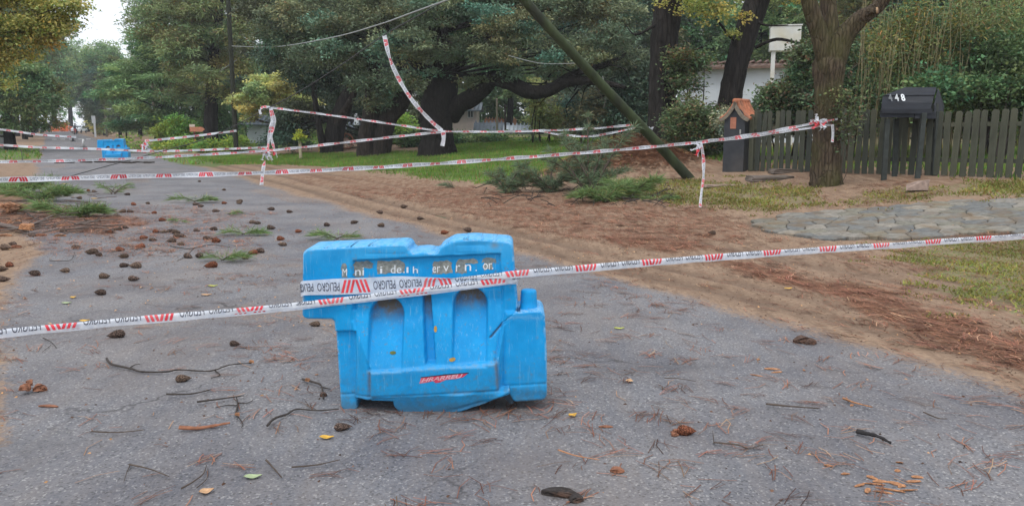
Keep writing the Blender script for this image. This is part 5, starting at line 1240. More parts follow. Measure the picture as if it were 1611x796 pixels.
for hz in (.32, 1.0):
    for k in range(4):
        u0, u1 = flen*k/4, flen*(k+1)/4; a = fa+fd*u0; c = fa+fd*u1; n_ = np.array([-fd[1], fd[0]])*.035
        mb = MB(); P = [(a[0]+n_[0]-org[0], a[1]+n_[1]-org[1], gz(*a)+hz-org[2]), (c[0]+n_[0]-org[0], c[1]+n_[1]-org[1], gz(*c)+hz-org[2])]
        V = [];
        for q in P:
            for dn, dz in ((-.02, -.04), (.02, -.04), (.02, .04), (-.02, .04)): V.append((q[0]-fd[1]*dn, q[1]+fd[0]*dn, q[2]+dz))
        mb.add(V, [(0, 1, 2, 3), (7, 6, 5, 4), (0, 4, 5, 1), (1, 5, 6, 2), (2, 6, 7, 3), (3, 7, 4, 0)]); mb.build('rail', M_PICK, t)
for u in np.arange(.05, flen, 1.95):
    p = fa+fd*u+np.array([-fd[1], fd[0]])*.1; mb = MB(); mb.box((0, 0, .68), (.1, .1, 1.45), frz); mb.build('post', M_PICK, t, (p[0]-org[0], p[1]-org[1], gz(*p)-org[2]))
# ================================================================ NUMBER BOX 448
M_BOX = simple('box_black_wood', (.018, .021, .028), .8, .35, 10, .4, stretch=(.3, 1, 1), dirt=(.06, .06, .06, .4)); M_BOXG = simple('box_leg_wood', (.040, .047, .043), .85, .3, 9, .4)
Yk = 15.65; c0 = pt(1432, 275, Yk); base = (c0[0], Yk, gz(c0[0], Yk)); t = empty('number_box', base, 0, 'black wooden house shaped box on raking legs at the fence, numbered 448', 'letter box')
def kb(px, py, dy=0): q = pt(px, py, Yk+dy); return (q[0]-base[0], dy, q[2]-base[2])
def plank(P, th, m, nm='board', par=t, mbx=None):
    """P: four corners of a board, thickness th away from the viewer"""
    mb = mbx or MB(); a, b_, c, d = [Vector(p) for p in P]; n = (b_-a).cross(d-a).normalized()*th
    V = [a, b_, c, d, a+n, b_+n, c+n, d+n]; mb.add(V, [(0, 1, 2, 3), (7, 6, 5, 4), (0, 4, 5, 1), (1, 5, 6, 2), (2, 6, 7, 3), (3, 7, 4, 0)])
    return mb.build(nm, m, par, None, .004) if mbx is None else mb
ov = lambda a, b_: a+b_
# sloping roof boards, front wall boards, gable at the right
roof = [((1389, 152), (1470, 151), (1473, 139), (1423, 139), .10, .30), ((1387, 162), (1466, 164), (1469, 152), (1388, 153), .0, .12), ((1387, 172), (1463, 174), (1466, 163), (1387, 161), -.06, .0)]
for k, (a, b_, c, d, d0, d1) in enumerate(roof):
    plank([kb(*a, d0), kb(*b_, d0), kb(*c, d1), kb(*d, d1)], .022, M_BOX, 'roof_board')
for k, (x0, x1, y0, y1) in enumerate(((1384, 1438, 185, 174), (1438.5, 1472, 187, 176), (1386, 1466, 179, 171))):
    plank([kb(x0, y0, -.04-.02*k), kb(x1, y0+.5, -.04-.02*k), kb(x1, y1+.5, -.04-.02*k), kb(x0, y1, -.04-.02*k)], .02, M_BOX, 'wall_board')
plank([kb(1386, 184, .45), kb(1480, 186, .45), kb(1480, 166, .45), kb(1386, 164, .45)], .02, M_BOX, 'wall_board')
plank([kb(1386, 184, .0), kb(1472, 186, .0), kb(1480, 185, .45), kb(1386, 183, .45)], .02, M_BOX, 'floor_board')
mb = MB(); P = [kb(1470, 186, .0), kb(1470, 166, .0), kb(1476, 140, .30), kb(1484, 166, .46), kb(1484, 184, .46)]; V = [(p[0]-.01, p[1], p[2]) for p in P]+[(p[0]+.012, p[1], p[2]) for p in P]
mb.add(V, [(4, 3, 2, 1, 0), (5, 6, 7, 8, 9)]+[(i, (i+1) % 5, (i+1) % 5+5, i+5) for i in range(5)]); mb.build('gable', M_BOX, t)
for a, e in (((1396, 187, .02), (1391, 274, .02)), ((1453, 178, -.09), (1444, 279, -.12)), ((1475, 176, .05), (1471, 276, .0)), ((1410, 187, .42), (1408, 268, .42))):
    p0 = Vector(kb(*a)); p1 = Vector(kb(*e)); p1.z = min(p1.z, gz(p1.x+base[0], p1.y+base[1])-base[2]-.03); d_ = p0-p1; mb = MB()
    mb.box((p0+p1)/2, (.092, .06, d_.length), 0, math.atan2(d_.x, d_.z), 0); mb.build('leg', M_BOXG, t, None, .004)
for ch, px, m_ in (('4', 1398, simple('faded_digit', (.16, .17, .18), .7, .3, 40, .05)), ('4', 1408, simple('worn_digit', (.50, .52, .53), .7, .15, 40, .05)), ('8', 1418, M_WHITEV)):
    V, F, wd = glyph(ch, (), .03); 
    pts_ = [np.array(kb(px+v[0]/wd*6.2, 159.5-v[1]*11.5, -.02)) for v in V]
    # lie on the sloping boards, just proud
    V3 = np.array([(p[0], .10-(159.5-12.5-146)*0+.13*((v[1]*12.5)/22)-.06, p[2]) for p, v in zip(pts_, V)]); V3[:, 1] -= .085
    obj('digit', fast_mesh('digit', V3, F), m_, t)

# ================================================================ TILED METER BOX
M_MET = simple('meter_box_paint', (.035, .038, .045), .6, .2, 5, .2, dirt=(.09, .08, .07, .5)); M_TC = simple('terracotta', (.42, .15, .075), .75, .25, 14, .3, dirt=(.14, .09, .06, .6)); M_GAB = simple('gable_mortar', (.20, .17, .13), .9, .3, 25, .4)
g0 = gp(1160, 270); Ym = g0[1]; base = (g0[0]+.1, Ym+.25, gz(g0[0]+.1, Ym+.25)); t = empty('meter_box', base, rad(-36), 'dark meter box with curved terracotta tile roof at the left end of the fence', 'meter box')
hgt = (270-188)/FPX*Ym
mb = MB(); W_ = .50; D_ = .80
mb.box((0, 0, hgt*.5-.1), (W_, D_, hgt+.2)); mb.build('cabinet', M_MET, t, None, .008)
apex = hgt+.42
mb = MB(); n_ = 12
arc = [(math.sin(a)*(W_/2-.02), hgt-.02+math.cos(a)*.24*(1-.0*abs(a))) for a in np.linspace(-1.57, 1.57, n_)]
mb.prism(arc, -D_/2+.002, D_/2); mb.build('arched_head', M_MET, t)
for sgn in (-1, 1):
    # curved tile courses running down each side of the roof
    for k in range(5):
        mb = MB(); yc = -D_/2-.03+(k+.5)*(D_+.06)/5; V = []; F = []; S1 = 8; S2 = 7
        for i in range(S1+1):
            q = i/S1; xx = sgn*(.03+.34*q); zz = apex-.06-.40*q-.10*q*(1-q)*-1.2*0-.08*math.sin(q*3.14)
            for j in range(S2+1):
                a = math.pi*j/S2; V.append((xx+sgn*math.sin(a)*.02, yc+math.cos(a)*.052, zz+math.sin(a)*.045))
        for i in range(S1):
            for j in range(S2): q = i*(S2+1)+j; F.append((q, q+1, q+S2+2, q+S2+1))
        n0 = len(V); V += [(v[0]-sgn*.012, v[1], v[2]-.018) for v in V[:n0]]; F += [tuple(n0+i for i in reversed(f)) for f in F[:]]
        e0 = [S1*(S2+1)+j for j in range(S2+1)]
        F += [(e0[j], e0[j+1], e0[j+1]+n0, e0[j]+n0) for j in range(S2)]
        mb.add(V, F, 0, True); mb.build('roof_tile', M_TC, t)
    mb = MB(); P = []
    for q in np.linspace(0, 1, 9): P.append((sgn*(.0+.37*q), apex-.05-.41*q-.08*math.sin(q*3.14)))
    P += [(p[0]-sgn*.05, p[1]-.06) for p in reversed(P)]
    mb.prism(P, -D_/2-.06, -D_/2-.02); mb.build('barge_trim', M_GAB, t)
mb = MB(); mb.tube([(0, -D_/2-.05, apex-.045), (0, 0, apex-.04), (0, D_/2+.05, apex-.045)], .062, 10); mb.build('ridge_tile', M_TC, t)
mb = MB(); mb.box((-.03, -D_/2-.006, hgt-.13), (.14, .012, .26)); mb.build('notice_plate', simple('faded_orange_plate', (.40, .16, .10), .7, .2, 12, .1), t, None, .003)
mb = MB(); mb.box((.15, -D_/2-.012, hgt-.33), (.03, .024, .10)); mb.build('latch', simple('latch_grey', (.35, .35, .34), .5, .2, 20, .1), t, None, .004)
mb = MB(); mb.box((-.155, -D_/2-.010, hgt-.50), (.025, .02, .07)); mb.build('hinge', simple('hinge_grey', (.3, .3, .29), .5, .2, 20, .1), t, None, .003)
# stone slabs by the gate
M_SLAB = simple('slab_stone', (.15, .12, .10), .9, .3, 9, .5, dirt=(.06, .055, .04, .6))
def slab(px0, px1, py, w, h, label, m=M_SLAB, rz=0., name='stone_slab', taper=.97, lift=.0, jit=.018, cat='stone'):
    a = gp(px0, py); b_ = gp(px1, py); c = (a+b_)/2; L = np.linalg.norm((b_-a)[:2]); mb = MB()
    bm = bmesh.new(); bmesh.ops.create_cube(bm, size=1); bmesh.ops.subdivide_edges(bm, edges=bm.edges[:], cuts=3, use_grid_fill=True); rr = random.Random(int(px0))
    for v in bm.verts: v.co = Vector((v.co.x*L*(1-.08*(v.co.z+.5)), v.co.y*w, v.co.z*h))+Vector((rr.uniform(-jit, jit), rr.uniform(-jit, jit), rr.uniform(-jit, jit)*.5))
    me = bpy.data.meshes.new(name); bm.to_mesh(me); bm.free(); o = obj(name, me, m, None, (c[0], c[1]+w*.3, gz(c[0], c[1])+h*.35+lift)); o.rotation_euler = (0, 0, rz); tag(o, label, cat); return o
slab(1180, 1250, 284, .5, .10, 'flat stone step lying on the bank left of the street tree', rz=.05)
slab(1215, 1278, 272, .4, .09, 'second flat stone step close to the pickets behind the first one', rz=.02)
slab(1110, 1170, 294, .25, .04, 'thin pale slab half buried below the meter box', simple('pale_slab', (.26, .19, .15), .9, .2, 9, .4))
# loose angular rock
g = gp(1441, 303); bm = bmesh.new()
P = [(-.22, -.08, 0), (.14, -.12, 0), (.24, .05, 0), (-.1, .14, 0), (-.20, -.04, .09), (.08, -.10, .17), (.23, .0, .18), (.0, .12, .13)]
for p in P: bm.verts.new(p)
bmesh.ops.convex_hull(bm, input=bm.verts); bmesh.ops.subdivide_edges(bm, edges=bm.edges[:], cuts=2, use_grid_fill=True)
for v in bm.verts: v.co += Vector([random.uniform(-.006, .006) for _ in range(3)])
me = bpy.data.meshes.new('rock'); bm.to_mesh(me); bm.free(); o = obj('rock', me, simple('pinkish_rock', (.30, .22, .18), .9, .25, 16, .4), None, (g[0], g[1], g[2]+.05)); tag(o, 'pinkish angular rock lying on the bank below the picket fence', 'rock')

# ================================================================ HOUSES
M_WALLW = simple('white_render', (.60, .64, .68), .8, .08, 2, .1, dirt=(.42, .44, .44, .4)); M_ROOFB = simple('brown_tiles', (.17, .11, .085), .85, .3, 9, .3); M_ROOFG = simple('blue_grey_roof', (.17, .20, .23), .8, .2, 6, .2)
M_GLASS = simple('dark_glass', (.03, .04, .05), .15, .2, 3, 0, .6); M_FRW = simple('white_frame', (.62, .63, .62), .6, .08, 10, 0); M_ROOFO = simple('orange_tiles', (.45, .20, .10), .8, .25, 9, .3); M_PINK = simple('pinkish_render', (.60, .50, .46), .85, .1, 3, .1)
def house(Y, x0, x1, zeave, zridge, depth, label, mw, mr, wins=(), rz=0, over=.4, ntile=8, name='house', ridge='X'):
    xa, xb = pt(x0, 200, Y)[0], pt(x1, 200, Y)[0]; cx_ = (xa+xb)/2; w = xb-xa; t = empty(name, (cx_, Y, gz(cx_, Y)), rz, label, 'house'); zb = t.location.z
    ze, zr = zeave-zb, zridge-zb
    # wall with real openings: piers and spandrels butted round each window
    xs = sorted({-w/2, w/2}|{q for wi in wins for q in (wi[0], wi[1])}); mb = MB()
    def wb(a, b_, z0, z1): mb.box(((a+b_)/2, .12, (z0+z1)/2), (b_-a, .24, z1-z0))
    for a, b_ in zip(xs[:-1], xs[1:]):
        wi = next((q for q in wins if q[0] <= a+1e-4 and q[1] >= b_-1e-4), None)
        if wi is None: wb(a, b_, -.4, ze)
        else: wb(a, b_, -.4, wi[2]); wb(a, b_, wi[3], ze)
    mb.box((-w/2+.12, depth/2+.12, ze/2-.2), (.24, depth-.24, ze+.4)); mb.box((w/2-.12, depth/2+.12, ze/2-.2), (.24, depth-.24, ze+.4)); mb.box((0, depth-.12, ze/2-.2), (w-.5, .24, ze+.4))
    if ridge == 'X':
        for sx in (-w/2+.12, w/2-.12): mb.prism([(0.002, ze), (depth, ze), (depth/2, zr-.06)], sx-.11, sx+.11, axis='X')
    else: mb.prism([(-w/2, ze), (w/2, ze), (0, zr-.06)], .003, .23, axis='Y')
    mb.build('wall', mw, t)
    for wi in wins:
        mb = MB(); a, b_, z0, z1 = wi[:4]; f = .06
        mb.box(((a+b_)/2, .1, z0+f/2), (b_-a, .08, f)); mb.box(((a+b_)/2, .1, z1-f/2), (b_-a, .08, f))
        for q in (a+f/2, b_-f/2, (a+b_)/2): mb.box((q, .1, (z0+z1)/2), (f, .08, z1-z0-2*f))
        fr = mb.build('window', M_FRW, t); mb = MB(); mb.box(((a+b_)/2, .13, (z0+z1)/2), (b_-a-.04, .015, z1-z0-.04)); mb.build('pane', M_GLASS, fr)
    for sg in (0, 1):
        if ridge == 'X':
            y0 = -over if sg == 0 else depth+over; z0 = ze-(zr-ze)*over/(depth/2); n_ = 10
            mb = MB(); a = Vector((-w/2-over, y0, z0)); b_ = Vector((w/2+over, y0, z0)); c = Vector((w/2+over, depth/2, zr)); d = Vector((-w/2-over, depth/2, zr))
            if sg: a, b_, c, d = b_, a, d, c
            plank([a, b_, c, d], -.1, mr, 'roof', t, mb)
            for k in range(int((w+2*over)/.3)):
                xx = -w/2-over+.15+k*.3; mb.tube([(xx, y0, z0+.12), (xx, depth/2, zr+.12)], .05, 5)
            mb.build('roof', mr, t)
        else:
            s_ = -1 if sg == 0 else 1; x_0 = s_*(w/2+over); z0 = ze-(zr-ze)*over/(w/2); P = [Vector((x_0, -over, z0)), Vector((x_0, depth, z0)), Vector((0, depth, zr)), Vector((0, -over, zr))]
            if sg == 0: P = P[::-1]
            mb = MB(); plank(P, .1, mr, 'roof', t, mb); mb.build('roof', mr, t)
    return t
zz = lambda py, Y: float(pt(800, py, Y)[2])
# white garden house, its long wall seen beyond the pines
t = house(33, 1070, 1330, zz(103, 33), zz(93, 33), 5, 'long white garden house with a brown tiled eave behind the leaning pine', M_WALLW, M_ROOFB, (), rz=rad(-20))
t = house(56, 388, 458, zz(192, 56), zz(166, 56), 5, 'white bungalow with blue grey roof behind the yellow green tree', M_WALLW, M_ROOFG, ((.15, .95, 1.0, 2.1),), ridge='X')
t = house(50, 541, 569, zz(212, 50), zz(196, 50), 3, 'small white shed between the cypress stems', M_WALLW, M_ROOFG, ((.1, .35, .9, 1.6),))
t = house(68, 712, 750, zz(172, 68), zz(160, 68), 6, 'two storey pinkish house behind the massive cypress trunk', M_PINK, M_ROOFG, ((.25, .75, 1.3, 2.2),))
t = house(75, 768, 806, zz(200, 75), zz(187, 75), 5, 'low house with an orange tiled roof behind the hedge', M_WALLW, M_ROOFO, ())
t = house(64, 752, 792, zz(207, 64), zz(193, 64), 4, 'low outbuilding with a blue grey roof beside the pinkish house', M_WALLW, M_ROOFG, ())
t = house(62, 800, 845, zz(205, 62), zz(197, 62), 4, 'low white building with pale roof right of the orange roof', M_WALLW, simple('pale_roof', (.50, .55, .60), .7, .1, 6, .1), ())
# white boxy tank on a post
M_TANK = simple('tank_white', (.62, .62, .58), .7, .08, 4, .1, dirt=(.50, .42, .25, .6))
q = pt(1236, 60, 29); base = (q[0], 29, gz(q[0], 29)); t = empty('water_tank', base, rad(-14), 'white boxy tank raised on a pale post above the garden house roof', 'water tank')
z0, z1 = zz(80, 29)-base[2], zz(41, 29)-base[2]
mb = MB(); mb.box((0, .3, (z0+z1)/2), (1.04, .6, z1-z0)); mb.build('tank', M_TANK, t, None, .02)
mb = MB(); mb.box((0, .3, z1+.022), (1.10, .66, .04)); mb.build('rim', M_TANK, t)
mb = MB(); mb.box((-.38, .15, z0/2-.1), (.14, .14, z0+.2)); mb.box((.40, .45, z0/2-.1), (.1, .1, z0+.2)); mb.build('post', M_TANK, t)

# ================================================================ SMALL THINGS FAR AWAY
M_WP = simple('white_sign_paint', (.72, .73, .74), .6, .06, 5, .05)
x = pt(150, 212, 104)[0]; t = empty('sign_post', (x, 104, gz(x, 104)), 0, 'white street sign on a white post at the right of the far road', 'sign')
h = zz(184, 104)-t.location.z
mb = MB(); mb.box((0, 0, h/2), (.22, .12, h)); mb.build('post', M_WP, t); mb = MB(); mb.box((-.03, -.09, h-.35), (.5, .05, .95)); mb.build('plate', M_WP, t, None, .02)
x = pt(308, 240, 48)[0]; t = empty('street_sign', (x, 48, gz(x, 48)), rad(8), 'reddish wooden street sign on a brown post behind the left hedge', 'sign')
h = zz(200, 48)-t.location.z; M_RS = simple('reddish_board', (.50, .20, .12), .8, .2, 10, .2)
mb = MB(); mb.box((0, 0, h/2), (.09, .09, h)); mb.build('post', simple('brown_post', (.12, .05, .035), .8, .2, 8, .2), t)
mb = MB(); mb.prism([(-.25, h-.28), (.45, h-.28), (.62, h-.14), (.45, h), (-.25, h)], -.07, -.05); mb.build('board', M_RS, t); mb = MB(); mb.box((-.1, -.06, h+.08), (.32, .03, .15)); mb.build('board', simple('pale_board', (.62, .5, .42), .8, .1, 9, .1), t)
# post topped by a leafy tuft
x = pt(473, 248, 36)[0]; b = (x, 36, gz(x, 36)); t = empty('planter_post', b, 0, 'pale wooden post with a leafy tuft on top, on the lawn left of the cypresses', 'post')
h = zz(220, 36)-b[2]; mb = MB(); mb.box((0, 0, h/2-.05), (.12, .12, h+.1)); mb.build('post', simple('pale_post_wood', (.42, .36, .24), .8, .2, 10, .2), t, None, .01)
crown(t, 'bright', [(0, 0, h+.16, .2, .2, .2), (.1, 0, h+.02, .16, .16, .12)], 500, .10, .06, 7, name='tuft', spray=10, sr=.1)
for px, hh, lb in ((503, .55, 'left'), (511, .62, 'right')):
    x = pt(px, 245, 40)[0]; t = empty('garden_post', (x, 40, gz(x, 40)), 0, 'small ochre garden post by the dark hedge, the %s of two' % lb, 'post', 'ochre garden posts')
    mb = MB(); mb.box((0, 0, hh/2), (.09, .09, hh)); mb.prism([(-.045, hh), (.045, hh), (0, hh+.07)], -.045, .045); mb.build('shaft', simple('ochre_wood', (.38, .24, .07), .8, .2, 9, .2), t)
# wagon wheel leaning by the shed
x = pt(545, 243, 40)[0]; t = empty('wagon_wheel', (x, 40, gz(x, 40)+.42), 0, 'reddish wooden wagon wheel standing by the white shed', 'wheel'); M_WH = simple('wheel_wood', (.42, .20, .13), .8, .2, 9, .2)
mb = MB(); mb.tube([(math.cos(a)*.36, 0, math.sin(a)*.36) for a in np.linspace(0, 6.283, 25)], .04, 6); mb.build('rim', M_WH, t)
mb = MB(); mb.tube([(0, -.06, 0), (0, .06, 0)], .16, 12); mb.build('hub', simple('hub_pale', (.55, .36, .28), .8, .1, 9, .1), t)
for k in range(8): mb = MB(); a = k*math.pi/4+.2; mb.tube([(math.cos(a)*.14, 0, math.sin(a)*.14), (math.cos(a)*.34, 0, math.sin(a)*.34)], .02, 5); mb.build('spoke', M_WH, t)
# orange mesh barricades at the end of the road
M_ORG = simple('orange_plastic', (.78, .17, .06), .6, .15, 3, .1)
for k, (px, w, h, lb) in enumerate(((82, 3.2, 1.6, 'left'), (92, 3.6, 2.5, 'middle'), (103, 3.0, 1.4, 'right'))):
    x = pt(px, 199, 178)[0]; t = empty('orange_barricade', (x, 178+k*.8, gz(x, 178)), 0, 'orange mesh barricade at the far end of the road, the %s one of three' % lb, 'barricade', 'orange barricades')
    mb = MB()
    for s_ in (-1, 0, 1): mb.tube([(s_*w/2, 0, 0), (s_*w/2, 0, h)], .06, 6)
    mb.build('stakes', M_WP, t); mb = MB(); P = []
    nn = 12
    for i in range(nn+1):
        q = i/nn; P.append((-w/2+w*q, .1*math.sin(q*9), h*(.95-.15*math.sin(q*math.pi*2)**2)))
    V = [p for p in P]+[(p[0], p[1], .15) for p in P]+[(p[0], p[1]+.04, p[2]) for p in P]+[(p[0], p[1]+.04, .15) for p in P]; m_ = nn+1
    F = []
    for i in range(nn): F += [(i, i+1, m_+i+1, m_+i), (2*m_+i+1, 2*m_+i, 3*m_+i, 3*m_+i+1), (i+1, i, 2*m_+i, 2*m_+i+1)]
    mb.add(V, F); mb.build('mesh_panel', M_ORG, t)
# parked cars far away
def car(px, Y, col, label, rz, s=1.):
    x = pt(px, 200, Y)[0]; t = empty('parked_car', (x, Y, gz(x, Y)), rz, label, 'car', 'cars at the end of the road'); m_ = simple('car_paint_%d' % px, col, .3, .05, 3, 0, .6)
    body = [(-2.1, .35), (-2.1, .8), (-1.9, .95), (-1.1, 1.0), (-.5, 1.42), (.9, 1.45), (1.6, 1.0), (2.05, .9), (2.15, .4)]
    mb = MB(); mb.prism([(a, b_) for a, b_ in body], -.85, .85); mb.build('body', m_, t, None, .06)
    mb = MB()
    for s_ in (-1, 1): mb.prism([(-.95, 1.0), (-.45, 1.36), (.85, 1.38), (1.35, 1.02)], s_*.855-.006, s_*.855+.006)
    mb.box((-.80, 0, 1.2), (.04, 1.4, .48), ry=rad(50)); mb.box((1.28, 0, 1.22), (.04, 1.4, .5), ry=rad(-55)); mb.build('windows', M_GLASS, t)
    for a in (-1.3, 1.35):
        for s_ in (-1, 1): mb = MB(); mb.tube([(a, s_*.72, .33), (a, s_*.9, .33)], .33, 14); mb.build('wheel', M_BLK, t)
    return t
car(124, 160, (.62, .66, .70), 'pale car on the far right roadside behind the motorcyclist', rad(100))
car(66, 172, (.6, .62, .64), 'white car on the far left roadside', rad(95))
# motorcyclist riding away
x = pt(119, 210, 132)[0]; mc = empty('motorcycle', (x, 132, gz(x, 132)), rad(15), 'red motorcycle ridden away along the far road', 'motorcycle')
M_MR = simple('bike_red', (.45, .06, .04), .4, .1, 9, 0); M_RUB = simple('rubber', (.02, .02, .02), .8, .2, 9, 0); M_SKIN = simple('skin', (.45, .27, .19), .6, .05, 9, 0); M_CLO = simple('dark_clothes', (.03, .035, .05), .85, .2, 9, .1); M_HEL = simple('helmet_dark', (.04, .04, .05), .3, .1, 9, 0)
for yy in (-.62, .62): mb = MB(); mb.tube([(math.cos(a)*0, yy+math.cos(a)*.25, .31+math.sin(a)*.25) for a in np.linspace(0, 6.283, 19)], .06, 6); mb.build('wheel', M_RUB, mc)
mb = MB(); mb.tube([(0, -.75, .78), (0, -.3, .8), (0, .1, .9), (0, .35, .95)], [.09, .14, .16, .1], 8); mb.tube([(0, -.6, .35), (0, -.1, .45), (0, .3, .8)], .08, 6); mb.tube([(0, .62, .31), (0, .42, .98)], .04, 6); mb.build('frame', M_MR, mc)
mb = MB(); mb.tube([(-.36, .35, 1.02), (0, .45, 1.03), (.36, .35, 1.02)], .02, 6); mb.build('handlebar', M_RUB, mc)
mb = MB(); mb.box((0, -.88, .72), (.16, .05, .1)); mb.build('tail_light', M_MR, mc)
def figure(parent, verts, edges, radii, m, name='body', root=0):
    me = bpy.data.meshes.new(name); me.from_pydata(verts, edges, []); me.materials.append(m); o = obj(name, me, None, parent)
    sk = o.modifiers.new('skin', 'SKIN'); sk.use_smooth_shade = True
    for i, r_ in enumerate(radii): me.skin_vertices[0].data[i].radius = (r_, r_); 
    me.skin_vertices[0].data[root].use_root = True
    su = o.modifiers.new('sub', 'SUBSURF'); su.levels = su.render_levels = 1
    return o
pr = empty('person', (x, 132, gz(x, 132)), rad(15), 'person in dark clothes and helmet riding the red motorcycle away', 'person')
V = [(0, -.2, .92), (0, -.17, 1.15), (0, -.08, 1.38), (0, -.03, 1.50), (0, 0, 1.63), (-.19, -.06, 1.38), (-.28, .08, 1.18), (-.33, .32, 1.06), (.19, -.06, 1.38), (.28, .08, 1.18), (.33, .32, 1.06), (-.13, -.15, .88), (-.2, .2, .78), (-.18, .02, .32), (.13, -.15, .88), (.2, .2, .78), (.18, .02, .32), (-.18, .16, .26), (.18, .16, .26)]
E = [(0, 1), (1, 2), (2, 3), (3, 4), (2, 5), (5, 6), (6, 7), (2, 8), (8, 9), (9, 10), (0, 11), (11, 12), (12, 13), (0, 14), (14, 15), (15, 16), (13, 17), (16, 18)]
figure(pr, V, E, [.16, .16, .17, .07, .09, .08, .055, .04, .08, .055, .04, .1, .075, .05, .1, .075, .05, .05, .05], M_CLO)
mb = MB(); bm = bmesh.new(); bmesh.ops.create_uvsphere(bm, u_segments=14, v_segments=10, radius=.145); me = bpy.data.meshes.new('helmet'); bm.to_mesh(me); bm.free(); o = obj('helmet', me, M_HEL, pr, (0, .01, 1.70))
# road cones / bollards on the far carriageway
for k, (px, py, col, hh, lb) in enumerate(((132, 233, (.7, .7, .7), .6, 'small white bollard standing on the far road left of the far barrier'), (115, 223, (.06, .06, .07), .5, 'small dark bollard in the middle of the far road'), (104, 205, (.05, .05, .06), 1.2, 'dark post on the far road left of the motorcyclist'))):
    g = gp(px, py); t = empty('bollard', tuple(g), 0, lb, 'bollard'); mb = MB(); mb.tube([(0, 0, 0), (0, 0, hh*.8), (0, 0, hh)], [.11, .08, .05], 10); mb.build('post', simple('bollard_%d' % k, col, .6, .1, 9, 0), t); mb = MB(); mb.box((0, 0, .03), (.32, .32, .06)); mb.build('foot', M_RUB, t)
x = pt(5, 232, 50)[0]; t = empty('gate_post', (x, 50, gz(x, 50)), 0, 'grey block pillar at the left edge behind the far tapes', 'pillar'); mb = MB(); h = zz(188, 50)-t.location.z; mb.box((0, .2, h/2), (.9, .5, h)); mb.build('pillar', simple('grey_blocks', (.32, .32, .34), .9, .15, 4, .2), t, None, .02); mb = MB(); mb.box((0, .2, h+.04), (1.0, .6, .08)); mb.build('cap', simple('cap_grey', (.38, .38, .38), .9, .15, 4, .2), t)

# ================================================================ CONES, TWIGS, SPRIGS, CHIPS ON THE ROAD
def cone_mesh(name, L, R, seed, open_=0.):
    r = random.Random(seed); nr, nc = 22, 20; V = []; F = []
    for i in range(nr+1):
        q = i/nr; x_ = (q-.5)*L; env = R*(math.sin(math.pi*min(1, q*1.02)**.62))**.75 if 0 < q < 1 else .004
        for j in range(nc):
            a = 2*math.pi*j/nc; ph = (j*5/nc*2+i*.5) % 1.; sc_ = (1-abs(ph-.5)*2)
            bump_ = .30*R*(sc_**1.5)*(1+open_)*(.6+.4*math.sin(i*math.pi))+.10*R*((i % 2))
            rr_ = env+bump_*(env/R)+r.uniform(-.02, .02)*R
            V.append((x_+.01*(i % 2)*L, math.cos(a)*rr_, math.sin(a)*rr_*.95))
    for i in range(nr):
        for j in range(nc): F.append((i*nc+j, i*nc+(j+1) % nc, (i+1)*nc+(j+1) % nc, (i+1)*nc+j))
    return fast_mesh(name, V, np.array(F), False)
def cone_mat(name, c0, c1):
    t = NT(name); v = t.coord('Object'); n = t.noise(v, 60, 5, .7); vo = t.n('ShaderNodeTexVoronoi'); t.l(t.coord('Object', scale=(1.5, 1, 1)), vo.inputs['Vector']); vo.inputs['Scale'].default_value = 95; ed = t.rng(vo.outputs[0], .15, .6); ob = t.n('ShaderNodeObjectInfo').outputs['Random']
    col = t.mix(t.rng(n, .35, .65), c0, c1); col = t.mix(t.math('MULTIPLY', ob, .7), col, tuple(x_*1.5 for x_ in c1)); col = t.mix(ed, t.mix(1., col, (1.9, 1.8, 1.7), 'MULTIPLY'), t.mix(1., col, (.35, .35, .35), 'MULTIPLY')); return t.done(t.bsdf(col, .85, t.bump(ed, -.8, .006), .15))
CM = [cone_mat('cone_dark', (.045, .032, .027), (.125, .09, .075)), cone_mat('cone_red', (.09, .035, .02), (.22, .085, .05)), cone_mat('cone_grey', (.06, .055, .05), (.15, .135, .12)), cone_mat('cone_brown', (.06, .042, .032), (.16, .115, .09))]
CME = []
for k in range(6):
    me = cone_mesh('pine_cone', .13, .024+.003*(k % 3), k, .5+.4*(k % 2)); me.materials.append(CM[[0, 0, 1, 3, 0, 3][k]]); CME.append(me)
Z5 = [(960, 20), (390, 70), (428, 66), (455, 70), (318, 90), (382, 102), (612, 84), (495, 143), (646, 132), (711, 127), (742, 173), (784, 209), (945, 132), (970, 141), (1082, 126), (1153, 118), (487, 171), (567, 192), (432, 220), (466, 214), (523, 268), (565, 255), (606, 246), (310, 265), (383, 253), (152, 285), (752, 265), (797, 266), (820, 262), (850, 269), (949, 260), (1028, 254), (694, 295), (738, 305), (826, 312), (856, 288), (880, 286), (1002, 300), (1045, 312), (1220, 220), (368, 340), (442, 367), (474, 376), (580, 354), (675, 339), (595, 386), (602, 429), (652, 433), (958, 384), (908, 386), (1016, 431), (312, 455), (165, 470), (505, 483), (647, 495), (482, 562), (50, 429), (12, 447), (15, 498), (30, 345), (60, 326), (560, 768), (1218, 368), (870, 325), (630, 168), (590, 168)]
CP = [(a/3.0625, 280+b_/3.0625) for a, b_ in Z5]+[(404, 353), (427, 361), (442, 378), (444, 387), (558, 352), (599, 357), (597, 336), (735, 364), (700, 368), (495, 513), (340, 334), (376, 321), (384, 407), (408, 398), (289, 600), (370, 544), (540, 676), (1120, 369), (456, 335), (515, 356), (470, 366), (352, 300), (426, 331), (636, 327), (662, 346)]
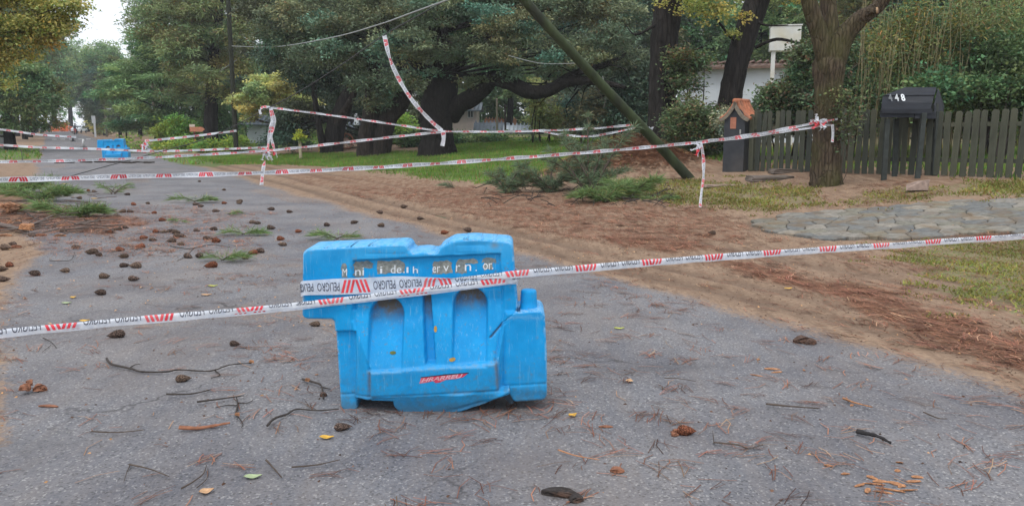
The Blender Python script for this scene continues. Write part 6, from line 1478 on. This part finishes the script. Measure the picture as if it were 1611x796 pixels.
SPECIAL = {(560, 768): 'dark pine cone lying just below the near tape at the far left', (482, 562): 'single dark pine cone nearest above the near tape on the left asphalt', (580, 354): 'bright rusty red pine cone, left of two red ones on the left asphalt', (675, 339): 'rusty red pine cone, right of two red ones on the left asphalt', (960, 20): 'lone dark pine cone far out, under the second tape row', (1153, 118): 'dark slim pine cone right of the far green needle tufts', (505, 483): 'dark pine cone in the middle of the loose row above the near tape', (647, 495): 'dark pine cone at the right end of the loose row above the near tape', (312, 455): 'long dark pine cone left of the loose row above the near tape', (165, 470): 'dark pine cone with dry twigs beside it near the left sand', (15, 498): 'lowest pine cone at the left edge on the sand'}
SP2 = {(495, 513): 'small round pine cone just left of the big blue barrier', (289, 600): 'grey open pine cone under the long dark twig in the left foreground', (370, 544): 'small black broken cone below the near tape, left of the barrier', (540, 676): 'black pine cone beside a yellow leaf, below the big barrier', (1120, 369): 'grey cone or clod lying alone on the dirt before the flagstones', (735, 364): 'pine cone just above the raised lip of the big barrier'}
for i, p in enumerate(CP):
    g = gp(*p); k = i % 6
    key = Z5[i] if i < len(Z5) else None
    if key in ((580, 354), (675, 339), (784, 209), (742, 173)): k = 2
    if p == (289, 600): k = 3
    if p in ((370, 544), (540, 676)): k = 0
    r = random.Random(i*3+1); s_ = r.uniform(.85, 1.15)
    if p in ((495, 513), (370, 544), (540, 676), (289, 600)): s_ = .72 if p != (289, 600) else .8
    o = obj('pine_cone', CME[k], None, None, (g[0], g[1], g[2]+.024*s_)); o.rotation_euler = (r.uniform(0, 6), r.uniform(-.12, .12), r.uniform(-.55, .55)+(math.pi if r.random() < .5 else 0)); o.scale = (s_*r.uniform(.85, 1.1), s_, s_)
    lb = SPECIAL.get(key) or SP2.get(p)
    if lb is None:
        ad = ('dark', 'dark', 'rusty red', 'brown', 'dark', 'brown')[k]
        if p[1] < 318: lb = '%s pine cone in the far part of the cone scatter behind the green sprigs' % ad
        elif p[0] > 330: lb = '%s pine cone right in the scatter, %s green tufts%s' % (ad, 'above the' if p[1] < 362 else 'beside the', ', towards the barrier' if p[0] > 480 else '')
        elif p[0] < 110: lb = '%s pine cone on the sandy left margin, %s' % (ad, 'just below the fallen branches' if p[1] < 400 else 'well below the fallen branches')
        elif p[1] < 385: lb = '%s pine cone in the dense middle of the scatter, its %s %s quarter' % (ad, 'far' if p[1] < 352 else 'near', 'left' if p[0] < 235 else 'right')
        else: lb = '%s pine cone in the loose row on the left asphalt above the near tape' % ad
    tag(o, lb, 'pine cone', 'pine cones on the road')

def twig(pts, r0, label, m=M_TWIGD, name='twig', forks=(), cat='twig', lift=.012, end=None):
    """pts: pixels of the photograph where the stick lies on the ground"""
    W_ = []
    rr = random.Random(int(pts[0][0]*7+pts[0][1]))
    for (a, b_) in pts: g = gp(a, b_); W_.append(np.array([g[0], g[1], g[2]+lift+rr.uniform(0, .012)]))
    o_ = W_[0].copy(); mb = MB()
    def run(Q, ra, rb):
        Q = smooth_path(Q, 5); n = len(Q); mb.tube([tuple(q-o_) for q in Q], [ra+(rb-ra)*i/(n-1)*(1+.2*math.sin(i*2.)) for i in range(n)], 6, 0, True, .25, 3)
    run(W_, r0, r0*.45)
    for f in forks: run([np.array([*gp(*q)[:2], gp(*q)[2]+lift*.8]) for q in f], r0*.6, r0*.25)
    o = mb.build(name, m, None, tuple(o_)); tag(o, label, cat); 
    if end:
        g = gp(*end); mb = MB(); mb.box((g[0]-o_[0], g[1]-o_[1], lift), (r0*4, r0*3, r0*2), .4, .2, 0, 0, .8, r0*.3); mb.build('broken_end', M_CHIP, o)
    return o
M_CHIP = simple('fresh_wood', (.38, .18, .085), .9, .5, 60, .6, dirt=(.16, .08, .045, .9))
twig([(168, 566), (176, 578), (203, 583), (225, 588), (262, 589), (282, 586), (330, 587), (362, 579), (396, 574)], .0075, 'long thin dark forked twig in the left foreground above the grey cone', forks=[[(203, 582), (212, 576), (221, 575)], [(338, 585), (346, 592), (332, 597)]], end=(396, 574))
twig([(262, 626), (300, 624), (333, 616)], .006, 'short dark twig below the long forked one', forks=[])
twig([(310, 637), (345, 633), (385, 627)], .006, 'dark bark sliver like twig left of the small forked one')
twig([(371, 657), (374, 640), (372, 628)], .006, 'small forked twig with a pale broken end in the left foreground', forks=[[(373, 640), (355, 640), (338, 644)], [(373, 636), (390, 636), (399, 631)], [(372, 655), (382, 668), (380, 675)]], end=(374, 659))
twig([(421, 676), (432, 665), (452, 655), (467, 647), (500, 651), (533, 647)], .007, 'curved twig leading to the left foot of the big barrier')
twig([(476, 600), (492, 606), (506, 612), (509, 630)], .008, 'broken twig with pale wood beside the big barrier at its left', forks=[[(505, 611), (520, 614)]], end=(484, 604))
twig([(144, 685), (185, 684), (229, 681)], .004, 'straight reddish thin twig low in the left foreground', M_TWIG)
twig([(203, 734), (235, 744), (267, 756)], .004, 'thin brown pine twig near the lower left corner', M_TWIG, forks=[[(206, 732), (200, 745), (195, 761)]])
twig([(286, 776), (305, 765), (320, 750), (325, 737)], .004, 'pair of curved brown needles low in the left foreground', M_TWIG, forks=[[(310, 770), (326, 755), (327, 738)]])
twig([(419, 730), (432, 744), (444, 756)], .005, 'short reddish twig low centre left', M_TWIG)
twig([(459, 740), (500, 735), (535, 729)], .004, 'thin straight reddish twig below the big barrier', M_TWIG)
twig([(68, 535), (80, 540), (90, 551)], .004, 'small dry sprig near the left edge below the near tape', M_TWIGD, forks=[[(80, 545), (66, 556)]])
twig([(282, 679), (312, 677), (345, 672), (362, 670)], .011, 'flat reddish bark strip in the left foreground', simple('bark_strip', (.26, .11, .06), .85, .35, 30, .4), 'bark_strip', cat='bark')
twig([(878, 713), (905, 722), (943, 728)], .004, 'thin orange brown stick in the lower middle', simple('orange_stick', (.38, .18, .09), .8, .2, 30, .2))
twig([(1123, 700), (1160, 706), (1178, 711), (1200, 704)], .004, 'thin forked twig in the lower right foreground', M_TWIG, forks=[[(1123, 700), (1121, 680)]])
twig([(1045, 600), (1070, 601), (1095, 604)], .003, 'short thin twig right of the big barrier', M_TWIG)
twig([(1347, 684), (1362, 688), (1380, 693), (1401, 701)], .013, 'black charred tapering stick in the right foreground', M_BLK if False else simple('charred_wood', (.02, .018, .018), .85, .3, 30, .4), 'stick')
twig([(1325, 632), (1345, 637), (1372, 646)], .006, 'splintered orange stick in the right foreground', M_CHIP, 'stick', forks=[[(1335, 634), (1331, 626)]])
twig([(1205, 640), (1245, 645), (1290, 646)], .006, 'dry reddish needle bunch stick at the right', M_TWIG)
twig([(1452, 654), (1475, 662), (1490, 665)], .004, 'thin curved twig at the right on the sandy asphalt', M_TWIG)
twig([(268, 390), (298, 394), (330, 387), (362, 390)], .007, 'long dark twig among the cones left of the green needle tuft', forks=[[(306, 391), (292, 404), (278, 412)]], )
twig([(78, 412), (92, 414), (112, 412), (118, 398)], .005, 'thin crooked twig on the left asphalt above the tape')
twig([(36, 262), (35, 250), (34, 241)], .02, 'dead upright twig at the left edge beyond the second tape', lift=.2)
r = random.Random(4)
# dark line of broken branches across the road before the far barrier
for k in range(9):
    x0 = 62+k*21+r.uniform(-4, 4); y0 = 256.5+r.uniform(-.8, 1.2); L = r.uniform(14, 26)
    twig([(x0, y0), (x0+L*.5, y0+r.uniform(-.9, .9)), (x0+L, y0+r.uniform(-.8, .8))], r.uniform(.035, .07), 'dark branch of the line across the far road, %s of nine from the left' % ['first', 'second', 'third', 'fourth', 'fifth', 'sixth', 'seventh', 'eighth', 'ninth'][k], name='broken_branch', forks=[[(x0+L*.4, y0), (x0+L*.55, y0-2.2)]] if k % 3 == 0 else [], cat='branch', lift=.03)
# chunky pieces of bark
def chunk(px, py, L, W_, H, m, label, rz=0, seed=0, name='bark_piece', parts=1, cat='bark'):
    g = gp(px, py); rr = random.Random(seed+int(px)); bm = bmesh.new()
    for k in range(parts):
        ox, oy = (rr.uniform(-.5, .5)*L, rr.uniform(-.5, .5)*W_) if parts > 1 else (0, 0); l2 = L if parts == 1 else L*rr.uniform(.35, .7)
        n0_ = len(bm.verts); ret = bmesh.ops.create_cube(bm, size=1); vs = ret['verts']; es = {e for v in vs for e in v.link_edges}
        ret2 = bmesh.ops.subdivide_edges(bm, edges=list(es), cuts=3, use_grid_fill=True); an = rr.uniform(-.9, .9) if parts > 1 else 0; c, s = math.cos(an), math.sin(an)
        bm.verts.ensure_lookup_table(); al = bm.verts[n0_:]
        for v in al:
            q = v.co.copy(); tap = 1-.55*abs(q.x*2)**2; x_, y_, z_ = q.x*l2, q.y*(W_ if parts == 1 else W_*.45)*tap, (q.z+.5)*H*tap+rr.uniform(-.1, .1)*H
            x_ += rr.uniform(-.05, .05)*l2; y_ += rr.uniform(-.12, .12)*W_
            v.co = Vector((x_*c-y_*s+ox, x_*s+y_*c+oy, z_+(k*.25*H if parts > 1 else 0)))
    me = bpy.data.meshes.new(name); bm.to_mesh(me); bm.free(); o = obj(name, me, m, None, (g[0], g[1], g[2]+.002)); o.rotation_euler = (0, 0, rz); tag(o, label, cat); return o
M_BK = simple('bark_chunk', (.085, .05, .036), .9, .45, 45, .6, dirt=(.22, .11, .07, .6)); M_BKR = simple('bark_red', (.24, .105, .06), .9, .4, 40, .6); M_BKK = simple('bark_black', (.035, .028, .025), .9, .4, 45, .6, dirt=(.2, .1, .06, .5))
chunk(880, 779, .15, .045, .028, M_BKK, 'black and brown bark log at the bottom edge of the picture', -.25, 1)
chunk(907, 788, .06, .04, .025, M_BKK, 'small black bark lump at the end of the bark log', .2, 2)
chunk(53, 617, .095, .07, .035, M_BKR, 'shaggy red brown bark clump near the left edge', .5, 3, parts=5)
chunk(76, 640, .11, .02, .01, M_BKR, 'thin red brown bark flake below the clump at the left', -.1, 4)
chunk(971, 742, .062, .035, .018, M_BKR, 'small red bark piece in the lower middle foreground', -.1, 5)
chunk(953, 672, .07, .02, .008, M_BKR, 'tiny flat red bark flake right of the barrier', 0, 6)
chunk(509, 623, .04, .03, .02, M_BK, 'small bark knot by the left side of the barrier', .3, 7)
chunk(1263, 539, .13, .06, .045, M_BK, 'pair of round brown clods on the sand at the right, the left clod', .1, 8, 'clod', 1, 'clod'); chunk(1275, 541, .08, .06, .04, M_BK, 'pair of round brown clods on the sand at the right, the right clod', .3, 9, 'clod', 1, 'clod')
o = obj('pine_cone', CME[2], None, None, tuple(gp(1080, 683)+np.array([0, 0, .02]))); o.scale = (.75, .8, .8); o.rotation_euler = (0, 0, -.1); tag(o, 'chewed reddish pine cone with loose scales in the right foreground', 'pine cone', 'pine cones on the road')
chunk(1063, 683, .06, .04, .012, M_BKR, 'loose red scales beside the chewed cone', .2, 10, 'cone_scales', 5, 'bark')
for i, (px, py, L, rz) in enumerate([(1215, 581, .13, -.05), (1190, 591, .10, -.25), (1222, 586, .09, .1), (1265, 583, .02, 0), (1400, 771, .15, -.5), (1375, 762, .12, -.2), (1365, 772, .09, 1.), (1385, 758, .10, .2), (1352, 764, .07, .4), (1425, 772, .13, .0), (1410, 762, .10, -.8), (1443, 751, .07, .1), (1437, 758, .08, -.1), (1303, 733, .05, -.2), (1330, 746, .06, .3), (1390, 775, .10, -.3), (1418, 765, .06, .6), (1372, 752, .06, -.5), (498, 590, .03, .2), (1415, 728, .04, -.4), (1412, 741, .035, .3), (1340, 638, .05, .8), (1193, 566, .03, 0)]):
    lb = ('%s orange splinter in the chip pile at the lower right' % ('long' if L > .115 else 'short')+(', left part' if px < 1392 else ', right part')) if px > 1340 and py > 745 else ['orange wood splinter on the asphalt right of the barrier, uppermost of its group', 'orange splinter left of its group beside the sand', 'orange splinter just under the uppermost one'][i] if i < 3 else 'tiny loose wood chip lying on the asphalt'
    tw = chunk(px, py, L*.75, .008+.014*random.random(), .005, M_CHIP, lb, rz, 20+i, 'wood_chip', 1, 'wood chip'); tw['group'] = 'fresh wood chips'
    tw.rotation_euler = (random.uniform(-.3, .3), random.uniform(-.12, .12), rz)
M_LFY = simple('leaf_yellow', (.62, .36, .05), .6, .2, 60, .2); M_LFG = simple('leaf_green_fallen', (.33, .40, .22), .6, .15, 60, .2); M_LFL = simple('leaf_lime', (.52, .55, .08), .6, .15, 60, .2); M_LFO = simple('leaf_tan', (.50, .30, .16), .7, .2, 60, .2)
def leaf(px, py, L, W_, m, label, rz=0):
    g = gp(px, py); V = []; F = []; n = 8
    for i in range(n+1):
        q = i/n; w = W_*math.sin(math.pi*q**.8)*.5+.0005; x_ = (q-.5)*L; z = .004+.010*(q-.4)**2+.002*math.sin(i)
        V += [(x_, -w, z+.005), (x_, 0, z), (x_, w, z+.006)]
    for i in range(n): F += [(3*i, 3*i+3, 3*i+4, 3*i+1), (3*i+1, 3*i+4, 3*i+5, 3*i+2)]
    mb = MB(); mb.add(V, F, 0, True); o = mb.build('fallen_leaf', m, None, (g[0], g[1], g[2]+.002)); o.rotation_euler = (0, 0, rz); tag(o, label, 'leaf')
leaf(514, 690, .075, .04, M_LFY, 'bright yellow leaf before the left foot of the big barrier', -.1)
leaf(398, 752, .08, .04, M_LFG, 'pale green leaf in the lower left foreground', .1)
leaf(325, 775, .06, .05, M_LFO, 'tan curled leaf near the lower left bottom', .4)
leaf(974, 518, .08, .025, M_LFL, 'lime yellow leaf on the asphalt right of the barrier', -.05)
leaf(990, 601, .05, .05, M_LFO, 'tan round leaf right of the barrier foot', 1.2)
leaf(901, 655, .05, .04, M_LFY, 'small faded yellow leaf right under the barrier end', .4)
leaf(115, 469, .05, .06, M_LFY, 'yellow leaf on the left asphalt above the near tape', .5)
leaf(105, 478, .09, .05, M_LFG, 'pale greenish leaf just below the yellow one on the left asphalt', .0)
leaf(103, 290, .25, .12, M_LFY, 'yellow leaf far off beside the fallen branch on the left', 0)
leaf(150, 313, .2, .1, M_LFY, 'ochre leaf right of the fallen branch on the left', 0)
leaf(325, 465, .10, .05, M_LFO, 'tan leaf on the asphalt left of the barrier top', .1); leaf(335, 451, .09, .04, M_LFL, 'lime leaf on the asphalt left of the barrier top', .1)
leaf(133, 506, .08, .05, M_LFY, 'yellow leaf hidden close above the near tape', .1); leaf(1240, 455, .08, .04, M_LFY, 'small orange leaf on the dirt below the right tape', .1)
r = random.Random(77)
V = []; F = []
# small fallen leaves nobody would count
mb = MB()
for k in range(380):
    if r.random() < .5: px, py = r.uniform(0, 620), 290+r.random()**1.5*230
    else: px, py = r.uniform(950, 1611), r.uniform(285, 420)
    g = gp(px, py); a = r.uniform(0, 6.28); L = r.uniform(.01, .028) if px < 700 else r.uniform(.015, .035); c, s = math.cos(a)*L, math.sin(a)*L; z = g[2]+.01
    mb.add([(g[0]-c, g[1]-s, z), (g[0]+s*.4, g[1]-c*.4, z+.01), (g[0]+c, g[1]+s, z+.004), (g[0]-s*.4, g[1]+c*.4, z+.008)], [(0, 1, 2, 3)])
tag(mb.build('leaf_scatter', M_LFO), 'tiny tan fallen leaves strewn over road and bank', 'fallen leaves', kind='stuff')

# green needle sprigs and fallen pine branches
def sprig(px, py, size, n, label, mat='sprig', hgt=.6, twigs=3, seed=0, dirs=None, name='pine_sprig', cat='pine sprig', nl=.16, nw=.0022, spread=1., bush=0.):
    g = gp(px, py); t = empty(name, tuple(g), 0, label, cat); r = np.random.RandomState(seed+int(px)); rr = random.Random(seed+int(px)); mb = MB(); VV = []; TT = []
    for k in range(twigs):
        a = (dirs[k % len(dirs)] if dirs else rr.uniform(0, 6.28)); L = size*rr.uniform(.6, 1.1); el = hgt*rr.uniform(.2, 1)
        p0 = np.array([rr.uniform(-.1, .1)*size, rr.uniform(-.1, .1)*size, .02]); p2 = p0+np.array([math.cos(a)*L*spread, math.sin(a)*L*.8, el*L]); p1 = (p0+p2)/2+np.array([0, 0, .12*L])
        pp = smooth_path([p0, p1, p2], 5); mb.tube([tuple(q) for q in pp], [.012*size*2*(1-.7*i/(len(pp)-1)) for i in range(len(pp))], 5)
        m_ = n//twigs; u = (r.rand(m_)**.7 if bush == 0 else np.clip(np.round(r.rand(m_)**.8*4)/4+r.normal(size=m_)*.03, 0, 1))*(len(pp)-1); i0 = np.clip(u.astype(int), 0, len(pp)-2); f = (u-i0)[:, None]; A = np.array(pp); P = A[i0]*(1-f)+A[i0+1]*f
        T = (p2-p0)/np.linalg.norm(p2-p0); d = r.normal(size=(m_, 3))*(.62+bush)+T*.85; d[:, 2] = np.abs(d[:, 2])*(.55+bush)+.05; d /= np.linalg.norm(d, axis=1, keepdims=True)
        l = nl*r.uniform(.6, 1.2, m_)[:, None]; sd_ = np.cross(d, r.normal(size=(m_, 3))); sd_ /= np.linalg.norm(sd_, axis=1, keepdims=True)
        e = P+d*l; e[:, 2] = np.maximum(e[:, 2]-.25*l[:, 0], .006); mid = (P+e)/2; mid[:, 2] += .06*l[:, 0]
        VV.append(np.stack([P, mid+sd_*nw, e, mid-sd_*nw], 1).reshape(-1, 3)); tt = r.uniform(.55, 1.45, m_); TT.append(np.repeat(np.stack([tt, tt, tt*.9], 1), 4, 0))
    V = np.concatenate(VV); F = np.arange(len(V)).reshape(-1, 4)
    obj('needles', fast_mesh('needles', V, F, False, {'tint': np.concatenate(TT)}), LEAF[mat], t)['kind'] = 'stuff'; mb.build('stem', M_TWIG, t)
    return t
sprig(352, 412, .26, 420, 'bright green needle tuft lying among cones on the asphalt, nearest one', dirs=[.1, .5, -.3, 2.9], nl=.17, nw=.0024, hgt=.3, twigs=4)
sprig(383, 371, .28, 420, 'flat green needle tuft behind the nearest tuft on the asphalt', dirs=[0., .2, 3.0], hgt=.08, nl=.2, nw=.003)
sprig(532, 378, .34, 420, 'green needle tuft just behind the upper left corner of the big barrier', dirs=[.1, 3.0, 2.6], hgt=.12, nl=.2, nw=.003)
sprig(305, 319, .5, 420, 'green needle tuft with a yellow leaf in the far middle of the road', dirs=[0, .3, 3.1], hgt=.12, nl=.24, nw=.004)
sprig(180, 306, .5, 360, 'small upright green sprig at the far left of the road', dirs=[.6, 1.6, 2.4, 3.], hgt=.8, twigs=5, nl=.2, nw=.004)
sprig(278, 351, .18, 120, 'tiny green tuft among the far cones', hgt=.1, nl=.14, nw=.003); sprig(360, 339, .2, 120, 'small pale green tuft near the far right cones', hgt=.1, nl=.14, nw=.003)
sprig(105, 343, .6, 2200, 'long flat green pine branch lying at the left, nearest of the left pile', dirs=[-.1, .15, 2.9, .5, .05, 3.1], hgt=.3, bush=.15, twigs=9, nl=.26, nw=.004, name='fallen_pine_branch', cat='pine branch')
sprig(60, 318, .8, 3000, 'grey green pine branch lying behind the nearest one in the left pile', dirs=[.1, .4, 2.8, 1.2, 3.0], hgt=.45, bush=.2, twigs=11, nl=.28, nw=.0045, name='fallen_pine_branch', cat='pine branch')
sprig(20, 305, .8, 2600, 'pale green pine branch at the left picture edge, top of the left pile', dirs=[.2, .8, 2.4, 1.6], hgt=.5, bush=.2, twigs=10, nl=.28, nw=.005, name='fallen_pine_branch', cat='pine branch')
sprig(930, 306, 1.15, 8000, 'large blue green pine branch standing up before the needle heap', 'sprigb', hgt=1.35, dirs=[.3, 1.2, 1.9, 2.7, .8, 1.5, 2.3], twigs=22, bush=.35, spread=.8, nl=.25, nw=.0055, name='fallen_pine_branch', cat='pine branch')
sprig(930, 262, .5, 1100, 'top shoot of blue green needles poking above the second tape', 'sprigb', hgt=1.3, dirs=[.8, 1.6, 2.2], twigs=6, bush=.4, nl=.22, nw=.0055, name='fallen_pine_branch', cat='pine branch')
sprig(862, 302, 1.1, 5200, 'grey green pine branch lying left of the large upright one', 'sprigb', hgt=.6, dirs=[.1, 2.9, 1.4, .6, 3.1], twigs=12, bush=.45, spread=.8, nl=.24, nw=.005, name='fallen_pine_branch', cat='pine branch')
sprig(800, 305, .8, 3200, 'small bushy pine branch at the left end of the fallen branches on the shoulder', 'sprigb', hgt=.9, dirs=[.4, 1.3, 2.1, 2.9], twigs=10, bush=.45, spread=.7, nl=.22, nw=.005, name='fallen_pine_branch', cat='pine branch')
sprig(955, 318, .85, 2400, 'bright green tuft of long needles at the foot of the large branch', hgt=.35, dirs=[3.5, .3, 2.9, .6], twigs=8, spread=.7, bush=.2, nl=.3, nw=.005, name='fallen_pine_branch', cat='pine branch')
sprig(990, 312, .8, 2300, 'bright green fan of long needles right of the large branch', hgt=.6, dirs=[2.5, .4, 1.5, .1], twigs=8, spread=.7, bush=.2, nl=.3, nw=.005, name='fallen_pine_branch', cat='pine branch')
sprig(1030, 316, .35, 360, 'small green tuft at the right end of the fallen branches', hgt=.15, twigs=3, nl=.22, nw=.004, name='fallen_pine_branch', cat='pine branch')
sprig(715, 297, .35, 260, 'small grey green sprig alone on the reddish shoulder', 'sprigb', hgt=.3, nl=.2, nw=.004)
twig([(905, 318), (930, 290), (945, 268)], .022, 'bare brown branch inside the large fallen pine branch', name='broken_branch', lift=.12, cat='branch')
twig([(985, 322), (1030, 312), (1050, 300)], .018, 'bare crooked branch lying below the green fan of needles', name='broken_branch', lift=.05, forks=[[(1010, 318), (1035, 324), (1048, 330)]], cat='branch')
# broken wood at the left pile
M_ORW = simple('torn_orange_wood', (.30, .15, .08), .85, .5, 22, .6, dirt=(.10, .06, .04, .9)); M_GRW = simple('grey_branch', (.13, .10, .085), .9, .3, 14, .4)
chunk(15, 338, .40, .2, .09, M_ORW, 'torn orange brown wood chunk at the left picture edge', .4, 31, 'broken_wood', 7, 'wood')
chunk(25, 352, .22, .08, .05, M_ORW, 'pale orange split piece of wood under the left pile', .1, 32, 'broken_wood', 2, 'wood')
twig([(-30, 353), (10, 362), (45, 370)], .045, 'thick grey broken branch with a pale orange end at the left edge', M_GRW, 'broken_branch', cat='branch', lift=.05, end=(44, 369))
twig([(30, 368), (55, 358), (85, 345)], .02, 'grey bare branch leaning across the left pile', M_GRW, 'broken_branch', cat='branch', lift=.06, forks=[[(50, 361), (80, 359), (100, 352)]])
twig([(-20, 330), (20, 335), (60, 343), (100, 340)], .018, 'thin dark branch along the back of the left pile', M_TWIGD, 'broken_branch', cat='branch', lift=.08, forks=[[(40, 339), (60, 352), (90, 356)]])
for i, (px, py, s_) in enumerate([(45, 346, .14), (78, 356, .1), (100, 357, .12), (62, 372, .11), (130, 352, .09), (150, 356, .1), (8, 372, .12), (25, 390, .08), (95, 372, .1), (180, 352, .08)]):
    chunk(px, py, s_*1.6, s_*.6, .035, M_ORW if i % 2 == 0 else M_BKR, 'torn piece of bark or wood in the litter beside the left pile of branches', r.uniform(-1, 1), 40+i, 'bark_piece', 1, 'bark')['group'] = 'torn bark beside the left pile'
# tangle of dead sticks in the left pile
mb = MB(); r = random.Random(55)
for k in range(170):
    g = gp(r.uniform(-60, 175), 300+r.random()**.7*72); L = r.uniform(.1, .45); a = r.uniform(-.5, .5)+(0 if r.random() < .7 else 1.2); z = g[2]+r.uniform(.0, .09); d = Vector((math.cos(a)*L/2, math.sin(a)*L/2, r.uniform(-.02, .05))); c = Vector((g[0], g[1], z+.01))
    mb.tube([c-d, c+Vector((0, 0, r.uniform(-.01, .02))), c+d], r.uniform(.003, .010), 4)
tag(mb.build('stick_tangle', M_GRW), 'tangle of thin dead sticks in the pile at the left road edge', 'dead sticks', kind='stuff')
mb = MB()
for k in range(110):
    g = gp(r.uniform(760, 1060), r.uniform(292, 326)); L = r.uniform(.15, .6); a = r.uniform(0, 3.1); c = Vector((g[0], g[1], g[2]+r.uniform(.01, .12))); d = Vector((math.cos(a)*L/2, math.sin(a)*L/2, r.uniform(-.02, .1)))
    mb.tube([c-d, c+Vector((0, 0, .03)), c+d], r.uniform(.004, .010), 4)
tag(mb.build('stick_tangle', M_TWIGD), 'dead sticks lying under the fallen pine branches on the shoulder', 'dead sticks', kind='stuff')
# needle texture on the heap
def hd(x, y):
    w_ = np.zeros_like(x)
    for (mx_, my_, rx, ry, hh) in MOUND: w_ = np.maximum(w_, sstep(1.7, .6, np.sqrt(((x-mx_)/rx)**2+((y-my_)/ry)**2)))
    return w_
x, y = scatter(70000, hd, (-1, 6.5), (17, 24), 31)
M_HEAP = leafmat('heap_needle', (.36, .155, .075), 0, .5, .8, dry=(.50, .28, .15, .15)); _h = needles('needle_heap', x, y, .20, .007, 31, .07); _h.data.materials[0] = M_HEAP
tag(_h, 'heap of red brown dry needles under the leaning pole', 'needle heap', kind='stuff')

# ================================================================ HAZE: the damp air down the street
hz = MB(); hz.box((0, 180, 19), (700, 400, 42)); M_HZ = bpy.data.materials.new('haze_air'); M_HZ.use_nodes = True; _n = M_HZ.node_tree; _n.nodes.clear()
_v = _n.nodes.new('ShaderNodeVolumePrincipled'); _v.inputs['Density'].default_value = .0007; _v.inputs['Color'].default_value = (.9, .93, .96, 1); _o = _n.nodes.new('ShaderNodeOutputMaterial'); _n.links.new(_v.outputs[0], _o.inputs['Volume'])
o = hz.build('haze', M_HZ); o['kind'] = 'stuff'
